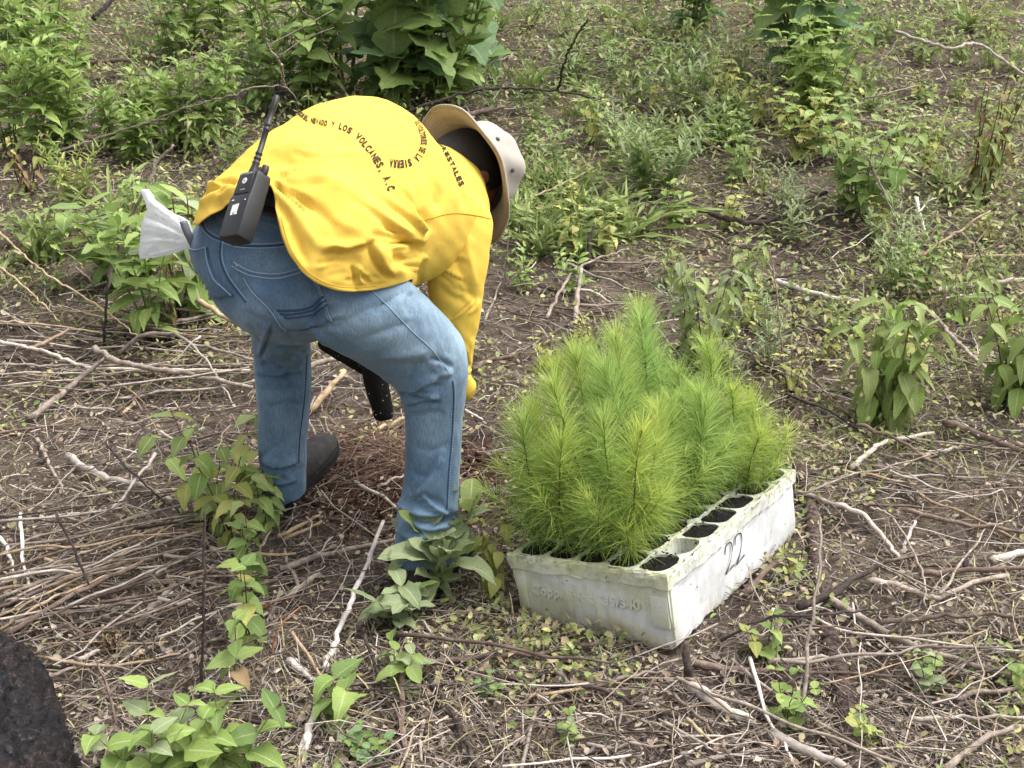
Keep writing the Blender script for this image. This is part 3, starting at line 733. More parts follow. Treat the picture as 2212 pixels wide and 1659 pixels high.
# ---- body: one continuous skin mesh (head with face, neck, arms, hands, trunk, legs)
def hand_parts(wr, d, pn, side, curl, size=1.0):
    d = nrm(d); pn = nrm(pn - d * (pn @ d)); sdv = np.cross(d, pn) * side; out = []
    S = size
    palm = [(wr - d * .03 * S, .023), (wr, .023), (wr + d * .03 * S, .026), (wr + d * .07 * S, .028), (wr + d * .09 * S, .022)]
    rows = []
    for c, r_ in palm:
        th = np.arange(16) * 2 * math.pi / 16
        wd_ = 1.55 if c is not palm[0][0] and c is not palm[1][0] else 1.15
        rows.append(c + (np.cos(th) * r_ * wd_ * S)[:, None] * sdv + (np.sin(th) * r_ * .55 * S)[:, None] * pn)
    out.append(close_grid(np.array(rows)))
    for j, (ox, ln) in enumerate(((.033, .074), (.012, .083), (-.010, .078), (-.031, .060))):
        b = wr + d * .078 * S + sdv * ox * S; dd = nrm(d + sdv * ox * 3.0); pts = [b]; c = 0
        for q, fr in enumerate((.42, .32, .26)):
            c += curl * (.7 + .2 * q + .06 * j); v = dd * math.cos(c) + pn * math.sin(c); pts.append(pts[-1] + v * ln * fr * S)
        P = catmull(np.array(pts), 10); rr = np.linspace(.0092, .0068, 10) * S
        out.append(tube_arrays(P, rr, 10)); out.append(ellipsoid(P[-1], CX * .0066 * S, CU * .0066 * S, CF * .0066 * S, 10, 6))
    b = wr + d * .022 * S + sdv * .03 * S; pts = [b, b + (d * .5 + sdv * .7 + pn * .3) * .036 * S, b + (d * .5 + sdv * .7 + pn * .3) * .036 * S + (d * .75 + sdv * .1 + pn * .65) * .034 * S, b + (d * .5 + sdv * .7 + pn * .3) * .036 * S + (d * .75 + sdv * .1 + pn * .65) * .034 * S + (d * .6 - sdv * .25 + pn * .75) * .026 * S]
    P = catmull(np.array(pts), 10); out.append(tube_arrays(P, np.linspace(.0125, .0085, 10) * S, 10)); out.append(ellipsoid(P[-1], CX * .008, CU * .008, CF * .008, 10, 6))
    return out
HEADC = HC - HN * .035
bp = [ellipsoid(HEADC, HF * .098, HR * .076, HN * .118), ellipsoid(HEADC - HN * .06 + HF * .035, HF * .062, HR * .058, HN * .065),       # skull, jaw
      ellipsoid(HEADC + HF * .103 - HN * .03, HF * .02, HR * .013, HN * .022, 14, 8), ellipsoid(HEADC + HF * .092 + HN * .012, HF * .012, HR * .05, HN * .009, 14, 8),   # nose, brow
      ellipsoid(HEADC + HF * .088 - HN * .068, HF * .01, HR * .024, HN * .006, 14, 8), ellipsoid(HEADC + HF * .088 - HN * .078, HF * .011, HR * .022, HN * .006, 14, 8)]  # lips
for s_ in (1, -1):
    ec = HEADC + HR * s_ * .079 - HN * .028 - HF * .006
    bp.append(ellipsoid(ec, HF * .017, HR * .006 * s_ + HF * -.006, HN * .030, 16, 10)); bp.append(ellipsoid(ec + HR * s_ * .004 - HF * .010, HF * .006, HR * .007, HN * .026, 12, 8))
    bp.append(ellipsoid(ec + HR * s_ * .003 + HN * .022 - HF * .002, HF * .014, HR * .006, HN * .006, 12, 8)); bp.append(ellipsoid(ec - HN * .026, HF * .007, HR * .005, HN * .009, 10, 6))
NB = up_(915, 415, 2.92)
bp.append(tube_arrays(catmull(np.array([NB - HN * .05, NB + HN * .03, HEADC - HN * .10 - HF * .012, HEADC - HN * .03 - HF * .02]), 12), .058, 20))
sp = [((np.array(f[0]))) for f in tfr]
bp.append(tube_arrays(catmull(np.array([up_(620, 610, 2.64), up_(640, 540, 2.68), sp[66] + CF * .03, sp[95], sp[130], NB]), 24), [.07] * 5 + list(np.linspace(.08, .10, 12)) + list(np.linspace(.10, .045, 7)), 24))
def mids(st): return np.array([(up_(s[0], s[1], s[4]) + up_(s[2], s[3], s[4])) / 2 for s in st])
mr = mids(RLEG); ml = mids(LLEG); ms_ = mids(SLV_R)
bp.append(tube_arrays(catmull(mr[1:], 24), np.linspace(.056, .040, 24), 20)); bp.append(tube_arrays(catmull(ml[1:], 24), np.linspace(.052, .038, 24), 20))
RWR = ms_[8] + np.array([-.030, .015, -.015])
bp.append(tube_arrays(catmull(np.vstack([NB + np.array([-.02, .02, -.05]), ms_[1:6] + np.array([0, 0, -.01]), RWR]), 24), np.linspace(.042, .026, 24), 18))
bp.append(tube_arrays(catmull(np.vstack([NB, LSH, LEL, LWR]), 24), np.linspace(.052, .026, 24), 18))
bp += hand_parts(RWR, np.array([-.7, .12, -1.0]), np.array([-1.0, .3, 0]), 1, .55)
PLUG_TOP = up_(800, 790, 3.08)
LHD = nrm(PLUG_TOP + np.array([-.02, .0, .06]) - LWR)
bp += hand_parts(LWR + np.array([0, 0, -.005]), np.array([.25, -.2, -1.0]), np.array([.8, -.6, 0]), -1, .75)
body_me = remesh_parts(bp, .0055, 2)
body = part('body', body_me, M_SKIN, person)
for s_ in (1, -1): part('eye', new_mesh('eye', *ellipsoid(HEADC + HF * .086 + HR * s_ * .031 - HN * .002, HF * .012, HR * .014, HN * .010, 12, 8)), M_EYE, body)
hv, hf = ellipsoid(HEADC - HF * .012 + HN * .006, HF * .098, HR * .079, HN * .122, 40, 24)
keep = [(v - HEADC) @ HF < .035 - max(0, -((v - HEADC) @ HN)) * .9 and (v - HEADC) @ HN > -.085 for v in hv]
hf = [f for f in hf if all(keep[i] for i in f)]
part('hair', new_mesh('hair', hv, hf), M_HAIR, person)
col_pts = [NB + HN * .035 + (HF * math.cos(t) * .075 + HR * math.sin(t) * .07) for t in np.linspace(0, 2 * math.pi, 40)]
part('collar', new_mesh('collar', *tube_arrays(col_pts, .011, 10, caps=False)), M_YEL, shirt)

# ---- boots
def boot(name, heel, hd, parent, up_ank):
    hd = nrm(hd); sdv = nrm(np.array([hd[1], -hd[0], 0.0])); Z = np.cross(sdv, hd)
    e = empty(name, heel); e.parent = parent; e.matrix_parent_inverse = Matrix.Translation(-Vector(parent.location))
    hz = [(-.012, .030, .028, .075), (.0, .036, .030, .085), (.05, .036, .032, .10), (.10, .040, .036, .095), (.15, .046, .042, .075), (.20, .050, .044, .062), (.245, .046, .040, .052), (.275, .034, .030, .044), (.29, .016, .014, .036)]
    S = catmull(np.array(hz), 40); rows = []
    for x, w1, w2, h in S:
        th = np.linspace(0, 2 * math.pi, 24, endpoint=False)
        cx = np.sign(np.cos(th)) * np.abs(np.cos(th)) ** .8; sy = np.sin(th)
        rows.append(heel + hd * x + (cx * np.where(sy > 0, w2, w1))[:, None] * sdv + (.028 + np.where(sy > 0, sy * (h - .028), sy * .012))[:, None] * Z)
    V, F = close_grid(np.array(rows))
    me = new_mesh('upper', V, F); me = fix_normals(me); ripple(me, .0018, 60, 2)
    part('upper', me, M_BOOT, e)
    part('shaft', new_mesh('shaft', *tube_arrays(catmull(np.array([heel + hd * .045 + Z * .05, heel + hd * .045 + Z * .10, up_ank]), 12), [.044] * 4 + [.046] * 8, 20)), M_BOOT, e)
    ol = []
    for x, w1, w2, h in catmull(np.array([(-.02, .022, 0, 0)] + hz[1:-1] + [(.298, .012, 0, 0)]), 30): ol.append((x, w1 + .004))
    top = [heel + hd * x + sdv * w + Z * .024 for x, w in ol] + [heel + hd * x - sdv * w + Z * .024 for x, w in ol[::-1]]
    bot = [p - Z * (.024 + .006 * 0) for p in top]; k = len(top)
    F = [tuple(range(k)), tuple(range(2 * k - 1, k - 1, -1))] + [(i, i + k, (i + 1) % k + k, (i + 1) % k) for i in range(k)]
    part('sole', fix_normals(new_mesh('sole', np.array(top + bot), F, smooth=False)), M_SOLE, e)
lh = G(596, 1106); lh = lh + np.array([0, 0, .002])
boot('boot', lh, np.array([.36, .93, .22]), person, ml[-2])
rh = mr[-1].copy(); rh[2] = 0; rh = rh - nrm([.30, .95, 0]) * .05; rh[2] = gz(rh[0], rh[1]) + .002
boot('boot', rh, np.array([.30, .95, 0]), person, mr[-2])
# ================================================================== two-way radio clipped to the belt
RU = nrm(.21 * CX + .93 * CU + .30 * CF); RNm = nrm(-.62 * CX + .10 * CU - .78 * CF); RNm = nrm(RNm - RU * (RNm @ RU)); RX = np.cross(RU, RNm)
RC = up_(530, 448, 2.31); RW, RH, RD = .0285, .0705, .019
radio = empty('two_way_radio', RC - RU * RH, 'black handheld two-way radio with upright antenna clipped to the belt', 'radio')
def rp(x, y, z): return RC + RX * x + RU * y + RNm * z
rows = []
for y, wx, dz, fz in ((-RH, .92, .9, .92), (-RH + .004, .97, .97, .97), (-.03, 1, 1, 1.0), (.012, 1, 1, 1.0), (.020, .96, 1, .86), (RH - .012, .94, 1, .80), (RH - .004, .90, .95, .72), (RH, .80, .85, .6)):
    pts = []
    for cx, cz in ((-1, 1), (1, 1), (1, -1), (-1, -1)):
        pts.append((cx * RW * wx, y, (RD * fz if cz > 0 else -RD * dz)))
    rows.append(pts)
V = [rp(*p) for r_ in rows for p in r_]; F = []
for i in range(len(rows) - 1):
    for k in range(4):
        a = i * 4 + k; b = i * 4 + (k + 1) % 4; F.append((a, b, b + 4, a + 4))
F += [(3, 2, 1, 0), tuple(range(len(V) - 4, len(V)))]
part('case', bevel(fix_normals(new_mesh('case', V, F)), .0022, 2, R(20)), M_BLACKP, radio)
V, F = box_arrays(rp(-.001, .043, RD * .86), RX * .021, RU * .023, RNm * .0016); part('speaker_panel', bevel(new_mesh('speaker_panel', V, F), .0012), M_BLACKP, radio)
an = []
for y, r_ in ((0, .0085), (.010, .0078), (.022, .0058), (.024, .0066), (.027, .0066), (.028, .0052), (.031, .0052), (.032, .0064), (.035, .0064), (.036, .0050), (.040, .0050), (.041, .0062), (.044, .0062), (.045, .0050), (.085, .0050), (.086, .0060), (.089, .0060), (.090, .0048), (.094, .0048), (.095, .0058), (.098, .0058), (.099, .0048), (.125, .0050), (.126, .0056), (.150, .0056), (.152, .0048), (.153, .001)):
    an.append((y * 1.17, r_ * 1.12))
pts = [rp(-.0135, RH - .002 + y, -.003) for y, _ in an]
part('antenna', new_mesh('antenna', *tube_arrays(pts, [r_ for _, r_ in an], 14)), M_BLACKP, radio)
for x, h_, r_ in ((.006, .015, .0055), (.0185, .017, .0075)):
    part('knob', bevel(new_mesh('knob', *tube_arrays([rp(x, RH - .002, -.004), rp(x, RH + h_ * .5, -.004), rp(x, RH + h_, -.004)], [r_, r_, r_ * .9], 14)), .0008, 2), M_BLACKP, radio)
V, F = tube_arrays([rp(-.001, .047, RD * .86 + .0014), rp(-.001, .047, RD * .86 + .0022)], .0062, 24); part('emblem', new_mesh('emblem', V, F, smooth=False), M_WHITE, radio)
def flat_text(name, text, org, ux, uy, size, mat, parent, ext=.0004, center=True, off=0.0):
    cu = bpy.data.curves.new('g', 'FONT'); cu.body = text; cu.size = size; cu.extrude = ext; cu.resolution_u = 2; cu.offset = off
    if center: cu.align_x = 'CENTER'
    o = bpy.data.objects.new('g', cu); COL.objects.link(o); dg = bpy.context.evaluated_depsgraph_get(); dg.update()
    me0 = bpy.data.meshes.new_from_object(o.evaluated_get(dg), depsgraph=dg); bpy.data.objects.remove(o)
    co = get_co(me0); uz = np.cross(ux, uy)
    put_co(me0, np.asarray(org) + co[:, :1] * ux + co[:, 1:2] * uy + co[:, 2:] * uz)
    return part(name, me0, mat, parent)
flat_text('emblem_mark', 'M', rp(-.001, .0445, RD * .86 + .0025), RX, RU, .0075, M_GREYP, radio)
flat_text('lettering', 'MOTOROLA', rp(-.001, .0602, RD * .86 + .0018), RX, RU, .0068, M_GREYP, radio, off=.00015)
for x in np.linspace(-.006, .006, 6): V, F = box_arrays(rp(x, .0285, RD * .86 + .0017), RX * .0008, RU * .0012, RNm * .0003); part('model_mark', new_mesh('model_mark', V, F, False), M_GREYP, radio)
V, F = box_arrays(rp(-.003, -.012, RD + .0006), RX * .0085 + RU * .001, RU * .0085, RNm * .0005)
part('worn_sticker', new_mesh('worn_sticker', V, F, False), M_WHITE, radio)
for x, y, w, h in ((-.008, -.0225, .003, .003), (.003, -.0228, .004, .0022), (-.016, .0065, .003, .0012), (.02, .004, .0015, .001)):
    V, F = box_arrays(rp(x, y, RD + .0006), RX * w, RU * h, RNm * .0004); part('worn_sticker', new_mesh('worn_sticker', V, F, False), M_WHITE, radio)
V, F = box_arrays(rp(0, .01, -RD - .004), RX * .009, RU * .04, RNm * .0045); part('belt_clip', bevel(new_mesh('belt_clip', V, F), .001), M_BLACKP, radio)

# ================================================================== plastic bag stuffed in the pocket
def bag_mat():
    m, t, b = base_mat('white_plastic_film', (.78, .79, .80), .35, .4)
    out = t.nodes['Material Output']
    tr = node(t, 'ShaderNodeBsdfTranslucent'); tr.inputs[0].default_value = (.8, .82, .84, 1)
    tp = node(t, 'ShaderNodeBsdfTransparent')
    m1 = node(t, 'ShaderNodeMixShader'); m1.inputs[0].default_value = .4; t.links.new(b.outputs[0], m1.inputs[1]); t.links.new(tr.outputs[0], m1.inputs[2])
    m2 = node(t, 'ShaderNodeMixShader'); m2.inputs[0].default_value = .24; t.links.new(m1.outputs[0], m2.inputs[1]); t.links.new(tp.outputs[0], m2.inputs[2])
    t.links.new(m2.outputs[0], out.inputs[0])
    n = noise(t, 30, 5, .6, coords(t), 1.2); ab = node(t, 'ShaderNodeMath', operation='SUBTRACT'); ab.inputs[1].default_value = .5; t.links.new(n.outputs[0], ab.inputs[0]); a2 = node(t, 'ShaderNodeMath', operation='ABSOLUTE'); t.links.new(ab.outputs[0], a2.inputs[0]); bump(t, b, a2.outputs[0], .9, .012)
    return m
M_BAG = bag_mat()
BAG = np.array([(303, 412), (312, 408), (322, 409), (330, 420), (336, 432), (347, 440), (362, 452), (380, 463), (398, 470), (409, 478), (416, 497), (423, 522), (420, 536), (404, 536), (386, 545), (360, 551), (335, 557), (302, 560), (299, 545), (303, 515), (304, 490), (310, 470), (318, 455), (314, 438)], float)
bag = empty('plastic_bag', up_(418, 535, 2.58), 'crumpled white plastic bag sticking out of the back pocket of the jeans', 'plastic bag')
def bag_mesh():
    from mathutils.geometry import delaunay_2d_cdt
    dense = []
    for i in range(len(BAG)):
        a, b = BAG[i], BAG[(i + 1) % len(BAG)]; k = max(1, int(np.linalg.norm(b - a) / 4))
        for q in range(k): dense.append(a + (b - a) * q / k)
    dense = np.array(dense); nb = len(dense); pts = []
    for y in np.arange(405, 562, 3.6):
        for x in np.arange(297, 426, 3.6):
            p = np.array([x, y]); c = False; j = nb - 1
            for i in range(nb):
                if (dense[i][1] > y) != (dense[j][1] > y) and x < (dense[j][0] - dense[i][0]) * (y - dense[i][1]) / (dense[j][1] - dense[i][1]) + dense[i][0]: c = not c
                j = i
            if c and np.min(np.linalg.norm(dense - p, axis=1)) > 2.2: pts.append(p)
    allp = np.vstack([dense, pts]); r_ = delaunay_2d_cdt([Vector(p) for p in allp], [(i, (i + 1) % nb) for i in range(nb)], [], 1, 1e-6)
    v2 = np.array([tuple(v) for v in r_[0]]); tris = [tuple(f) for f in r_[2]]
    ed = np.array([np.min(np.linalg.norm(dense - p, axis=1)) for p in v2])
    rg = np.random.default_rng(3); cr = np.zeros(len(v2)); q = v2 - np.array([424.0, 528.0]); an = np.arctan2(q[:, 1], q[:, 0]); rd = np.linalg.norm(q, axis=1)
    for k, f in enumerate((9, 17, 31)): cr += (np.abs(np.sin(an * f + rd * .012 * (k + 1) + k)) - .6) * (1.5 / (1 + k)) * np.clip(rd / 60, .3, 1.3)
    for k in range(4):
        a = rg.uniform(0, math.pi); cr += .6 * (np.abs(np.sin((v2 @ [math.cos(a), math.sin(a)]) * rg.uniform(.05, .16) + rg.uniform(0, 6))) - .5)
    d0 = 2.60 + (v2[:, 0] - 420) * -.0003
    infl = .020 * (1 - np.exp(-ed / 14))
    fr = np.array([up_(x, y, d - i - .0045 * c * min(1, e / 5)) for (x, y), d, i, c, e in zip(v2, d0, infl, cr, ed)])
    bk = np.array([up_(x, y, d + i * .8 + .003 * c * min(1, e / 6)) for (x, y), d, i, c, e in zip(v2, d0, infl, cr[::-1], ed)])
    k = len(v2); F = list(tris) + [tuple(i + k for i in t[::-1]) for t in tris]
    cnt = {(t[a], t[(a + 1) % 3]) for t in tris for a in range(3)}
    for (a, b) in cnt:
        if (b, a) not in cnt: F.append((b, a, a + k, b + k))
    return fix_normals(new_mesh('film', np.vstack([fr, bk]), F))
part('film', bag_mesh(), M_BAG, bag)
M_FOLD, _, _ = base_mat('shaded_fold', (.16, .17, .19), .6)  # grey plastic fold of the bag, its shadow put into the strip's dark colour
V, F = [], []
sp_ = catmull(np.array([up_(396, 478, 2.545), up_(402, 496, 2.545), up_(411, 515, 2.55), up_(424, 540, 2.57)]), 10); row = []
for p in sp_:
    row.append([p - CX * .008 - CU * .002, p - CF * .003, p + CX * .008 + CU * .002, p + CF * .004])
part('shaded_fold', fix_normals(new_mesh('shaded_fold', *close_grid(np.array(row)))), M_FOLD, bag)
# ================================================================== white foam seedling tray
def foam_mat():
    m, t, b = base_mat('white_foam', (.74, .74, .71), .8, .25)
    c = coords(t); sx = node(t, 'ShaderNodeSeparateXYZ'); t.links.new(c, sx.inputs[0])
    n1 = noise(t, 14, 6, .65, c); n2 = noise(t, 70, 5, .7, c); n3 = noise(t, 7, 5, .6, c, .5)
    vo = node(t, 'ShaderNodeTexVoronoi'); vo.inputs['Scale'].default_value = 260; t.links.new(c, vo.inputs['Vector'])
    def mr(src, a0, a1, b0=0., b1=1.):
        q = node(t, 'ShaderNodeMapRange'); q.inputs[1].default_value = a0; q.inputs[2].default_value = a1; q.inputs[3].default_value = b0; q.inputs[4].default_value = b1; t.links.new(src, q.inputs[0]); return q.outputs[0]
    def mul(a, b_):
        q = node(t, 'ShaderNodeMath', operation='MULTIPLY'); t.links.new(a, q.inputs[0])
        if isinstance(b_, (int, float)): q.inputs[1].default_value = b_
        else: t.links.new(b_, q.inputs[1])
        return q.outputs[0]
    base = mix(t, mr(n1.outputs[0], .35, .7), (.52, .53, .52), (.66, .66, .66))
    algae = mul(mr(sx.outputs[2], .125, .178), mr(n1.outputs[0], .34, .56)); a = mix(t, mul(algae, .75), base, (.40, .41, .19))
    front = mr(sx.outputs[1], .06, .0)           # the end that faces the camera is the dirtier one
    g2 = mul(mul(front, mr(n3.outputs[0], .36, .60)), .9); a = mix(t, g2, a, (.47, .48, .27))
    low = mul(mul(mr(sx.outputs[2], .075, .0), mr(n1.outputs[0], .36, .62)), mul(front, .95)); a = mix(t, low, a, (.33, .25, .13))
    sm1 = mul(mul(mr(sx.outputs[2], .11, .0), mr(n3.outputs[0], .47, .66)), .6); a = mix(t, sm1, a, (.30, .24, .17))
    specks = mr(n2.outputs[0], .655, .69); a = mix(t, mul(specks, .85), a, (.06, .05, .035))
    rimd = mul(mr(sx.outputs[2], .135, .172), mr(n2.outputs[0], .5, .64)); a = mix(t, mul(rimd, .8), a, (.17, .14, .08))
    t.links.new(a, b.inputs['Base Color'])
    bump(t, b, vo.outputs[0], .22, .002)
    return m
M_FOAM = foam_mat()
def peat_mat():
    m, t, b = base_mat('peat_substrate', (.012, .01, .009), .95, .2)
    n = noise(t, 160, 5, .8, coords(t)); r_ = ramp(t, [(.35, (.004, .004, .004)), (.6, (.018, .015, .012)), (.74, (.05, .05, .035)), (.8, (.2, .19, .17))]); t.links.new(n.outputs[0], r_.inputs[0])
    t.links.new(r_.outputs[0], b.inputs['Base Color']); bump(t, b, n.outputs[0], 1.0, .008); return m
M_PEAT = peat_mat()
tray = empty('seedling_tray', TRAY_POS, 'white polystyrene seedling tray numbered 22 resting on dry twigs', 'seedling tray')
def TL(p): return TRAY_POS + np.asarray(p) @ TRAY_R.T
tray_mat4 = Matrix([[*TRAY_R[i], TRAY_POS[i]] for i in range(3)] + [[0, 0, 0, 1]])
tray.matrix_world = tray_mat4
NCX, NCY = 5, 7; RIM = .012; HR_ = .036; CAV = .05
cw, cl = (TRAY_W - 2 * RIM) / NCX, (TRAY_L - 2 * RIM) / NCY
def cell_c(i, j): return np.array([-TRAY_W + RIM + (i + .5) * cw, RIM + (j + .5) * cl, TRAY_H])
def tray_body():
    rg = np.random.default_rng(2); parts = []
    # outer wall: closed loops of points at several heights
    def loop(z, ins, n1=26, n2=44):
        P = []; x0, x1, y0, y1 = -TRAY_W + ins, -ins, ins, TRAY_L - ins
        for k in range(n1): P.append((x0 + (x1 - x0) * k / n1, y0, z))
        for k in range(n2): P.append((x1, y0 + (y1 - y0) * k / n2, z))
        for k in range(n1): P.append((x1 - (x1 - x0) * k / n1, y1, z))
        for k in range(n2): P.append((x0, y1 - (y1 - y0) * k / n2, z))
        return np.array(P)
    zs = [(0.0, .020), (.003, .0145), (.012, .0125), (.04, .0115), (.08, .0095), (.12, .0075), (.137, .007), (.1385, .0035), (.140, .0008), (.16, .0004), (.168, .0008), (.1712, .0025), (TRAY_H, .005)]
    L = [loop(z, i) for z, i in zs]; n = len(L[0])
    for k, l in enumerate(L):
        l[:, 0] += .0022 * np.sin(l[:, 1] * 19 + l[:, 2] * 30); l[:, 1] += .0022 * np.sin(l[:, 0] * 23 + l[:, 2] * 40); j = rg.normal(size=l.shape) * (.0013 if 0 < k < len(L) - 1 else .0016); l += j
    for l in L[:2]: l[:, 2] += .004 * np.sin(l[:, 0] * 31) * np.sin(l[:, 1] * 23 + 1)
    V = np.vstack(L); F = []
    for i in range(len(L) - 1):
        for k in range(n): F.append((i * n + k, i * n + (k + 1) % n, (i + 1) * n + (k + 1) % n, (i + 1) * n + k))
    F.append(tuple(range(n - 1, -1, -1))); parts.append((V, F))
    # top plate: one square per cell with a round opening, and the opening's wall
    NS = 32
    for i in range(NCX):
        for j in range(NCY):
            c = cell_c(i, j); sq = []; ci = []; lo = []
            for k in range(NS):
                t = 2 * math.pi * k / NS; ct, st = math.cos(t), math.sin(t); m_ = max(abs(ct), abs(st))
                hx, hy = cw / 2, cl / 2
                ex = RIM - .005 if (i == 0 and ct < -.7071) or (i == NCX - 1 and ct > .7071) else 0
                ey = RIM - .005 if (j == 0 and st < -.7071) or (j == NCY - 1 and st > .7071) else 0
                x_, y_ = ct / m_, st / m_
                px = x_ * hx; py = y_ * hy
                if abs(x_) > .999 and ((i == 0 and x_ < 0) or (i == NCX - 1 and x_ > 0)): px += (RIM - .005) * np.sign(x_)
                if abs(y_) > .999 and ((j == 0 and y_ < 0) or (j == NCY - 1 and y_ > 0)): py += (RIM - .005) * np.sign(y_)
                p4 = 3.2; rr = 1 / ((abs(ct) ** p4 + abs(st) ** p4) ** (1 / p4))
                rx, ry = min(HR_, hx - .0028), min(HR_ + .014, hy - .003)
                w = 1 + .025 * math.sin(5 * t + i * 2 + j)
                sq.append(c + [px, py, .0006 * math.sin(i * 7 + j * 3 + 9 * t)]); ci.append(c + [ct * rr * rx * w, st * rr * ry * w, -.0015]); lo.append(c + [ct * rr * rx * w * .9, st * rr * ry * w * .9, -CAV])
            V = np.array(sq + ci + lo); F = []
            for k in range(NS):
                q = (k + 1) % NS; F.append((k, q, NS + q, NS + k)); F.append((NS + k, NS + q, 2 * NS + q, 2 * NS + k))
            F.append(tuple(range(2 * NS, 3 * NS))); parts.append((V, F))
    V, F = join_arrays(parts); me = new_mesh('foam_block', V, F, smooth=False)
    me.polygons.foreach_set('use_smooth', np.zeros(len(me.polygons), bool)); return me
obj('foam_block', tray_body(), M_FOAM, tray)
# corner posts, recess panel and embossed line on the end that faces the camera
for x0, x1, z0, z1 in ((-.052, -.0115, .050, .118), (-TRAY_W + .012, -TRAY_W + .036, .045, .137)):
    V, F = box_arrays(((x0 + x1) / 2, .0085, (z0 + z1) / 2), ((x1 - x0) / 2, 0, 0), (0, .0032, 0), (0, 0, (z1 - z0) / 2)); obj('corner_panel', bevel(new_mesh('corner_panel', V, F), .0015), M_FOAM, tray)
V, F = box_arrays((-.0085, .030, .070), (.0030, 0, 0), (0, .016, 0), (0, 0, .062)); obj('corner_panel', bevel(new_mesh('corner_panel', V, F), .0012), M_FOAM, tray)
cu = bpy.data.curves.new('g', 'FONT'); cu.body = 'Copperblock 35/340'; cu.size = .030; cu.extrude = .0018; cu.resolution_u = 3; cu.offset = .0010; cu.align_x = 'CENTER'
o_ = bpy.data.objects.new('g', cu); COL.objects.link(o_); dg = bpy.context.evaluated_depsgraph_get(); dg.update()
em = bpy.data.meshes.new_from_object(o_.evaluated_get(dg), depsgraph=dg); bpy.data.objects.remove(o_)
ec = get_co(em); wtot = ec[:, 0].max() - ec[:, 0].min(); fx_ = .27 / wtot
put_co(em, np.stack([-TRAY_W / 2 - .015 + ec[:, 0] * fx_, .0080 - ec[:, 2], .082 + ec[:, 1]], 1))
obj('embossed_lettering', em, M_FOAM, tray)
M_INK, _, _ = base_mat('black_marker', (.012, .012, .014), .7)
def digit2(y0, h, w):
    P = np.array([(0.0, .72), (.12, .93), (.45, 1.0), (.80, .93), (.88, .72), (.72, .48), (.38, .22), (.02, .02), (.35, .05), (.98, .10)])
    return [(y0 + a * w, .064 + b * h) for a, b in P]
for k, y0 in enumerate((.262, .318)):
    Q = catmull(np.array(digit2(y0, .066, .045)), 50)
    pts = np.array([(-.0078 - (.12 - z) * .03 * 0, y, z) for y, z in Q])
    pts[:, 0] = np.interp(Q[:, 1], [.04, .08, .12, .137], [-.0115, -.0095, -.0075, -.007]) + .0022 * np.sin(Q[:, 0] * 19 + Q[:, 1] * 30) + .0030
    V, F = tube_arrays(pts, .0019 * (1 + .35 * np.sin(np.arange(50) * .4)), 6); V[:, 0] = pts[:, 0].repeat(6) + (V[:, 0] - pts[:, 0].repeat(6)) * .15
    obj('digit', new_mesh('digit', V, F), M_INK, tray)
rgt = np.random.default_rng(9)
def soil_disc():
    n, m = 20, 5; V = [(0, 0, .004)]
    for r_ in range(1, m + 1):
        for k in range(n):
            t = 2 * math.pi * k / n; q = 1 / ((abs(math.cos(t)) ** 3.2 + abs(math.sin(t)) ** 3.2) ** (1 / 3.2)); f = r_ / m
            V.append((math.cos(t) * q * f * (cw / 2 - .004), math.sin(t) * q * f * (cl / 2 - .004), .004 * (1 - f) + rgt.normal() * .0022))
    F = [(0, 1 + k, 1 + (k + 1) % n) for k in range(n)]
    for r_ in range(m - 1):
        for k in range(n): a = 1 + r_ * n + k; b_ = 1 + r_ * n + (k + 1) % n; F.append((a, a + n, b_ + n, b_))
    return new_mesh('soil', V, F)
soils = [soil_disc() for _ in range(4)]
EMPTY = {(4, 1)}
for i in range(NCX):
    for j in range(NCY):
        o_ = obj('soil_plug', soils[(i * 3 + j) % 4], M_PEAT, tray, cell_c(i, j) + [0, 0, -.006 if (i, j) not in EMPTY else -.040])
cb = []
for q in range(420):
    i, j = int(rgt.integers(0, NCX)), int(rgt.integers(0, NCY)); c = cell_c(i, j); a = rgt.uniform(0, 6.28); f = rgt.uniform(.82, 1.12)
    p = (np.clip(c[0] + math.cos(a) * cw / 2 * f, -TRAY_W + .004, -.004), np.clip(c[1] + math.sin(a) * cl / 2 * f, .004, TRAY_L - .004), TRAY_H + .0006); s_ = rgt.uniform(.0008, .0032)
    cb.append(ellipsoid(p, (s_ * rgt.uniform(.6, 1.4), 0, 0), (0, s_, 0), (0, 0, s_ * .5), 6, 4))
tag(obj('soil_crumbs', new_mesh('soil_crumbs', *join_arrays(cb)), M_PEAT, tray), kind='stuff')
# ---- pine seedlings
def needle_mat():
    m, t, b = base_mat('pine_needles', (.1, .2, .03), .55, .3)
    at = node(t, 'ShaderNodeAttribute', attribute_name='tint'); oi = node(t, 'ShaderNodeObjectInfo')
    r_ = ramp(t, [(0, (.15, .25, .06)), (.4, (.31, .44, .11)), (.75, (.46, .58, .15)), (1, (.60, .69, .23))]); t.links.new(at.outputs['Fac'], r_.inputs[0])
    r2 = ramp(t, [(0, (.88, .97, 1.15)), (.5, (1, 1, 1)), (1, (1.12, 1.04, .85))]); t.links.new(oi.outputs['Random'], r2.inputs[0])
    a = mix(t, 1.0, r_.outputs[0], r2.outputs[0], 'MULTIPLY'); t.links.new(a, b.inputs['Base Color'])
    tr = node(t, 'ShaderNodeBsdfTranslucent'); t.links.new(a, tr.inputs[0]); mx = node(t, 'ShaderNodeMixShader'); mx.inputs[0].default_value = .5
    t.links.new(b.outputs[0], mx.inputs[1]); t.links.new(tr.outputs[0], mx.inputs[2]); t.links.new(mx.outputs[0], t.nodes['Material Output'].inputs[0]); return m
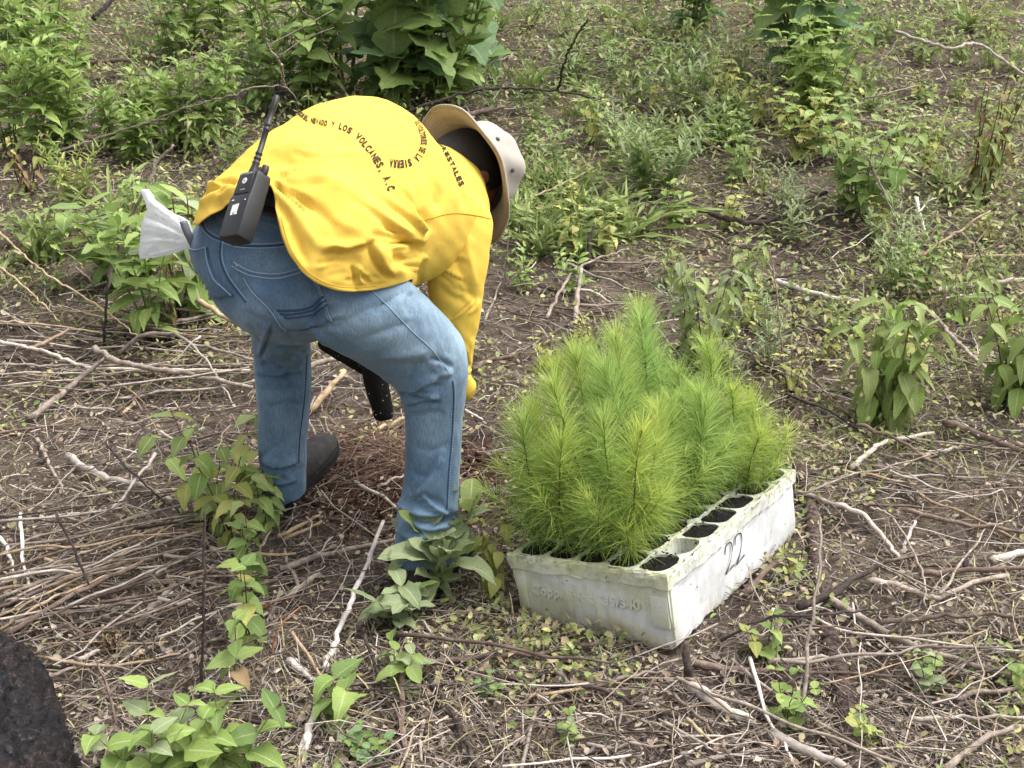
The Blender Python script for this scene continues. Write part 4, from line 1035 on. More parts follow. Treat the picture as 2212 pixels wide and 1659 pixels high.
M_NEED = needle_mat(); M_PSTEM, _, _ = base_mat('pine_stem', (.12, .075, .03), .8)
def ribbons(bases, dirs, lens, wid, droop, rng, segs=2):
    """thin bent blades: bases, unit directions, lengths"""
    n = len(bases); a = np.cross(dirs, rng.normal(size=(n, 3))); a /= np.linalg.norm(a, axis=1)[:, None] + 1e-9
    V = np.zeros((n, (segs + 1) * 2, 3))
    for s in range(segs + 1):
        f = s / segs; p = bases + dirs * (lens * f)[:, None]; p[:, 2] -= droop * lens * f * f
        w = np.broadcast_to(np.asarray(wid), (n,)) * (1 - .75 * f) * .5
        V[:, 2 * s] = p - a * w[:, None]; V[:, 2 * s + 1] = p + a * w[:, None]
    k = (np.arange(n) * (segs + 1) * 2)[:, None]
    F = np.concatenate([k + np.array([2 * s, 2 * s + 1, 2 * s + 3, 2 * s + 2]) for s in range(segs)], 0)
    return V.reshape(-1, 3), F
def seedling_meshes(h, seed):
    rg = np.random.default_rng(seed); bend = rg.normal(size=2) * .025
    t = np.linspace(0, 1, 14); stem = np.stack([bend[0] * t * t + .004 * np.sin(5 * t), bend[1] * t * t, h * t], 1)
    shoots = [(stem, .0024, int(760 * h / .3), 1.0)]
    for k in range(rg.integers(4, 7)):
        f = rg.uniform(.03, .4); b0 = stem[int(f * 13)]; az = rg.uniform(0, 6.28); l_ = rg.uniform(.05, .12)
        q = np.linspace(0, 1, 8)[:, None]; d = np.array([math.cos(az) * .75, math.sin(az) * .75, .65])
        shoots.append((b0 + d * l_ * q + np.array([0, 0, .03]) * q * q, .0014, 130, .6))
    VN, FN, TN, SV, k0 = [], [], [], [], 0
    for P, r_, n, sc in shoots:
        u = rg.random(n) ** .85; u = .06 + .94 * u; idx = u * (len(P) - 1); i0 = np.clip(idx.astype(int), 0, len(P) - 2); f = (idx - i0)[:, None]
        b = P[i0] * (1 - f) + P[i0 + 1] * f; ax = P[i0 + 1] - P[i0]; ax /= np.linalg.norm(ax, axis=1)[:, None]
        az = rg.uniform(0, 2 * math.pi, n); rad = np.stack([np.cos(az), np.sin(az), np.zeros(n)], 1); rad -= ax * np.einsum('ij,ij->i', rad, ax)[:, None]; rad /= np.linalg.norm(rad, axis=1)[:, None]
        el = np.interp(u, [0, .25, .75, 1], [-.35, .25, .85, 1.9]) + rg.normal(size=n) * .28
        d = rad + ax * el[:, None]; d /= np.linalg.norm(d, axis=1)[:, None]
        ln = np.interp(u, [0, .3, .8, 1], [.052, .080, .086, .056]) * rg.uniform(.7, 1.25, n) * (.55 + .45 * sc)
        V, F = ribbons(b, d, ln, rg.uniform(.0010, .0019, n), .26 - .2 * (u > .75), rg)
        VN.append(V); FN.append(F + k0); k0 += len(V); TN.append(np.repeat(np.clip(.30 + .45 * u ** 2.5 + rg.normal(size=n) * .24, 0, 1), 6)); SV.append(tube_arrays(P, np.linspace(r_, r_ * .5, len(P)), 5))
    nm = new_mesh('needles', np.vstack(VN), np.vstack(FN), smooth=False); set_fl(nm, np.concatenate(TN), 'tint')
    sm_ = new_mesh('stem', *join_arrays(SV)); return nm, sm_
PROTO = [seedling_meshes(h, 40 + k) for k, h in enumerate((.20, .255, .28, .305, .32, .345, .37, .33, .29))]
ORD = ('first', 'second', 'third', 'fourth', 'fifth'); ROWN = ('front row', 'second row', 'third row', 'fourth row', 'fifth row', 'sixth row', 'back row')
HMAP = [[2, 1, 0, 2, 9], [1, 5, 4, 1, 9], [6, 3, 5, 2, 9], [5, 6, 3, 1, 9], [6, 5, 2, 1, 9], [5, 6, 3, 2, 0], [6, 7, 4, 1, 0]]
q_t = Matrix([[*TRAY_R[i]] for i in range(3)]).to_euler()
for j in range(NCY):
    for i in range(5):
        if HMAP[j][i] == 9: continue
        c = TL(cell_c(i, j) + np.array([rgt.normal() * .006, rgt.normal() * .006, -.010]))
        k = HMAP[j][i]
        s_ = empty('pine_seedling', c, 'green pine seedling in white tray, %s, %s from its left edge' % (ROWN[j], ORD[i]), 'pine seedling', 'pine seedlings in the tray')
        M_ = Matrix([[*TRAY_R[q]] for q in range(3)]).to_4x4() @ Matrix.Rotation(rgt.uniform(0, 6.28), 4, 'Z')
        lean = Matrix.Rotation(rgt.normal() * .085, 4, 'X') @ Matrix.Rotation(rgt.normal() * .085 + (i - 1.5) * .06, 4, 'Y')
        s_.matrix_world = Matrix.Translation(Vector(c)) @ lean @ M_ @ Matrix.Scale(rgt.uniform(.84, 1.14), 4)
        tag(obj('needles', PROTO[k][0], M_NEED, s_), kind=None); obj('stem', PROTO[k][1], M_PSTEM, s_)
# ---- seedlings lifted out of the tray and held in the left hand, root plugs hanging
def plug_mesh():
    rows = []
    for z, r_ in ((0, .030), (-.01, .031), (-.05, .030), (-.10, .027), (-.135, .024), (-.148, .017), (-.15, .004)):
        rows.append([(math.cos(t) * r_ * (1 + rgt.normal() * .03), math.sin(t) * r_ * (1 + rgt.normal() * .03), z) for t in np.linspace(0, 2 * math.pi, 22, endpoint=False)])
    S = np.array(rows); S2 = np.array([catmull(S[:, k], 22) for k in range(22)]).transpose(1, 0, 2); V, F = close_grid(S2); me = fix_normals(new_mesh('root_plug', V, F)); ripple(me, .0014, 260, 5); return me
PLUGM = plug_mesh()
pv, pf = [], []
PERL, _, _ = base_mat('perlite', (.8, .8, .78), .9)
for lab, top, ax, in (('pine seedling held in hand, dark root plug pointing straight down', up_(803, 782, 3.10), nrm(up_(828, 893, 3.10) - up_(803, 782, 3.10))),
                      ('pine seedling held in hand, dark root plug slanting sideways behind thigh', up_(800, 790, 3.14), nrm(up_(718, 745, 3.16) - up_(800, 790, 3.14)))):
    s_ = empty('pine_seedling', top, lab, 'pine seedling', 'pine seedlings being planted')
    zq = Vector(-ax).to_track_quat('Z', 'Y'); s_.matrix_world = Matrix.Translation(Vector(top)) @ zq.to_matrix().to_4x4()
    obj('root_plug', PLUGM, M_PEAT, s_)
    bits = []
    for k in range(34):
        t = rgt.uniform(0, 6.28); z = rgt.uniform(-.14, -.005); bits.append(ellipsoid((math.cos(t) * .0295 * (1 + z), math.sin(t) * .0295 * (1 + z), z), (.0012, 0, 0), (0, .0012, 0), (0, 0, .0012), 6, 4))
    tag(obj('perlite', new_mesh('perlite', *join_arrays(bits)), PERL, s_), kind='stuff')
    if 'straight' in lab: obj('needles', PROTO[0][0], M_NEED, s_, (0, 0, 0)).scale = (.6, .6, .6); obj('stem', PROTO[0][1], M_PSTEM, s_).scale = (.6, .6, .6)
# ================================================================== plants
def leaf_mat(name, dark, light, rib=(.30, .36, .16), rough=.5, trans=.35, spots=0.0, spotc=(.16, .09, .03)):
    m, t, b = base_mat(name, dark, rough, .35)
    at = node(t, 'ShaderNodeAttribute', attribute_name='tint'); md = node(t, 'ShaderNodeAttribute', attribute_name='mid'); oi = node(t, 'ShaderNodeObjectInfo')
    ad = node(t, 'ShaderNodeMath', operation='ADD'); t.links.new(at.outputs['Fac'], ad.inputs[0]); t.links.new(oi.outputs['Random'], ad.inputs[1])
    fr = node(t, 'ShaderNodeMath', operation='FRACT'); t.links.new(ad.outputs[0], fr.inputs[0])
    c = coords(t); n = noise(t, 30, 4, .6, c); n2 = noise(t, 180, 3, .6, c)
    a = mix(t, fr.outputs[0], dark, light)
    r_ = ramp(t, [(.3, (.72, .76, .7)), (.7, (1.18, 1.15, 1.1))]); t.links.new(n.outputs[0], r_.inputs[0]); a = mix(t, 1.0, a, r_.outputs[0], 'MULTIPLY')
    rr = ramp(t, [(.0, (1, 1, 1)), (.10, (0, 0, 0))]); t.links.new(md.outputs['Fac'], rr.inputs[0])
    a2 = mix(t, rr.outputs[0], a, rib)
    if spots:
        rs = ramp(t, [(spots, (0, 0, 0)), (spots + .05, (1, 1, 1))]); t.links.new(n2.outputs[0], rs.inputs[0]); a2 = mix(t, rs.outputs[0], a2, spotc)
    t.links.new(a2, b.inputs['Base Color']); bump(t, b, n2.outputs[0], .35, .003)
    tr = node(t, 'ShaderNodeBsdfTranslucent'); t.links.new(a2, tr.inputs[0]); mx = node(t, 'ShaderNodeMixShader'); mx.inputs[0].default_value = trans
    t.links.new(b.outputs[0], mx.inputs[1]); t.links.new(tr.outputs[0], mx.inputs[2]); t.links.new(mx.outputs[0], t.nodes['Material Output'].inputs[0]); return m
M_LF = {
    'mid': leaf_mat('leaf_mid_green', (.145, .23, .065), (.27, .36, .11), spots=.70),
    'bright': leaf_mat('leaf_bright_green', (.21, .32, .08), (.35, .45, .13), (.50, .56, .27), spots=.73),
    'yellow': leaf_mat('leaf_yellow_green', (.30, .33, .08), (.50, .50, .16), (.55, .53, .26), spots=.64),
    'dark': leaf_mat('leaf_dark_green', (.13, .23, .10), (.22, .33, .15), (.32, .42, .2)),
    'grey': leaf_mat('leaf_grey_green', (.24, .30, .15), (.38, .44, .25), (.48, .52, .34), rough=.65, spots=.72),
    'dry': leaf_mat('leaf_dry_brown', (.13, .08, .045), (.33, .23, .13), (.3, .22, .12), rough=.8, trans=.2),
    'droop': leaf_mat('leaf_soft_green', (.22, .29, .09), (.37, .43, .17), (.48, .52, .28), rough=.7, spots=.70),
    'grass': leaf_mat('grass_green', (.16, .23, .07), (.32, .39, .13), (.34, .4, .17)),
}
M_ST = {'green': base_mat('stem_green', (.14, .19, .05), .7)[0], 'brown': base_mat('stem_brown', (.09, .055, .035), .85)[0], 'red': base_mat('stem_red', (.10, .035, .025), .8)[0], 'dark': base_mat('stem_dark', (.022, .017, .015), .9)[0]}
def leaf_arrays(L, Wd, shape='ovate', fold=.25, curl=.3, serr=0.0, n=8, wave=0.0, seed=0, thin=False):
    rg = np.random.default_rng(seed); t = np.linspace(0, 1, n + 1)
    if shape == 'ovate': w = np.sin(math.pi * t ** .62) ** .9 * (1 - .25 * t)
    elif shape == 'lance': w = np.sin(math.pi * t ** .75) * (1 - .15 * t)
    elif shape == 'ellip': w = np.sin(math.pi * np.clip(t, 0, 1) ** 1.08) ** .62
    elif shape == 'blade': w = np.clip(1 - t, 0, 1) ** .6 * np.clip(t * 6 + .5, 0, 1)
    elif shape == 'lobed': w = np.sin(math.pi * t ** .55) ** .7 * (1 + .28 * np.cos(t * 19))
    w = np.clip(w, 0, None); w[0] = .06; w[-1] = .02
    if serr: w[1:-1] *= 1 + serr * (np.where(np.arange(1, n) % 2 == 0, 1, -1))
    w = w / w.max() * Wd / 2
    cur = curl * t; y = np.concatenate([[0], np.cumsum(np.cos((cur[1:] + cur[:-1]) / 2 * 2) * L / n)]); z = -np.concatenate([[0], np.cumsum(np.sin((cur[1:] + cur[:-1]) / 2 * 2) * L / n)])
    V, mid = [], []
    for i in range(n + 1):
        f = fold * w[i]; wv = wave * L * math.sin(i * 1.9 + seed)
        row = [(-w[i], y[i], z[i] + f + wv), (-w[i] * .5, y[i], z[i] + f * .42), (0, y[i], z[i]), (w[i] * .5, y[i], z[i] + f * .42), (w[i], y[i], z[i] + f - wv)]
        if thin: row = [row[0], row[2], row[4]]
        V += row; mid += [1, .5, 0, .5, 1] if not thin else [1, 0, 1]
    k = 5 if not thin else 3; F = []
    for i in range(n):
        for j in range(k - 1): a = i * k + j; F.append((a, a + 1, a + k + 1, a + k))
    return np.array(V), np.array(F), np.array(mid, float)
def leaf_mesh(name, **kw):
    V, F, mid = leaf_arrays(**kw); me = new_mesh(name, V, F); set_fl(me, mid, 'mid'); return me
SP = {}   # species -> list of unit-length leaf shapes (scaled per leaf)
SPEC = {'lance': dict(Wd=.34, shape='lance', fold=.35), 'ovate': dict(Wd=.62, shape='ovate', fold=.25, serr=.05), 'ellip': dict(Wd=.48, shape='ellip', fold=.3), 'lobed': dict(Wd=.85, shape='lobed', fold=.2), 'long': dict(Wd=.17, shape='lance', fold=.4), 'droop': dict(Wd=.42, shape='ovate', fold=.45, serr=.03), 'round': dict(Wd=.8, shape='ellip', fold=.15), 'blade': dict(Wd=.07, shape='blade', fold=.5)}
for sn, kw in SPEC.items():
    SP[sn] = []
    for k in range(5):
        kk_ = dict(kw); kk_['curl'] = (.12, .3, .5, .2, .75)[k]; kk_['fold'] = kw['fold'] * (.5 + .3 * k); kk_['seed'] = k; kk_['wave'] = .012 + .008 * k
        kk_['n'] = 14 if sn == 'lobed' else 9
        SP[sn].append((leaf_arrays(L=1.0, **kk_), kk_))
LEAFME = {}
def shared_leaf(sn, k, mat):
    key = (sn, k, mat)
    if key not in LEAFME:
        V, F, mid = SP[sn][k][0]; me = new_mesh('leaf', V, F); set_fl(me, mid, 'mid'); me.materials.append(M_LF[mat]); LEAFME[key] = me
    return LEAFME[key]
def leaf_frame(pos, az, el, roll, s):
    return Matrix.Translation(Vector(pos)) @ Matrix.Rotation(az, 4, 'Z') @ Matrix.Rotation(el, 4, 'X') @ Matrix.Rotation(roll, 4, 'Y') @ Matrix.Scale(s, 4)
def gen_plant(rg, h, stems=1, spread=.3, pairs=6, leaf=.09, sn='lance', el=.35, el_top=.9, opp=True, top_scale=.45, bot=.15, bend=.15, srad=.003, jitter=.3, low_scale=.8, whorl=2):
    """stems (polylines with radii) and a list of leaves (pos, az, el, roll, size, variant)"""
    ST, LV = [], []
    for s in range(stems):
        a = rg.uniform(0, 6.28); o = np.array([math.cos(a), math.sin(a), 0]) * (spread * h * (rg.random() ** .5) if stems > 1 else 0)
        hh = h * rg.uniform(.75, 1.0) if stems > 1 else h
        a2 = rg.uniform(0, 6.28); b = np.array([math.cos(a2), math.sin(a2), 0]) * bend * hh * rg.uniform(.4, 1.2) + o * .7
        t = np.linspace(0, 1, 9)[:, None]; P = o * .25 + b * t ** 1.6 + np.array([0, 0, hh]) * t + rg.normal(size=(9, 3)) * .006 * hh * (t > 0)
        ST.append((P, np.linspace(srad, srad * .35, 9))); az0 = rg.uniform(0, 6.28)
        for k in range(pairs):
            f = bot + (1 - bot) * (k + rg.uniform(0, .4)) / max(pairs - 1 + .4, 1); f = min(f, 1.0); i = f * 8; i0 = min(int(i), 7); p = P[i0] * (1 - (i - i0)) + P[i0 + 1] * (i - i0)
            sc = leaf * np.interp(f, [0, .45, 1], [low_scale, 1.0, top_scale]) * rg.uniform(.8, 1.15)
            az = az0 + k * (math.pi / 2 if opp else 2.4) + rg.normal() * jitter
            for q in range(whorl if opp else 1):
                LV.append((p, az + q * 2 * math.pi / max(whorl, 1) + rg.normal() * jitter * .4, np.interp(f, [0, 1], [el, el_top]) + rg.normal() * jitter * .5, rg.normal() * .25, sc * rg.uniform(.85, 1.1), rg.integers(0, 5)))
    return ST, LV
def plant(name, label, cat, base, rg, mat='mid', stem='green', group=None, joined=False, sn='lance', extra=None, **kw):
    e = empty(name, base, label, cat, group)
    ST, LV = gen_plant(rg, sn=sn, **kw)
    build_plant(e, ST, LV, sn, mat, stem, joined, rg); return e
def foliage_mesh(LV, sn, rg):
    VV, FF, MM, TT, k0 = [], [], [], [], 0
    for p, az, el, ro, s, k in LV:
        V, F, mid = SP[sn][k][0]; M_ = np.array(leaf_frame(p, az, el, ro, s)); VV.append(V @ M_[:3, :3].T + M_[:3, 3]); FF.append(F + k0); k0 += len(V); MM.append(mid); TT.append(np.full(len(V), rg.random() * .999))
    me = new_mesh('foliage', np.vstack(VV), np.vstack(FF)); set_fl(me, np.concatenate(MM), 'mid'); set_fl(me, np.concatenate(TT), 'tint'); return me
def build_plant(e, ST, LV, sn, mat, stem, joined, rg):
    for P, r_ in ST: obj('stem', new_mesh('stem', *tube_arrays(P, r_, 6)), M_ST[stem], e)
    mats = mat if isinstance(mat, tuple) else (mat,)
    if joined: tag(obj('foliage', foliage_mesh(LV, sn, rg), M_LF[mats[0]], e), kind='stuff')
    else:
        for p, az, el, ro, s, k in LV:
            m_ = mats[int(rg.integers(0, len(mats)))]; o = obj('leaf', shared_leaf(sn, int(k), m_), None, e); o.matrix_local = leaf_frame(p, az, el, ro, s)
def rgs(s): return np.random.default_rng(s)
# ---- plants close to the camera and the tray, leaf by leaf
plant('leafy_weed', 'pale green broad-leaved weed at the bottom edge beside the charred log', 'weed', G(330, 1690), rgs(1), ('bright', 'bright', 'grey'), 'green', sn='ovate', h=.15, stems=4, spread=.75, pairs=4, leaf=.075, el=.15, el_top=.45, top_scale=.75, srad=.0028)
plant('leafy_weed', 'pale green broad-leaved weed, bigger clump at the bottom edge', 'weed', G(490, 1690), rgs(22), ('bright', 'bright', 'mid'), 'green', sn='ovate', h=.16, stems=4, spread=.7, pairs=4, leaf=.078, el=.15, el_top=.45, top_scale=.75, srad=.0028)
plant('leafy_weed', 'serrated green weed with reddish lower leaf above the bottom clump', 'weed', G(510, 1520), rgs(3), ('mid', 'bright', 'mid', 'dry'), 'red', sn='ovate', h=.17, stems=1, pairs=5, leaf=.062, el=-.35, el_top=.3, top_scale=.7, bend=.25, srad=.0022)
plant('leafy_weed', 'tall green weed with curled yellow tip left of the white stick', 'weed', G(540, 1400), rgs(5), ('bright', 'mid', 'yellow'), 'red', sn='ovate', h=.24, stems=2, spread=.2, pairs=5, leaf=.062, el=-.5, el_top=.2, top_scale=.75, bend=.2, srad=.0022)
plant('wilting_weed', 'wilting weed with hanging yellow-green leaves left of the rear boot', 'weed', G(470, 1150), rgs(6), ('droop', 'yellow', 'bright'), 'brown', sn='ovate', h=.26, stems=5, spread=.45, pairs=5, leaf=.075, el=-.9, el_top=-.3, top_scale=.8, bend=.5, srad=.002)
plant('wilting_weed', 'wilting weed with curled leaves against the rear trouser cuff', 'weed', G(590, 1150), rgs(7), ('droop', 'bright'), 'brown', sn='ovate', h=.18, stems=3, spread=.35, pairs=5, leaf=.068, el=-.9, el_top=-.2, top_scale=.9, bend=.2, srad=.002)
plant('oval_leaf_plant', 'grey-green plant with oval leaves in front of the near foot', 'plant', G(925, 1300), rgs(8), ('grey',), 'green', sn='ellip', h=.15, stems=4, spread=.5, pairs=3, leaf=.125, el=.35, el_top=.95, top_scale=.9, srad=.003, bot=.3)
plant('oval_leaf_plant', 'low rosette of oval leaves between white stick and near foot', 'plant', G(855, 1350), rgs(9), ('grey', 'grey', 'bright'), 'green', sn='ellip', h=.10, stems=4, spread=.9, pairs=3, leaf=.09, el=.05, el_top=.5, top_scale=.9, srad=.0025, bot=.3)
plant('wilting_weed', 'yellow insect-bitten weed hanging beside the tray corner', 'weed', G(1062, 1300), rgs(10), ('yellow',), 'brown', sn='ovate', h=.21, stems=3, spread=.25, pairs=6, leaf=.05, el=-.9, el_top=-.4, top_scale=.8, bend=.12, srad=.002)
plant('leafy_weed', 'low leafy weed below the white stick with toothed leaf', 'weed', G(715, 1575), rgs(12), ('mid', 'bright'), 'green', sn='ovate', h=.10, stems=2, spread=.5, pairs=3, leaf=.075, el=-.2, el_top=.3, top_scale=.8, srad=.002)
plant('leafy_weed', 'drab green weed beside the forked brown branch', 'weed', G(860, 1480), rgs(13), ('mid', 'grey'), 'green', sn='ellip', h=.08, stems=3, spread=.7, pairs=3, leaf=.07, el=0, el_top=.4, top_scale=.8, srad=.002)
plant('leafy_weed', 'small clover-like weed under the tray front', 'weed', G(1060, 1500), rgs(14), ('mid', 'dark'), 'green', sn='round', h=.04, stems=5, spread=1.2, pairs=2, leaf=.028, el=.2, el_top=.4, srad=.0012)
plant('leafy_weed', 'weed with rounded leaves beside the scaly log, nearest the bottom', 'weed', G(1700, 1560), rgs(15), ('bright', 'mid'), 'brown', sn='round', h=.12, stems=4, spread=.6, pairs=3, leaf=.045, el=-.1, el_top=.4, srad=.0018)
plant('leafy_weed', 'weed with pale toothed leaves right of the tray corner', 'weed', G(1650, 1420), rgs(16), ('yellow', 'mid', 'bright'), 'brown', sn='ovate', h=.10, stems=3, spread=.7, pairs=3, leaf=.058, el=-.2, el_top=.3, srad=.0018)
plant('leafy_weed', 'yellow-leaved twig leaning on the numbered side of the tray', 'weed', G(1720, 1245), rgs(17), ('yellow', 'droop'), 'dark', sn='ellip', h=.09, stems=2, spread=.6, pairs=3, leaf=.038, el=-.3, el_top=.3, srad=.0015)
plant('leafy_weed', 'weed with rounded grey leaves near the right edge bottom', 'weed', G(2010, 1500), rgs(18), ('grey', 'mid'), 'brown', sn='round', h=.10, stems=3, spread=.5, pairs=4, leaf=.036, el=0, el_top=.4, srad=.0015)
plant('leafy_weed', 'bright leaf sprig at the right edge below the grey branch', 'weed', G(2200, 1480), rgs(19), ('bright', 'mid'), 'green', sn='ovate', h=.10, stems=2, spread=.5, pairs=3, leaf=.055, el=-.2, el_top=.3, srad=.0015)
plant('leafy_weed', 'thin weed with small round leaves at the bottom right corner', 'weed', G(1880, 1620), rgs(20), ('bright', 'yellow'), 'green', sn='round', h=.09, stems=3, spread=.6, pairs=3, leaf=.038, el=0, el_top=.4, srad=.0015)
plant('leafy_weed', 'low round-leaved weed at the bottom edge near the middle', 'weed', G(790, 1640), rgs(21), ('mid', 'dark'), 'green', sn='round', h=.07, stems=5, spread=1.0, pairs=3, leaf=.035, el=.0, el_top=.4, srad=.0015)
plant('leafy_weed', 'small round-leaved sprig below the tray, right of the brown branch', 'weed', G(1230, 1600), rgs(23), ('mid', 'grey'), 'green', sn='round', h=.08, stems=2, spread=.6, pairs=4, leaf=.03, el=.0, el_top=.4, srad=.0013)
plant('leafy_weed', 'tall spindly weed with nodding yellow-green leaves left of the rear leg', 'weed', G(500, 1205), rgs(24), ('droop', 'bright', 'yellow'), 'brown', sn='ovate', h=.40, stems=2, spread=.25, pairs=7, leaf=.075, el=-.7, el_top=-.1, top_scale=.8, bend=.3, srad=.0024)
plant('leafy_weed', 'leafy weed joining the serrated weed and the wilting one', 'weed', G(545, 1290), rgs(25), ('bright', 'droop', 'mid'), 'red', sn='ovate', h=.22, stems=2, spread=.25, pairs=5, leaf=.07, el=-.4, el_top=.2, top_scale=.8, bend=.25, srad=.0022)
plant('oval_leaf_plant', 'tall loose oval-leaf plant standing against the near trouser cuff', 'plant', G(955, 1265), rgs(26), ('grey', 'grey', 'droop'), 'green', sn='ellip', h=.20, stems=3, spread=.3, pairs=4, leaf=.12, el=.3, el_top=1.1, top_scale=.9, srad=.003, bot=.35, bend=.3)
plant('dried_weed', 'dark dried seed clump standing above the charred log', 'weed', G(243, 1420), rgs(27), ('dry',), 'dark', sn='ellip', h=.07, stems=6, spread=.35, pairs=4, leaf=.018, el=.2, el_top=.8, srad=.0015)
# ---- behind the tray and to the right
plant('drooping_shrub', 'soft green shrub with hanging leaves behind the tray seedlings', 'shrub', G(1505, 790), rgs(31), ('droop', 'droop', 'grey'), 'brown', sn='droop', h=.36, stems=8, spread=.45, pairs=7, leaf=.075, el=-1.0, el_top=-.3, top_scale=.8, bend=.2, srad=.0025)
plant('drooping_shrub', 'large soft green shrub with hanging leaves right of the tray', 'shrub', G(1910, 925), rgs(32), ('droop', 'bright', 'droop'), 'green', sn='droop', h=.40, stems=7, spread=.36, pairs=7, leaf=.125, el=-1.05, el_top=-.35, top_scale=.7, bend=.15, srad=.003)
plant('drooping_shrub', 'hanging-leaved green shrub cut by the right edge beside grey branch', 'shrub', G(2190, 880), rgs(33), ('droop', 'bright', 'mid'), 'brown', sn='droop', h=.38, stems=7, spread=.45, pairs=6, leaf=.115, el=-.9, el_top=-.2, top_scale=.7, bend=.2, srad=.003)
plant('leafy_weed', 'light green weed above the pale log, upper part of the right side', 'weed', G(1990, 640), rgs(34), ('droop', 'bright'), 'green', sn='ellip', h=.26, stems=4, spread=.4, pairs=6, leaf=.06, el=-.3, el_top=.4, srad=.0025)
plant('leafy_weed', 'rounded green shrub in front of the curved grey twig, upper right', 'shrub', G(1860, 470), rgs(35), ('mid', 'bright', 'droop'), 'green', sn='ovate', h=.48, stems=12, spread=.6, pairs=6, leaf=.115, el=-.3, el_top=.3, srad=.003)
plant('yellowing_bush', 'yellow-green bush between the rounded bush and green shrub', 'bush', G(1750, 345), rgs(36), ('yellow', 'bright'), 'brown', sn='ellip', h=.36, stems=11, spread=.75, pairs=6, leaf=.10, el=-.1, el_top=.5, srad=.0025)
plant('round_leaved_bush', 'dense light green bush of rounded leaves at upper right', 'bush', G(1765, 262), rgs(37), ('bright',), 'green', sn='ovate', h=.60, stems=16, spread=.55, pairs=7, leaf=.12, el=-.2, el_top=.35, srad=.0035)
plant('yellowing_bush', 'small yellowing bush left of the dense light green bush', 'bush', G(1570, 270), rgs(38), ('yellow', 'droop'), 'brown', sn='droop', h=.34, stems=7, spread=.5, pairs=5, leaf=.10, el=-.5, el_top=.1, srad=.0025)
plant('broad_leaved_plant', 'tall dark green plant with broad leaves at the top right', 'plant', G(1745, 175), rgs(39), ('dark', 'dark', 'mid'), 'green', sn='ovate', h=1.1, stems=8, spread=.42, pairs=9, leaf=.26, el=-.25, el_top=.6, top_scale=.7, srad=.009, jitter=.25)
plant('broad_leaved_plant', 'dark green leafy plant cut by the top edge, left of the tallest one', 'plant', G(1480, 95), rgs(40), ('dark', 'mid'), 'green', sn='lance', h=.95, stems=9, spread=.4, pairs=9, leaf=.20, el=.2, el_top=.8, srad=.006)
plant('willowy_shrub', 'narrow-leaved blue-green shrub in the middle, right of the hat', 'shrub', G(1410, 425), rgs(41), ('grey', 'mid'), 'green', sn='long', h=.36, stems=22, spread=.8, pairs=8, leaf=.12, el=.5, el_top=1.0, whorl=2, srad=.0018)
plant('willowy_shrub', 'narrow-leaved green shrub, far one above the middle branch', 'shrub', G(1480, 250), rgs(42), ('mid', 'grey'), 'green', sn='long', h=.38, stems=13, spread=.6, pairs=7, leaf=.12, el=.4, el_top=1.0, srad=.0018)
plant('yellow_stalk_weed', 'tall yellow-brown stalky weed at the right side, upper third', 'weed', G(2110, 440), rgs(43), ('yellow', 'dry', 'droop'), 'brown', sn='droop', h=.6, stems=7, spread=.4, pairs=9, leaf=.085, el=-.8, el_top=-.1, srad=.004)
# big lobed-leaf plant behind the hat
plant('lobed_leaf_plant', 'large dark green plant with big lobed leaves behind the shirt', 'plant', G(850, 232), rgs(51), ('dark', 'mid', 'mid'), 'green', sn='lobed', h=1.05, stems=7, spread=.45, pairs=8, leaf=.36, el=-.25, el_top=.35, top_scale=.8, srad=.013, bot=.16, opp=False, jitter=.8)
plant('lobed_leaf_plant', 'big lobed-leaf plant cut by the top edge, stems in view', 'plant', G(1010, 190), rgs(52), ('dark', 'mid', 'mid'), 'green', sn='lobed', h=1.05, stems=6, spread=.4, pairs=8, leaf=.34, el=-.25, el_top=.3, top_scale=.8, srad=.012, bot=.16, opp=False, jitter=.8)
plant('lobed_leaf_plant', 'lobed-leaf plant with tall pale stems, leftmost of the lobed ones', 'plant', G(745, 195), rgs(55), ('dark', 'mid'), 'green', sn='lobed', h=1.0, stems=5, spread=.4, pairs=6, leaf=.30, el=-.2, el_top=.3, top_scale=.8, srad=.012, bot=.25, opp=False, jitter=.8)
plant('broad_leaved_weed', 'mid-green weed with triangular leaves just above the back of shirt', 'weed', G(955, 242), rgs(53), ('mid', 'bright', 'mid'), 'green', sn='ovate', h=.68, stems=8, spread=.36, pairs=7, leaf=.19, el=.0, el_top=.6, top_scale=.6, srad=.006)
plant('broad_leaved_weed', 'bright green weed with pointed leaves between antenna and lobed plant', 'weed', G(680, 245), rgs(54), ('mid', 'bright'), 'green', sn='ovate', h=.66, stems=8, spread=.4, pairs=7, leaf=.18, el=.1, el_top=.7, top_scale=.6, srad=.005)
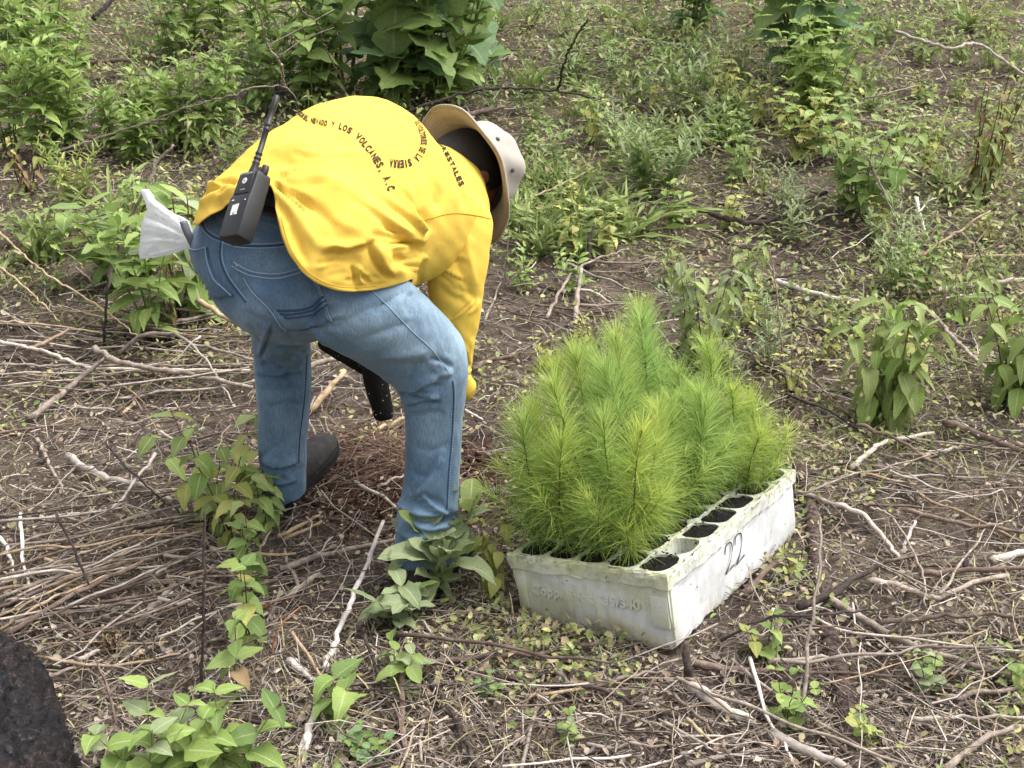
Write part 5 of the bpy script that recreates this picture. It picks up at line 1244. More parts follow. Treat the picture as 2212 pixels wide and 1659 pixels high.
# left side
plant('lance_leaf_plant', 'bright green plant with pointed leaves below the plastic bag', 'plant', G(335, 735), rgs(61), ('bright', 'bright', 'mid'), 'green', sn='lance', h=.44, stems=5, spread=.32, pairs=6, leaf=.15, el=-.25, el_top=.5, top_scale=.8, srad=.004)
plant('lance_leaf_plant', 'broad-leaved green plant half hidden behind the plastic bag', 'plant', G(405, 690), rgs(62), ('bright', 'grey'), 'brown', sn='ellip', h=.50, stems=4, spread=.25, pairs=5, leaf=.17, el=-.7, el_top=.4, top_scale=.7, srad=.005)
plant('lance_leaf_plant', 'green plant with wide leaves left of the plastic bag', 'plant', G(270, 610), rgs(63), ('bright', 'mid'), 'green', sn='ellip', h=.34, stems=4, spread=.5, pairs=5, leaf=.15, el=-.1, el_top=.5, top_scale=.8, srad=.004)
plant('willowy_shrub', 'small yellow-green bushy weed at the left, upper third', 'shrub', G(165, 440), rgs(64), ('bright', 'yellow'), 'green', sn='long', h=.30, stems=13, spread=.6, pairs=7, leaf=.085, el=.4, el_top=1.0, srad=.0018)
plant('dry_weed', 'dry brown withered weed among the weeds at the left edge', 'weed', G(60, 420), rgs(65), ('dry', 'dry', 'yellow'), 'dark', sn='droop', h=.30, stems=4, spread=.4, pairs=5, leaf=.07, el=-.9, el_top=-.3, srad=.003)
plant('dry_weed', 'withered brown stalk hanging below the plastic bag', 'weed', G(372, 735), rgs(66), ('dry',), 'brown', sn='droop', h=.36, stems=2, spread=.15, pairs=6, leaf=.06, el=-1.2, el_top=-.7, srad=.003)
# weeds of the left bank: same kind, individually placed
WEEDS = [(30, 330, .62, 'nearest the left edge, tallest of the bank'), (95, 345, .58, 'second from the left edge at the bank front'), (150, 330, .5, 'at the right end of the bank front'), (20, 210, .66, 'against the left edge in the middle of the bank'), (85, 215, .66, 'in the middle of the bank, leaning over the others'), (150, 235, .55, 'in the bank next to the bare soil'), (50, 120, .7, 'cut by the top edge at the left corner'), (120, 130, .66, 'at the top of the bank beside the leaning twig'),
         (420, 115, .6, 'at the top edge right of the pale dead branch'), (370, 140, .5, 'beneath the pale dead branch at the top'), (480, 100, .6, 'cut by the top edge above the antenna tip'), (560, 130, .6, 'behind the forked bare twig'), (430, 330, .48, 'just left of the radio antenna'), (470, 300, .48, 'directly behind the radio antenna'), (385, 320, .4, 'left of the antenna, shorter one beside the bare twig'), (250, 330, .34, 'in the open patch between the bank and antenna'), (320, 300, .34, 'low one under the long bare twig'), (300, 350, .3, 'low one above the stick behind the bag'), (560, 250, .5, 'in front of the forked twig beside the shirt'), (610, 200, .55, 'right behind the antenna tip')]
for k, (x, y, h_, w_) in enumerate(WEEDS):
    plant('green_weed', 'upright green weed ' + w_, 'weed', G(x, y), rgs(100 + k), ('bright', 'mid') if k % 3 == 0 else ('bright',), 'green', 'upright weeds of the upper left', sn='lance', h=h_ * .95, stems=5 + k % 3, spread=.30, pairs=7, leaf=.165 * (h_ / .6) ** .5, el=.05, el_top=.8, top_scale=.55, srad=.004)
# ---- scattered small weeds: a few kinds, copied
def proto_plant(k):
    rg = rgs(300 + k)
    kinds = [('mid', 'lance', dict(h=.20, stems=3, spread=.35, pairs=5, leaf=.06, el=.2, el_top=.8)), ('bright', 'ellip', dict(h=.14, stems=4, spread=.5, pairs=4, leaf=.05, el=0, el_top=.6)), ('yellow', 'ovate', dict(h=.16, stems=3, spread=.4, pairs=5, leaf=.045, el=-.4, el_top=.3)), ('grey', 'long', dict(h=.20, stems=7, spread=.5, pairs=6, leaf=.055, el=.4, el_top=1.0)), ('droop', 'droop', dict(h=.20, stems=4, spread=.35, pairs=5, leaf=.055, el=-.7, el_top=0)), ('grass', 'blade', dict(h=.05, stems=9, spread=1.2, pairs=3, leaf=.19, el=.5, el_top=1.15, opp=False, bot=0.0)), ('mid', 'ovate', dict(h=.13, stems=4, spread=.5, pairs=4, leaf=.045, el=0, el_top=.5)), ('grass', 'blade', dict(h=.04, stems=7, spread=1.0, pairs=3, leaf=.26, el=.4, el_top=1.0, opp=False, bot=0.0))]
    mt, sn, kw = kinds[k]; ST, LV = gen_plant(rg, sn=sn, srad=.0016, **kw)
    sm_ = new_mesh('stems', *join_arrays([tube_arrays(P, r_, 4) for P, r_ in ST])); sm_.materials.append(M_ST['green' if k != 2 else 'brown'])
    fm = foliage_mesh(LV, sn, rg); fm.materials.append(M_LF[mt]); return sm_, fm
PP = [proto_plant(k) for k in range(8)]
WN = ['pointed-leaf weed', 'oval-leaf weed', 'yellowing weed', 'narrow-leaf weed', 'drooping weed', 'grass tuft', 'round-leaf weed', 'long grass tuft']
ZONES = [('left half of the background', 250, 700, 60, 430, 22, (0, 3, 6, 4)), ('right background', 1130, 2200, 60, 430, 84, (0, 1, 2, 2, 3, 4, 4, 7)), ('middle right', 1080, 2200, 430, 860, 46, (1, 2, 2, 3, 4, 4)), ('left middle', 0, 420, 430, 660, 16, (1, 2, 4, 6, 7)), ('top', 1050, 1700, 20, 330, 34, (0, 3, 5, 6, 7)), ('grassy', 1100, 1400, 400, 560, 20, (5, 7, 5))]
rz = rgs(77)
REFS = [(600, 470, 'the radio'), (860, 250, 'the back of the shirt'), (1040, 370, 'the bucket hat'), (1000, 600, 'the right sleeve'), (930, 1150, 'the near trouser cuff'), (620, 1060, 'the rear boot'), (360, 490, 'the plastic bag'), (1400, 700, 'the tallest tray seedlings'), (1090, 1200, 'the left tray corner'), (1460, 1400, 'the front tray corner'), (1720, 1080, 'the far tray corner'), (60, 1500, 'the charred log'), (240, 1390, 'the dark dried clump'), (340, 660, 'the pointed-leaf plant'), (900, 90, 'the lobed-leaf plant'), (1750, 90, 'the tall dark green plant'), (1765, 190, 'the dense light green bush'), (1410, 350, 'the narrow-leaved shrub'), (1860, 390, 'the rounded green shrub'), (1640, 480, 'the dark bent log'), (1505, 640, 'the drooping shrub'), (1920, 780, 'the large hanging shrub'), (2170, 760, 'the shrub at the right edge'), (2120, 330, 'the yellow-brown stalky weed'), (2060, 120, 'the pale crooked branch'), (1760, 635, 'the pale split log'), (2120, 620, 'the pale level log'), (1790, 1300, 'the scaly log'), (1970, 1390, 'the thick grey slanting branch'), (1540, 1510, 'the thick pale log end'), (1920, 950, 'the pale bent branch'), (2140, 945, 'the thick brown log end'), (2030, 1285, 'the wavy grey branch'), (2100, 1232, 'the straight brown stick'), (150, 840, 'the broken grey stick'), (420, 750, 'the forked pale branch'), (260, 1040, 'the bleached branch'), (200, 1220, 'the stalk fan'), (340, 1310, 'the broken wood chunk'), (760, 1290, 'the long white stick'), (875, 1450, 'the brown forked branch'), (400, 1580, 'the pale green clump'), (530, 1380, 'the serrated weed'), (940, 1250, 'the grey oval-leaf plant'), (1230, 216, 'the dark arching branch'), (1260, 620, 'the two stakes'), (1570, 220, 'the small yellowing bush'), (300, 20, 'the dead branch at the top'), (230, 155, 'the short brown log'), (90, 200, 'the weed bank'), (430, 260, 'the long bare twig'), (1190, 520, 'the grassy patch'), (1480, 40, 'the dark plant at the top edge')]
USED = {}
def where(b, rank=0):
    q = proj(np.asarray(b)); d = np.array([math.hypot(q[0] - x, (q[1] - y) * 1.2) for x, y, _ in REFS]); i = int(np.argsort(d)[rank]); x, y, n = REFS[i]; dx, dy = q[0] - x, q[1] - y
    w = ('right of' if dx > 0 else 'left of') if abs(dx) > abs(dy) * 1.1 else ('in front of' if dy > 0 else 'behind')
    return ('close ' if d[i] < 60 else 'just ' if d[i] < 120 else 'some way ') + w + ' ' + n
def uniq(stem, b):                          # says where a thing stands, with another landmark when the words are taken
    for k in range(6):
        l = stem % where(b, k)
        if l not in USED: break
    USED[l] = 1; return l
WADJ = ('small ', 'tiny ', 'larger ')
for zn, x0, x1, y0, y1, n, ks in ZONES:
    for q in range(n):
        k = ks[int(rz.integers(0, len(ks)))]; px, py = rz.uniform(x0, x1), rz.uniform(y0, y1)
        b = G(px, py)
        if abs(px - 1390) < 330 and 950 < py < 1440: continue
        s_ = rz.uniform(.65, 1.3) * (1.0 if b[1] < 4 else 1.25)
        e = empty('small_weed' if k not in (5, 7) else 'grass_tuft', b, uniq(WADJ[0 if .85 < s_ < 1.25 else 1 if s_ <= .85 else 2] + WN[k] + ' %s', b), 'weed' if k not in (5, 7) else 'grass', 'small plants, ' + zn)
        e.rotation_euler = (rz.normal() * .12, rz.normal() * .12, rz.uniform(0, 6.28)); e.scale = (s_, s_, s_ * rz.uniform(.85, 1.15))
        obj('stems', PP[k][0], None, e); tag(obj('foliage', PP[k][1], None, e), kind='stuff')
# ================================================================== dead branches and sticks
def bark_mat(name, c0, c1, c2, sc=40, stretch=.15):
    m, t, b = base_mat(name, c1, .9, .2)
    n1 = noise(t, sc, 6, .7, coords(t)); n2 = noise(t, sc * 4, 4, .7, coords(t))
    oi = node(t, 'ShaderNodeObjectInfo')
    r_ = ramp(t, [(.32, c0), (.5, c1), (.68, c2)]); t.links.new(n1.outputs[0], r_.inputs[0])
    r2 = ramp(t, [(0, (.78, .76, .76)), (1, (1.18, 1.15, 1.1))]); t.links.new(oi.outputs['Random'], r2.inputs[0]); a = mix(t, 1.0, r_.outputs[0], r2.outputs[0], 'MULTIPLY')
    t.links.new(a, b.inputs['Base Color']); bump(t, b, n2.outputs[0], .6, .005); return m
M_BK = {'grey': bark_mat('weathered_grey_wood', (.13, .10, .085), (.27, .225, .19), (.42, .37, .33)), 'pale': bark_mat('bleached_wood', (.26, .215, .18), (.46, .41, .36), (.62, .57, .52)), 'straw': bark_mat('straw_stalk', (.24, .165, .10), (.40, .30, .20), (.52, .42, .30)),
        'brown': bark_mat('brown_bark', (.07, .05, .042), (.15, .11, .09), (.25, .195, .16)), 'dark': bark_mat('dark_twig', (.022, .017, .016), (.055, .042, .038), (.11, .09, .08)), 'red': bark_mat('reddish_twig', (.12, .045, .03), (.26, .11, .07), (.36, .19, .13)), 'white': bark_mat('barkless_white_wood', (.42, .38, .35), (.62, .58, .55), (.75, .72, .69))}
rs_ = rgs(500)
def stick(label, pts, r, mat='grey', name='stick', group=None, taper=.6, wob=.1, kink=1.0, forks=()):
    """pts: places in the photograph with the height above the ground in metres"""
    P = np.array([G(p[0], p[1], p[2] if len(p) > 2 else r * .9 + .006) for p in pts]); P[:, 2] += .018 * np.clip(P[:, 1] - 3.4, 0, 3)
    n = max(8, int(np.linalg.norm(np.diff(P, axis=0), axis=1).sum() / .022)); n = min(n, 60)
    Q = catmull(P, n) if len(P) > 2 else np.linspace(P[0], P[1], n)
    Q[1:-1] += rs_.normal(size=(n - 2, 3)) * min(.0025, r * .45) * kink
    rad = np.linspace(r, r * taper, n) * (1 + rs_.normal(size=n) * .06)
    c = Q[0].copy(); parts = [tube_arrays(Q, rad, 8 if r > .006 else 6, wob=wob * .5)]
    for f, dx, dy, l_ in forks:
        p = Q[int(f * (n - 1))]; d = np.array([dx, dy, .25]); e_ = p + nrm(d) * l_; mid_ = (p + e_) / 2 + rs_.normal(size=3) * .012
        parts.append(tube_arrays(catmull(np.array([p, mid_, e_]), 8), np.linspace(r * .5, r * .25, 8), 5))
    V, F = join_arrays(parts)
    o = obj(name, new_mesh(name, V - c, F), M_BK[mat], None, c); tag(o, label, 'stick' if name == 'stick' else 'branch', group); return o
B = 'branch'
S_ = [
 # left pile
 ('thick grey stick with a splintered yellow end, left of the person', [(60, 905, .02), (110, 870, .03), (170, 822, .05), (232, 772, .10)], .0115, 'grey', B),
 ('grey branch crossing the brush pile towards the rear leg', [(205, 752, .11), (250, 780, .10), (330, 798, .08), (430, 815, .06), (545, 838, .03)], .0105, 'grey', B),
 ('long pale stick lying level across the left pile', [(0, 741, .05), (95, 762, .06), (190, 795, .06), (330, 800, .05), (540, 802, .04)], .0065, 'pale', B),
 ('thin straw stalk, topmost of the level stalks at left', [(0, 699, .05), (120, 708, .06), (225, 725, .06)], .004, 'straw'),
 ('level brown stalk under the grey broken stick', [(0, 812, .03), (150, 826, .04), (320, 822, .04), (440, 838, .03)], .0045, 'brown'),
 ('level stalk running behind the rear knee', [(0, 790, .04), (200, 792, .05), (400, 792, .05), (545, 790, .05)], .0045, 'grey'),
 ('short pale stick poking out left of the broken stick', [(65, 758, .04), (100, 742, .06), (150, 715, .07)], .008, 'straw'),
 ('forked pale branch bending over the pile below the bag', [(258, 768, .03), (305, 730, .08), (370, 724, .10), (410, 742, .09), (480, 762, .07), (547, 780, .05)], .0068, 'grey', B),
 ('side branch running down from the forked pale branch', [(410, 742, .09), (444, 779, .07), (478, 830, .04), (508, 876, .01)], .0045, 'pale'),
 ('thin cross twig over the forked pale branch', [(434, 729, .12), (410, 750, .10), (368, 802, .03)], .0035, 'pale'),
 ('long straw stalk slanting from the left edge to the forked branch', [(0, 512, .10), (90, 590, .12), (219, 670, .12), (300, 732, .08)], .0042, 'straw'),
 ('thick straw-coloured stick slanting behind the rear leg', [(428, 655, .10), (480, 686, .08), (555, 724, .05)], .0105, 'straw', B),
 ('short grey stick under the bag plant', [(370, 704, .05), (410, 695, .06), (480, 680, .06)], .007, 'grey'),
 ('stalk slanting down from the left pile', [(185, 790, .05), (250, 822, .03), (310, 870, .01)], .004, 'straw'),
 ('white flat chip of wood below the left pile', [(262, 895, .01), (288, 872, .015)], .007, 'straw'),
 ('thin twig leaning from the ground towards the pile', [(240, 900, .01), (320, 835, .05), (352, 790, .08)], .003, 'brown'),
 ('dark upright stem left of the bag plant', [(226, 752, .02), (229, 680, .16), (232, 590, .30)], .0055, 'dark'),
 ('pale branch with forked tip standing behind the bag', [(228, 640, .0), (262, 530, .16), (297, 452, .30), (323, 405, .38), (340, 362, .44), (376, 322, .50)], .0075, 'grey', B, ((.86, -.1, .05, .07),)),
 ('thick bleached branch lying left of the rear boot', [(146, 985, .02), (212, 1025, .025), (308, 1052, .02), (372, 1084, .01)], .0105, 'pale', B),
 ('grey straight stick beside the bleached branch', [(80, 948, .01), (105, 1000, .015), (144, 1070, .01)], .006, 'grey'),
 ('thin white stick crossing the bleached branch', [(335, 980, .05), (300, 1030, .045), (238, 1106, .01)], .0052, 'pale'),
 ('dark straight stem crossing the bleached branch', [(230, 960, .05), (300, 1035, .05), (400, 1120, .02)], .0038, 'dark'),
 # lower left fan of stalks
 ('stalk of the lower left fan, uppermost', [(0, 1235, .03), (200, 1170, .05), (440, 1098, .03)], .0036, 'brown'),
 ('stalk of the lower left fan, second from above', [(0, 1262, .03), (180, 1195, .05), (400, 1120, .04)], .0033, 'grey'),
 ('stalk of the lower left fan ending at the leaning weed', [(0, 1290, .03), (210, 1215, .05), (445, 1145, .03)], .0038, 'grey'),
 ('long stalk of the lower left fan, through its middle', [(0, 1310, .03), (170, 1245, .045), (445, 1175, .03)], .0036, 'brown'),
 ('thickest stalk of the lower left fan', [(15, 1372, .02), (130, 1300, .04), (250, 1240, .05), (345, 1198, .04)], .0060, 'brown'),
 ('lowest stalk of the lower left fan', [(0, 1360, .02), (120, 1290, .04), (300, 1215, .04)], .0036, 'straw'),
 ('pale stalk woven through the lower left fan', [(0, 1330, .02), (140, 1262, .035), (290, 1180, .03), (380, 1130, .03)], .003, 'straw'),
 ('white twig standing at the left edge, upper one', [(44, 1110, .05), (46, 1150, .05), (51, 1212, .03), (66, 1280, .0)], .005, 'white'),
 ('white twig standing at the left edge, lower one', [(0, 1160, .05), (18, 1200, .03), (32, 1242, .0)], .0048, 'white'),
 ('curved pale branch below the bleached branch', [(320, 1264, .01), (350, 1235, .02), (380, 1212, .03), (446, 1194, .03)], .0052, 'pale'),
 ('short broken chunk of grey wood with pale tip', [(296, 1352, .015), (335, 1310, .02), (378, 1262, .02)], .0095, 'grey', B),
 ('straw splinter lying below the broken chunk', [(288, 1422, .01), (320, 1402, .012), (354, 1380, .01)], .0058, 'straw'),
 ('long level twig above the charred log', [(82, 1418, .02), (160, 1432, .03), (240, 1437, .03), (320, 1428, .025), (390, 1412, .02)], .0038, 'straw'),
 ('level twig above the long level twig', [(60, 1358, .02), (200, 1362, .03), (330, 1362, .02)], .0024, 'brown'),
 ('dark thin stem standing among the lower left weeds', [(434, 1525, .0), (438, 1380, .14), (441, 1230, .28), (441, 1105, .38)], .0036, 'dark'),
 ('dark stem leaning from the stalk fan to the bottom left', [(123, 1112, .16), (165, 1200, .10), (205, 1295, .03), (240, 1390, .0)], .0034, 'dark'),
 ('brown stem rising from the bottom clump', [(255, 1580, .0), (230, 1480, .06), (205, 1420, .10)], .003, 'brown'),
 ('pale branch stub beside the charred log', [(145, 1432, .01), (190, 1418, .02), (215, 1405, .02)], .0058, 'pale'),
 ('thin pale twig below the level twigs', [(210, 1467, .01), (250, 1440, .02), (305, 1395, .02)], .0028, 'pale'),
 # centre front
 ('long straight white stick leaning towards the near foot', [(700, 1448, .01), (735, 1360, .03), (775, 1260, .05), (828, 1126, .08)], .0072, 'white', B),
 ('thick white end piece below the long white stick', [(653, 1636, .01), (668, 1580, .02), (682, 1530, .02)], .0098, 'white', B),
 ('short white stick stub beside the long white stick', [(624, 1428, .02), (650, 1448, .02), (676, 1470, .01)], .0085, 'white'),
 ('grey stick lying between the two feet', [(604, 1228, .015), (700, 1200, .02), (862, 1164, .02)], .0085, 'grey', B),
 ('pair of straw sticks behind the white stick, upper', [(600, 1158, .03), (650, 1136, .03), (692, 1114, .04)], .0056, 'straw'),
 ('pair of straw sticks behind the white stick, lower', [(612, 1166, .025), (660, 1146, .03), (694, 1126, .03)], .005, 'straw'),
 ('thick grey stub left of the long white stick', [(622, 1296, .01), (655, 1262, .02), (690, 1240, .02)], .0085, 'grey'),
 ('reddish curved twig above the toothed weed', [(560, 1318, .01), (600, 1298, .02), (655, 1286, .02)], .0042, 'red'),
 ('reddish twig standing right of the toothed weed', [(588, 1420, .0), (600, 1360, .05), (650, 1310, .08)], .0026, 'red'),
 ('brown branch running under the tray from the fork', [(873, 1441, .02), (941, 1429, .025), (1112, 1415, .03), (1307, 1388, .025)], .0072, 'brown', B),
 ('brown branch running down to the bottom edge from the fork', [(870, 1441, .02), (866, 1536, .025), (878, 1620, .02), (884, 1670, .015)], .0066, 'brown', B),
 ('dark branch slanting from the fork to the bottom edge', [(908, 1445, .015), (968, 1526, .02), (1000, 1590, .02), (1040, 1670, .015)], .0070, 'dark', B),
 ('dark bent branch from the fork towards the lower right', [(972, 1436, .02), (1078, 1461, .02), (1180, 1478, .025), (1290, 1486, .025), (1370, 1520, .02), (1460, 1548, .02)], .0060, 'dark', B),
 ('dark thin stem left of the brown fork', [(787, 1372, .05), (822, 1468, .03), (852, 1560, .01), (880, 1640, .0)], .0042, 'dark'),
 ('thin grey twig at the bottom, right of the fork', [(990, 1490, .01), (1040, 1480, .02), (1085, 1462, .025)], .0035, 'grey'),
 ('thin straw twig across the bottom middle', [(740, 1530, .01), (860, 1560, .02), (1000, 1550, .02)], .002, 'straw'),
 ('leaf-bare straw twig in the bottom middle', [(1095, 1470, .01), (1200, 1545, .015), (1330, 1640, .01)], .0025, 'brown'),
 # round the tray
 ('brown stick wedged under the numbered side of the tray', [(1604, 1282, .02), (1650, 1240, .03), (1697, 1198, .04)], .0088, 'brown', B),
 ('brown stick end lying at the tray front corner', [(1480, 1428, .015), (1540, 1440, .02), (1600, 1449, .02), (1694, 1446, .02)], .0085, 'brown', B),
 ('dark peg standing at the tray front corner', [(1488, 1480, .0), (1484, 1430, .05), (1482, 1385, .08)], .0105, 'dark'),
 ('thick pale log end pointing at the tray corner', [(1492, 1484, .02), (1550, 1520, .025), (1590, 1540, .02), (1630, 1562, .01)], .0135, 'pale', B),
 ('pale forked log at the bottom edge right of the log end', [(1668, 1586, .015), (1720, 1610, .02), (1770, 1636, .02), (1840, 1668, .015)], .0115, 'pale', B),
 ('long thick grey branch slanting across the lower right', [(1788, 1292, .03), (1883, 1348, .03), (1969, 1393, .03), (2071, 1427, .025), (2230, 1476, .02)], .0095, 'grey', B, ((.42, .1, -.12, .09),)),
 ('dark stick crossing the scaly log', [(1724, 1312, .03), (1798, 1283, .04), (1850, 1250, .04), (1912, 1214, .03)], .0088, 'dark', B),
 ('thin dark twig beyond the dark crossing stick', [(1912, 1214, .04), (1990, 1200, .05), (2080, 1175, .06)], .0036, 'brown'),
 ('pale branch curving down right of the tray', [(1803, 1090, .04), (1866, 1113, .035), (1917, 1171, .03), (1945, 1208, .02)], .0072, 'pale', B),
 ('wavy grey branch lying right of the dark crossing stick', [(1870, 1256, .015), (1934, 1263, .02), (2000, 1290, .02), (2030, 1288, .02), (2071, 1270, .025), (2178, 1242, .02)], .0085, 'grey', B),
 ('straight brown stick reaching the right edge, lower', [(1986, 1236, .03), (2100, 1232, .03), (2230, 1228, .03)], .0080, 'brown', B),
 ('pale stick end at the right edge above the straight brown one', [(2142, 1214, .02), (2180, 1200, .03), (2230, 1184, .03)], .0105, 'pale', B),
 ('long brown stick reaching the right edge, upper', [(1955, 1101, .03), (2071, 1130, .035), (2230, 1148, .03)], .0070, 'brown', B),
 ('smooth grey-brown stick arching to the right edge', [(1895, 1346, .03), (1980, 1338, .04), (2060, 1329, .04), (2230, 1328, .03)], .0062, 'brown', B),
 ('wavy upright pale twig in front of the scaly log', [(1736, 1566, .02), (1743, 1400, .10), (1757, 1331, .13), (1774, 1177, .20), (1768, 1112, .22)], .0042, 'grey'),
 ('thin arching dark twig over the scaly log', [(1556, 1385, .03), (1647, 1338, .08), (1764, 1328, .10), (1860, 1320, .10), (1950, 1306, .08)], .0032, 'dark'),
 ('lower arching twig over the scaly log', [(1600, 1400, .03), (1690, 1362, .06), (1760, 1350, .07), (1870, 1362, .05)], .003, 'brown'),
 ('short grey stick crossing the scaly log low down', [(1660, 1431, .02), (1720, 1427, .03), (1793, 1423, .03)], .006, 'grey'),
 ('grey stick at the right edge, low down', [(2034, 1508, .02), (2110, 1496, .03), (2200, 1486, .03)], .0062, 'grey', B),
 ('thin pale stick at the right edge near the bottom', [(1966, 1552, .02), (2080, 1548, .03), (2230, 1550, .03)], .005, 'pale'),
 ('thin straw twig lying under the arching stick', [(1880, 1096, .03), (1930, 1120, .03), (1990, 1230, .05), (2000, 1310, .03)], .0034, 'grey'),
 ('white short stick under the arching stick', [(1855, 1425, .015), (1900, 1408, .02), (1935, 1380, .02)], .0052, 'pale'),
 ('pale upright stub between the brown sticks', [(1948, 1200, .0), (1962, 1160, .03), (1978, 1125, .06)], .0052, 'white'),
 ('bent twig at the bottom right below the scaly log', [(1760, 1560, .02), (1800, 1600, .02), (1850, 1630, .02), (1910, 1625, .02)], .0052, 'brown'),
 ('white twig leaning at the bottom right', [(1620, 1420, .03), (1650, 1530, .03), (1690, 1600, .02), (1720, 1665, .01)], .0040, 'white'),
 ('brown bent twig at the bottom edge left of the log', [(1456, 1500, .02), (1530, 1570, .02), (1600, 1660, .02)], .0045, 'brown'),
 ('brown stick at the bottom right corner', [(2040, 1665, .02), (2120, 1600, .03), (2230, 1560, .03)], .0075, 'grey', B),
 # middle right
 ('pale bent branch above the right-hand sticks', [(1838, 1010, .02), (1883, 971, .03), (1921, 950, .03), (2018, 935, .03)], .0080, 'pale', B),
 ('brown stick slanting below the large hanging shrub', [(1850, 918, .05), (1934, 947, .04), (2036, 1010, .02)], .0065, 'brown', B),
 ('thick brown log end at the right edge', [(2042, 914, .03), (2110, 938, .035), (2230, 984, .03)], .0125, 'brown', B),
 ('pale stub under the thick brown log end', [(1996, 983, .02), (2030, 975, .02), (2075, 969, .02)], .0068, 'pale'),
 ('dark thin branch right of the tray seedlings', [(1700, 850, .06), (1798, 892, .05), (1859, 933, .03), (1878, 966, .01)], .0048, 'dark'),
 ('grey stick lying beyond the far tray corner', [(1724, 1062, .02), (1790, 1088, .025), (1860, 1110, .02)], .0075, 'grey', B),
 ('dark bow-shaped branch above the pale log', [(1566, 655, .04), (1661, 612, .08), (1740, 598, .08), (1812, 587, .06)], .0055, 'dark', B),
 ('pale split log lying behind the hanging shrub', [(1672, 613, .02), (1764, 643, .025), (1855, 657, .02)], .0110, 'white', B),
 ('pale level log at the right edge, middle', [(2020, 634, .03), (2110, 622, .035), (2230, 612, .03)], .0125, 'pale', B),
 ('thin pale log above the level one at the right edge', [(2080, 566, .03), (2150, 564, .03), (2230, 562, .03)], .009, 'straw', B),
 ('pale stick just below the level log at the right edge', [(2020, 656, .02), (2080, 646, .025), (2160, 640, .02)], .006, 'pale'),
 ('long grey branch slanting through the right-hand shrubs', [(2010, 680, .05), (2088, 762, .05), (2140, 808, .05), (2230, 905, .03)], .0082, 'grey', B),
 ('thin twig leaning up over the level logs', [(2010, 690, .02), (2060, 620, .10), (2110, 560, .14), (2165, 530, .16)], .0045, 'brown'),
 ('thin brown stem standing right of the drooping shrub', [(1700, 850, .0), (1685, 720, .14), (1676, 620, .24), (1662, 540, .32)], .0035, 'brown'),
 # middle, behind the person
 ('long dark curved branch arching behind the hat', [(870, 268, .05), (950, 238, .12), (1044, 214, .16), (1130, 212, .16), (1205, 218, .14), (1284, 233, .08)], .0085, 'dark', B),
 ('dark bare stem rising from the curved branch', [(1206, 214, .14), (1212, 185, .26), (1221, 147, .42), (1240, 105, .58), (1268, 60, .74)], .0065, 'dark'),
 ('short grey log lying behind the hat', [(985, 275, .05), (1040, 262, .06), (1090, 252, .06)], .016, 'brown', B),
 ('pale looped twig standing above the short log', [(1035, 262, .04), (1048, 200, .2), (1058, 160, .3), (1085, 150, .33)], .005, 'grey'),
 ('second pale twig leaning above the short log', [(1070, 262, .04), (1085, 200, .2), (1112, 145, .36)], .005, 'grey'),
 ('thin straw stalk right of the hat', [(1108, 458, .05), (1200, 418, .08), (1295, 375, .10)], .0045, 'straw'),
 ('dark branch lying right of the sleeve', [(1056, 522, .03), (1100, 540, .03), (1150, 531, .04), (1250, 548, .03)], .0065, 'brown', B),
 ('curved branch arching above the seedlings', [(1180, 696, .02), (1205, 645, .05), (1240, 595, .06), (1300, 565, .05), (1358, 549, .04)], .0062, 'grey', B),
 ('upright grey stake above the seedlings, left one', [(1243, 705, .0), (1246, 650, .05), (1256, 588, .11)], .0095, 'grey'),
 ('upright dark stake above the seedlings, right one', [(1268, 590, .0), (1272, 540, .06), (1283, 500, .11)], .0105, 'dark'),
 ('pale crooked stick between the two stakes', [(1240, 632, .03), (1280, 640, .03), (1318, 660, .02)], .0062, 'pale'),
 ('thin upright twig right of the sleeve', [(1085, 640, .0), (1095, 560, .10), (1098, 500, .18)], .0035, 'brown'),
 ('brown stick lying left of the pine seedlings', [(1020, 800, .03), (1060, 780, .03), (1110, 772, .03)], .011, 'brown', B),
 ('pale root stub behind the near shin', [(1005, 885, .0), (1030, 900, .01), (1050, 915, .01)], .004, 'white'),
 # under the body
 ('thick straw-grey stick leaning between the legs', [(668, 888, .02), (700, 850, .05), (745, 800, .09)], .0115, 'straw', B),
 ('grey branch crossing behind the gap between the legs', [(655, 800, .06), (700, 782, .07), (760, 770, .07)], .0105, 'grey', B),
 ('stick beside the dug soil behind the near shin', [(800, 935, .03), (850, 912, .04), (890, 895, .05)], .0085, 'straw', B),
 ('pale twig lying between boots on the loose soil', [(815, 1052, .02), (850, 1035, .03), (885, 1022, .03)], .0045, 'pale'),
 # top left
 ('dark log cut by the top edge at the left', [(205, 61, .05), (235, 30, .1), (262, 0, .15)], .016, 'dark', B),
 ('pale dead branch lying at the top edge', [(297, -6, .1), (359, 20, .08), (410, 36, .05)], .022, 'grey', B),
 ('thin grey twig leaning over the clearing at the top left', [(178, 58, .35), (225, 100, .25), (273, 143, .15), (349, 219, .02)], .0055, 'grey'),
 ('short brown log lying in the clearing at the top left', [(150, 150, .03), (200, 158, .05), (280, 152, .05)], .018, 'brown', B),
 ('thin straw stalk lying in the clearing at the top left', [(200, 145, .06), (260, 180, .05), (370, 232, .03)], .005, 'straw'),
 ('long bare twig running to the left of the antenna', [(130, 345, .05), (232, 311, .12), (308, 287, .18), (376, 260, .24), (450, 237, .30), (513, 222, .34), (537, 208, .38), (615, 206, .36), (648, 245, .24)], .0052, 'grey', B),
 ('bare forked twig rising above the antenna', [(615, 207, .34), (605, 147, .55), (581, 120, .62), (571, 75, .76), (543, -5, .98)], .0055, 'grey', B, ((.3, .5, .1, .25), (.55, .5, .2, .3))),
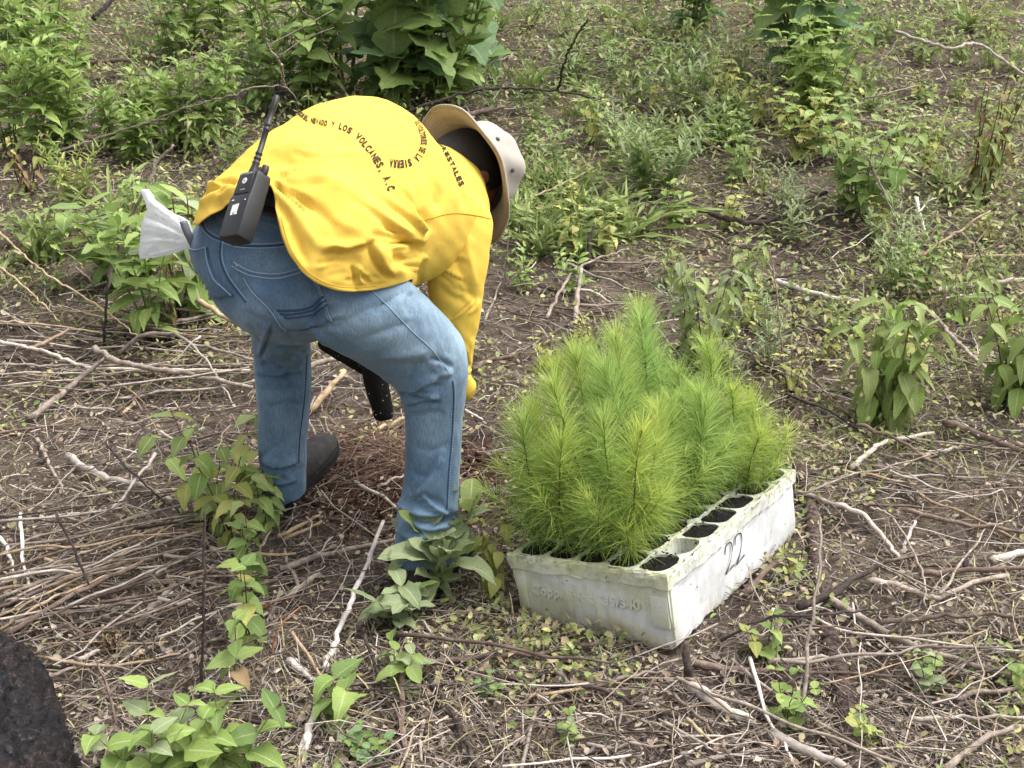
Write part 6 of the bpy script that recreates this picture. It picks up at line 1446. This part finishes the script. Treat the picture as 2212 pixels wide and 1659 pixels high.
 ('thin hanging twig left of the antenna', [(516, 222, .33), (511, 262, .2), (505, 310, .03)], .004, 'pale'),
 ('slanting dark twig beneath the long bare twig', [(420, 205, .3), (445, 245, .22), (472, 273, .15), (548, 305, .06)], .0035, 'dark'),
 ('crooked bare twig above the back of the shirt', [(632, 0, .9), (656, 44, .75), (687, 65, .7), (701, 116, .5), (725, 165, .3), (752, 218, .1)], .0048, 'brown'),
 ('short straw twig lying at the upper left', [(155, 318, .04), (210, 318, .05), (275, 322, .04)], .007, 'brown'),
 ('pale thin stalk crossing the left edge below the weeds', [(0, 500, .05), (100, 505, .05), (195, 508, .05)], .0055, 'brown'),
 ('white forked twig standing at the left', [(212, 628, .0), (185, 605, .06), (165, 585, .10)], .0048, 'pale'),
 ('straw stalk slanting at the left edge, lower', [(0, 585, .08), (70, 640, .06), (130, 700, .03)], .0042, 'straw'),
 # top right
 ('pale crooked branch lying at the top right', [(1931, 91, .2), (1990, 112, .2), (2047, 128, .2), (2085, 120, .22), (2116, 120, .2), (2160, 150, .15), (2230, 198, .1)], .0095, 'pale', B),
 ('grey stalk lying below the pale crooked branch', [(1844, 240, .08), (1900, 226, .1), (1988, 206, .12)], .006, 'grey'),
 ('pale thin stalk leaning under the crooked branch', [(1860, 195, .05), (1900, 160, .12), (1935, 110, .22)], .005, 'grey'),
 ('grey bare stem slanting in front of the rounded shrub', [(1873, 352, .3), (1900, 410, .2), (1928, 468, .12), (2005, 545, .02)], .006, 'grey', B),
 ('white forked stick below the rounded shrub', [(1978, 440, .14), (1985, 480, .09), (2005, 530, .02)], .0085, 'white', B, ((.5, .3, .1, .09),)),
 ('long straw stalk slanting to the upper right', [(1984, 566, .03), (2060, 516, .08), (2138, 467, .12)], .006, 'straw'),
 ('dark bent log lying in front of the rounded shrub', [(1512, 467, .03), (1580, 488, .04), (1651, 493, .04), (1712, 460, .04), (1784, 430, .04)], .013, 'dark', B),
 ('thin upright stalk left of the dense light bush', [(1658, 275, .0), (1659, 220, .12), (1661, 165, .26)], .006, 'straw'),
 ('thin brown twig level below the upper bushes', [(1560, 330, .04), (1640, 300, .06), (1700, 292, .06)], .005, 'brown'),
 ('thin twig lying in the right middle litter', [(1750, 540, .03), (1830, 520, .04), (1890, 500, .05)], .0042, 'brown'),
 ('dark twig lying in the middle litter', [(1540, 520, .03), (1600, 545, .03), (1665, 552, .03)], .0055, 'dark'),
 ('thin grey vertical twig at the right side', [(2128, 700, .0), (2135, 620, .1), (2100, 520, .22)], .0038, 'dark'),
]
for it in S_:
    lab, pts, r_, mt = it[0], it[1], it[2], it[3]
    stick(lab, pts, r_, mt, it[4] + '' if len(it) > 4 else 'stick', forks=it[5] if len(it) > 5 else ())
def on_tray(Q):
    q = (np.asarray(Q)[:, :2] - TRAY_POS[:2]); lx = q @ TRAY_R[:2, 0]; ly = q @ TRAY_R[:2, 1]
    return bool(np.any((lx > -TRAY_W - .02) & (lx < .02) & (ly > -.02) & (ly < TRAY_L + .02)))
# ---- loose sticks strewn over the litter (alike, individually placed)
ZS = [('among the dead stalks at the left', 0, 540, 700, 1080, 60), ('in the twig litter at the lower left', 0, 640, 1090, 1600, 60), ('in the twig litter right of the tray', 1740, 2210, 900, 1640, 62), ('in the litter along the bottom edge', 640, 1740, 1420, 1650, 40), ('on the ground behind the tray', 1060, 2200, 480, 900, 70), ('on the slope at the upper right', 1150, 2200, 90, 480, 56), ('on the ground between the boots', 640, 870, 880, 1150, 16)]
mk = ['grey', 'brown', 'grey', 'pale', 'brown', 'straw', 'grey', 'dark']
for zn, x0, x1, y0, y1, n in ZS:
    for q in range(n):
        c = G(rs_.uniform(x0, x1), rs_.uniform(y0, y1)); a = rs_.normal() * .7 + (0.25 if 'left' in zn else -.3); fr_ = 1 + .35 * max(0, c[1] - 3.2); l_ = rs_.uniform(.07, .26) * fr_; m_ = mk[int(rs_.integers(0, len(mk)))]; r_ = (.0013 + .0042 * rs_.random() ** 2) * (fr_ ** .7)
        d = np.array([math.cos(a), math.sin(a), 0]) * l_; k = 6; Q = np.array([c + d * (f - .5) for f in np.linspace(0, 1, k)]); Q[:, 2] = gz(Q[:, 0], Q[:, 1]) + rs_.uniform(.006, .03) * fr_ + np.linspace(-1, 1, k) * rs_.normal() * .012
        Q[1:-1] += rs_.normal(size=(k - 2, 3)) * .003
        if on_tray(Q): continue
        V, F = tube_arrays(catmull(Q, 11), np.linspace(r_, r_ * .6, 11), 5)
        tag(obj('dead_twig', new_mesh('dead_twig', V - c, F), M_BK[m_], None, c), uniq({'grey': 'grey', 'straw': 'straw-coloured', 'brown': 'brown', 'pale': 'pale', 'dark': 'dark'}[m_] + (' long' if l_ > .19 else ' short' if l_ < .12 else '') + (' thick' if r_ > .0033 else '') + ' dead twig %s', c), 'twig', 'loose twigs ' + zn)
for zn, x0, x1, y0, y1, n, a0, sp in (('in the brush pile left of the rear leg', 20, 520, 700, 880, 44, .0, .22), ('in the stalk fan at the lower left', 20, 420, 1120, 1380, 34, .55, .16), ('in the stick tangle right of the tray', 1800, 2200, 960, 1500, 18, -.25, .6), ('in the twigs under the tray front', 1000, 1900, 1430, 1640, 8, -.2, .8)):
    for q in range(n):
        c = G(rs_.uniform(x0, x1), rs_.uniform(y0, y1)); a = a0 + rs_.normal() * sp; l_ = rs_.uniform(.22, .60); m_ = mk[int(rs_.integers(0, len(mk)))]; r_ = rs_.uniform(.0016, .0048); kk2 = 8
        d = np.array([math.cos(a), math.sin(a), 0]) * l_; Q = np.array([c + d * (f - .5) for f in np.linspace(0, 1, kk2)]); Q[:, 2] = gz(Q[:, 0], Q[:, 1]) + rs_.uniform(.01, .07) + np.linspace(-1, 1, kk2) * rs_.normal() * .012
        Q[1:-1] += rs_.normal(size=(kk2 - 2, 3)) * .003
        if on_tray(Q): continue
        V, F = tube_arrays(catmull(Q, 16), np.linspace(r_, r_ * .6, 16), 5)
        tag(obj('dead_stalk', new_mesh('dead_stalk', V - c, F), M_BK[m_], None, c), uniq({'grey': 'grey', 'straw': 'straw-coloured', 'brown': 'brown', 'pale': 'pale', 'dark': 'dark'}[m_] + (' long' if l_ > .40 else '') + (' thick' if r_ > .0035 else ' thin') + ' dead stalk %s', c), 'stalk', 'dead stalks ' + zn)
# ---- scaly-barked thin log half sunk in the litter
lp = np.array([G(x, y, .004) for x, y in ((1712, 850), (1718, 930), (1728, 1010), (1752, 1092), (1764, 1195), (1784, 1297), (1793, 1383), (1832, 1536), (1860, 1690))])
def scaly_log():
    Q = catmull(lp, 220); rad = np.linspace(.016, .021, 220); V, F = tube_arrays(Q, rad, 26, wob=.05)
    me = new_mesh('log', V, F); return me
M_SCALE = bark_mat('scaly_pine_bark', (.03, .022, .02), (.10, .072, .062), (.20, .155, .14), 60)
log_ = empty('scaly_log', lp[0], 'thin fallen pine trunk with scaly bark half sunk in litter right of tray', 'log')
part('trunk', scaly_log(), M_SCALE, log_)
Q = catmull(lp, 200); T = np.gradient(Q, axis=0); T /= np.linalg.norm(T, axis=1)[:, None]
sc_me = new_mesh('bark_scale', *ellipsoid((0, 0, 0), (.0085, 0, 0), (0, .006, 0), (0, 0, .0026), 8, 4))
sc_me.materials.append(M_SCALE)
for q in range(280):
    i = int(rs_.integers(2, 198)); a = rs_.uniform(-1.25, 1.25); side = nrm(np.cross(T[i], [0, 0, 1.0])); upv = np.cross(side, T[i]); nn = side * math.sin(a) + upv * math.cos(a); r_ = .016 + .005 * i / 200
    x_ = np.cross(nn, T[i]); M_ = Matrix([[*v] for v in np.stack([x_, T[i], nn + .25 * T[i]], 1)]).to_4x4(); M_.translation = Vector(Q[i] + nn * r_ - lp[0]) ; s_ = rs_.uniform(.6, 1.25)
    o = obj('bark_scale', sc_me, None, log_); o.matrix_local = M_ @ Matrix.Scale(s_, 4)
# ---- charred log, bottom left corner
def char_mat():
    m, t, b = base_mat('charred_wood', (.015, .015, .018), .6, .5)
    c = coords(t); n = noise(t, 26, 8, .8, c, .6); n2 = noise(t, 75, 6, .75, c); n3 = noise(t, 9, 4, .6, c)
    r_ = ramp(t, [(.40, (.003, .003, .004)), (.5, (.018, .018, .021)), (.58, (.045, .043, .047)), (.68, (.19, .19, .21))]); t.links.new(n2.outputs[0], r_.inputs[0])
    r3 = ramp(t, [(.42, (.75, .77, .9)), (.6, (1.7, 1.1, .9))]); t.links.new(n3.outputs[0], r3.inputs[0]); a = mix(t, 1.0, r_.outputs[0], r3.outputs[0], 'MULTIPLY')
    t.links.new(a, b.inputs['Base Color'])
    ad = node(t, 'ShaderNodeMath', operation='ADD'); t.links.new(n.outputs[0], ad.inputs[0]); t.links.new(n2.outputs[0], ad.inputs[1]); bump(t, b, ad.outputs[0], 1.0, .06); return m
c0 = G(45, 1640); top = G(-80, 1400, .16); 
cl = [G(-150, 1760, .02), G(-60, 1660, .05), G(20, 1560, .06), G(10, 1450, .05), G(-20, 1400, .04)]
ax0 = G(10, 1720); 
P = np.array([G(30, 1900, .0), G(30, 1760, .025), G(18, 1650, .035), G(0, 1545, .035), G(-30, 1470, .03), G(-60, 1430, .01)])
V, F = tube_arrays(catmull(P, 260), np.interp(np.linspace(0, 1, 260), [0, .5, .8, .93, 1], [.105, .105, .095, .07, .02]), 150)
me = new_mesh('charred_log', V - P[2], F)
co = get_co(me); no = get_no(me); r0 = rgs(4); an_ = (np.arange(len(co)) % 150) / 150 * 2 * math.pi; ln_ = np.arange(len(co)) / 150 * .0035
if (no * (co - co.mean(0))).sum() < 0: no = -no
dsp = np.zeros(len(co))
for k in range(10): w_ = r0.normal(size=3); w_ *= (40 + 90 * r0.random()) / np.linalg.norm(w_); dsp += np.sin(co @ w_ + 1.5 * np.sin(co @ w_[[1, 2, 0]]) + r0.random() * 6)
plate = np.sin(an_ * 13 + 1.2 * np.sin(ln_ * 40)) * .5 + np.sin(ln_ * 150 + 3 * np.sin(an_ * 5)) * .5
crk = np.exp(-(np.abs(np.sin(an_ * 4.5 + .5 * np.sin(ln_ * 22) + .25 * np.sin(ln_ * 61))) / .22) ** 2) + .6 * np.exp(-(np.abs(np.sin(ln_ * 45 + 1.5 * np.sin(an_ * 9))) / .16) ** 2)
put_co(me, co + no * (.0018 * dsp + .0015 * plate - .014 * crk + r0.normal(size=len(co)) * .0007)[:, None])
tag(obj('charred_log', me, char_mat(), None, P[2]), 'blackened charred log in the bottom left corner', 'log')
# ================================================================== litter: what nobody could count
def litter_mat(name, rough=.9, trans=0.0, nscale=90):
    m, t, b = base_mat(name, (.2, .15, .1), rough, .2)
    at = node(t, 'ShaderNodeAttribute', attribute_name='Col'); n = noise(t, nscale, 4, .7, coords(t)); r_ = ramp(t, [(.3, (.65, .63, .62)), (.7, (1.2, 1.2, 1.2))]); t.links.new(n.outputs[0], r_.inputs[0])
    a = mix(t, 1.0, at.outputs['Color'], r_.outputs[0], 'MULTIPLY'); t.links.new(a, b.inputs['Base Color'])
    if trans:
        tr = node(t, 'ShaderNodeBsdfTranslucent'); t.links.new(a, tr.inputs[0]); mx = node(t, 'ShaderNodeMixShader'); mx.inputs[0].default_value = trans
        t.links.new(b.outputs[0], mx.inputs[1]); t.links.new(tr.outputs[0], mx.inputs[2]); t.links.new(mx.outputs[0], t.nodes['Material Output'].inputs[0])
    return m
M_LIT = litter_mat('dry_litter'); M_LITG = litter_mat('green_litter', .55, .3)
rl = rgs(900)
def field(n, y0=1.35, y1=16.0, p=1.7, margin=.5):
    """random places on the ground, denser near by"""
    u = rl.random(n); e = 1 - p; y = (y0 ** e + u * (y1 ** e - y0 ** e)) ** (1 / e) if abs(e) > 1e-6 else y0 * (y1 / y0) ** u
    w = .43 * y + .15; q = rl.uniform(-1, 1, n); out = rl.random(n) < .22; x = np.where(out, np.sign(q) * (w + np.abs(q) * 1.6), q * w); return x, y
def wav(x, y, f, s):
    return (np.sin(f * x * 1.3 + s) * np.sin(f * y + 2.1 * s) + .6 * np.sin(f * 2.3 * x - f * 1.7 * y + s * 3) + .4 * np.sin(f * 4.1 * y + f * 3.3 * x + s)) / 1.4
def keep_out(x, y):                        # not on top of the tray
    q = (np.stack([x, y], 1) - TRAY_POS[:2]) ; lx = q @ TRAY_R[:2, 0]; ly = q @ TRAY_R[:2, 1]
    return ~((lx > -TRAY_W - .0) & (lx < .0) & (ly > .0) & (ly < TRAY_L))
def twigs(n, lmin, lmax, rmin, rmax, pal, zmax, name, mask=None, ydist=(1.35, 14, 1.7), ang=None, sides=3, segs=3, grow=.35):
    x, y = field(n, *ydist); k = keep_out(x, y)
    if mask is not None: k &= mask(x, y)
    x, y = x[k], y[k]; n = len(x); a = rl.uniform(0, math.pi * 2, n) if ang is None else ang(x, y) + rl.normal(size=n) * .6
    far = 1 + grow * np.clip(y - 3, 0, 8)
    L = rl.uniform(lmin, lmax, n) * far; r_ = (rmin + (rmax - rmin) * rl.random(n) ** 2.2 * 1.5) * far
    d = np.stack([np.cos(a), np.sin(a), rl.normal(size=n) * .18], 1); side = np.stack([-np.sin(a), np.cos(a), np.zeros(n)], 1)
    bow = rl.normal(size=n) * .06; P = np.zeros((n, segs + 1, 3)); zb = rl.random(n) ** 2 * zmax * far
    for s in range(segs + 1):
        f = s / segs - .5; P[:, s] = np.stack([x, y, np.zeros(n)], 1) + d * (L * f)[:, None] + side * (bow * L * (1 - 4 * f * f) + rl.normal(size=n) * L * .03)[:, None]
    zz = gz(P[:, :, 0], P[:, :, 1]); P[:, :, 2] = P[:, :, 2] * .6 + np.maximum(zz, zz.mean(1)[:, None]) + (zb + r_)[:, None]
    V = np.zeros((n, segs + 1, sides, 3)); up = np.cross(d, side); up /= np.linalg.norm(up, axis=1)[:, None]
    for s in range(segs + 1):
        for q in range(sides):
            t = 2 * math.pi * q / sides; rr = r_ * (1 - .35 * s / segs); V[:, s, q] = P[:, s] + side * (np.cos(t) * rr)[:, None] + up * (np.sin(t) * rr)[:, None]
    base = (np.arange(n) * (segs + 1) * sides)[:, None]; F = []
    for s in range(segs):
        for q in range(sides): F.append(base + np.array([s * sides + q, s * sides + (q + 1) % sides, (s + 1) * sides + (q + 1) % sides, (s + 1) * sides + q]))
    me = new_mesh(name, V.reshape(-1, 3), np.concatenate(F, 0)); pal = np.array(pal); c = pal[rl.integers(0, len(pal), n)] * rl.uniform(.7, 1.25, (n, 1)); set_col(me, np.repeat(c, (segs + 1) * sides, 0)); return me
PAL_D = [(.16, .125, .108), (.24, .20, .17), (.33, .285, .245), (.42, .37, .32), (.12, .092, .08), (.20, .165, .145), (.50, .45, .40), (.27, .21, .16), (.10, .075, .065)]
PAL_S = [(.33, .265, .19), (.42, .355, .27), (.28, .22, .165), (.50, .45, .38), (.22, .17, .13)]
LAB = lambda o, l, c: tag(o, l, c, kind='stuff')
rear = lambda x, y: np.ones(len(x), bool)
LAB(obj('twig_litter', twigs(23000, .018, .11, .0007, .0020, PAL_D, .030, 'twig_litter', rear, (1.35, 14, 1.5), grow=.2), M_LIT), 'fine grey-brown twigs covering the ground', 'twig litter')
LAB(obj('needle_litter', twigs(21000, .025, .085, .0004, .0009, PAL_D + PAL_S, .022, 'needle_litter', rear, (1.35, 10, 1.7), segs=2), M_LIT), 'fine dry needles and stalk bits matted over the ground', 'needle litter')
LAB(obj('stalk_litter', twigs(2300, .12, .30, .0010, .0024, PAL_S[2:] + PAL_D, .05, 'stalk_litter', rear, (1.35, 14, 1.5), segs=4, grow=.12), M_LIT), 'dry straw-coloured stalks strewn over the ground', 'stalk litter')
RED = [(.15, .085, .06), (.22, .125, .09), (.12, .07, .055), (.30, .21, .15), (.19, .13, .10)]
LAB(obj('root_litter', twigs(44000, .05, .16, .0006, .0014, RED, .05, 'root_litter', lambda x, y: rl.random(len(x)) < np.exp(-((x + .36) ** 2 / .034 + (y - 3.0) ** 2 / .032)), (2.4, 3.6, 1.2), grow=0), M_LIT), 'reddish brown roots and dead needles on loose soil by the boots', 'root litter')
# soil crumbs thrown out of the planting hole
def crumbs(n):
    V0, F0 = ellipsoid((0, 0, 0), (1, 0, 0), (0, 1, 0), (0, 0, .8), 6, 3); F0 = np.array([f for f in F0]); VV, FF, CC, k0 = [], [], [], 0
    for k in range(n):
        x, y = (-.14 + rl.normal() * .12, 2.93 + rl.normal() * .12) if k % 2 else (-.36 + rl.normal() * .10, 2.86 + rl.normal() * .12)
        s = rl.uniform(.003, .011); VV.append(V0 * s * rl.uniform(.7, 1.3, (1, 3)) + np.array([x, y, gz(x, y) + s * .4])); FF.append(F0 + k0); k0 += len(V0); CC.append(np.tile(np.array([.09, .042, .028]) * rl.uniform(.5, 1.3), (len(V0), 1)))
    me = new_mesh('soil_crumbs', np.vstack(VV), np.vstack(FF)); set_col(me, np.vstack(CC)); return me
LAB(obj('soil_crumbs', crumbs(900), M_LIT), 'reddish soil crumbs thrown up around the planting hole', 'soil')
def leaflets(n, smin, smax, pal, name, mask, ydist, zmax=.03, tilt=.5, asp=(.35, .7), lift=0.0, grow=.3):
    x, y = field(n, *ydist); k = keep_out(x, y) & mask(x, y); x, y = x[k], y[k]; n = len(x); far = 1 + grow * np.clip(y - 3, 0, 9)
    s = rl.uniform(smin, smax, n) * far; a = rl.uniform(0, 6.28, n); w = s * rl.uniform(*asp, n) * .5
    d = np.stack([np.cos(a), np.sin(a), rl.normal(size=n) * tilt], 1); d /= np.linalg.norm(d, axis=1)[:, None]
    sd_ = np.stack([-np.sin(a), np.cos(a), rl.normal(size=n) * tilt], 1); sd_ /= np.linalg.norm(sd_, axis=1)[:, None]; nr = np.cross(d, sd_)
    b = np.stack([x, y, gz(x, y) + .006 + lift + rl.random(n) ** 1.5 * zmax * far], 1); V = np.zeros((n, 8, 3))
    cur = rl.uniform(-.3, .3, n)
    for q, (f, g, h) in enumerate(((-.5, 0, 0), (-.2, -1, .25), (-.2, 0, 0), (-.2, 1, .25), (.2, -.85, .25), (.2, 0, 0), (.2, .85, .25), (.5, 0, 0))):
        V[:, q] = b + d * (s * f)[:, None] + sd_ * (w * g)[:, None] + nr * (w * h * 1.2 + cur * s * (f * f * 2))[:, None]
    base = (np.arange(n) * 8)[:, None]; F = [base + np.array(f) for f in ((0, 1, 2, 2), (0, 2, 3, 3), (1, 4, 5, 2), (2, 5, 6, 3), (4, 7, 5, 5), (5, 7, 6, 6))]
    T = np.concatenate([base + np.array(f) for f in ((0, 1, 2), (0, 2, 3), (1, 4, 5), (1, 5, 2), (2, 5, 6), (2, 6, 3), (4, 7, 5), (5, 7, 6))], 0)
    me = new_mesh(name, V.reshape(-1, 3), T); pal = np.array(pal); c = pal[rl.integers(0, len(pal), n)] * rl.uniform(.7, 1.3, (n, 1)); set_col(me, np.repeat(c, 8, 0)); return me
PAL_L = [(.22, .17, .135), (.32, .26, .20), (.15, .115, .095), (.41, .35, .27), (.27, .19, .135), (.19, .155, .135), (.35, .33, .17)]
PAL_G = [(.25, .30, .09), (.35, .38, .13), (.18, .24, .07), (.43, .43, .17), (.30, .35, .15), (.23, .29, .11), (.42, .38, .20), (.40, .33, .19), (.33, .26, .16), (.47, .43, .22)]
PAL_B = [(.18, .26, .08), (.26, .34, .11), (.15, .22, .07), (.34, .39, .14), (.24, .31, .14)]
LAB(obj('leaf_litter', leaflets(26000, .006, .022, PAL_L, 'leaf_litter', rear, (1.35, 14, 1.35), .02, grow=.18), M_LIT), 'small dry brown leaves and chips scattered over the ground', 'leaf litter')
gm = lambda th, s, f: (lambda x, y: (wav(x, y, f, s) + np.interp(y, [1.5, 2.8, 3.6, 4.6, 7], [-.65, -.35, .15, .35, .80]) + np.where(x > .55, .22, 0) + np.where((x > .62) & (y < 3.6), .28, 0) - .7 * np.exp(-((x + .9) ** 2 / .35 + (y - 3.2) ** 2 / .5)) + rl.normal(size=len(x)) * .25) > th)
LAB(obj('ground_cover', leaflets(76000, .009, .025, PAL_G, 'ground_cover', gm(.12, 1.0, 2.2), (1.4, 16, 1.2), .045, .6, lift=.004, grow=.12), M_LITG), 'low yellow-green seedlings and creeping leaves over the ground', 'ground cover')
LAB(obj('undergrowth', leaflets(80000, .012, .032, PAL_B + PAL_G, 'undergrowth', gm(.75, 2.7, 1.6), (3.8, 18, 1.1), .12, .8, (.25, .55), lift=.01, grow=.14), M_LITG), 'mid-green undergrowth leaves filling the background', 'undergrowth')
def grassblades(n, mask, ydist, name, pal, lmin=.05, lmax=.16):
    x, y = field(n, *ydist); k = keep_out(x, y) & mask(x, y); x, y = x[k], y[k]; n = len(x); far = 1 + .22 * np.clip(y - 3, 0, 9)
    a = rl.uniform(0, 6.28, n); el = rl.uniform(.3, 1.35, n); d = np.stack([np.cos(a) * np.cos(el), np.sin(a) * np.cos(el), np.sin(el)], 1)
    V, F = ribbons(np.stack([x, y, gz(x, y)], 1), d, rl.uniform(lmin, lmax, n) * (.8 + .2 * far), .0038 * far * rl.uniform(.5, 1.2, n), .45, rl, 3)
    me = new_mesh(name, V, F, smooth=False); pal = np.array(pal); c = pal[rl.integers(0, len(pal), n)] * rl.uniform(.7, 1.25, (n, 1)); set_col(me, np.repeat(c, 8, 0)); return me
LAB(obj('grass', grassblades(34000, gm(.6, 4.2, 1.4), (2.6, 16, 1.15), 'grass', PAL_B + PAL_G), M_LITG), 'thin green grass growing through the litter', 'grass')
LAB(obj('dry_grass', grassblades(26000, lambda x, y: wav(x, y, 2.6, 6.0) + rl.normal(size=len(x)) * .3 > -.1, (1.4, 16, 1.3), 'dry_grass', PAL_S + [(.38, .33, .16), (.42, .38, .20)], .04, .13), M_LIT), 'dry straw-coloured grass blades among the twigs', 'dry grass')
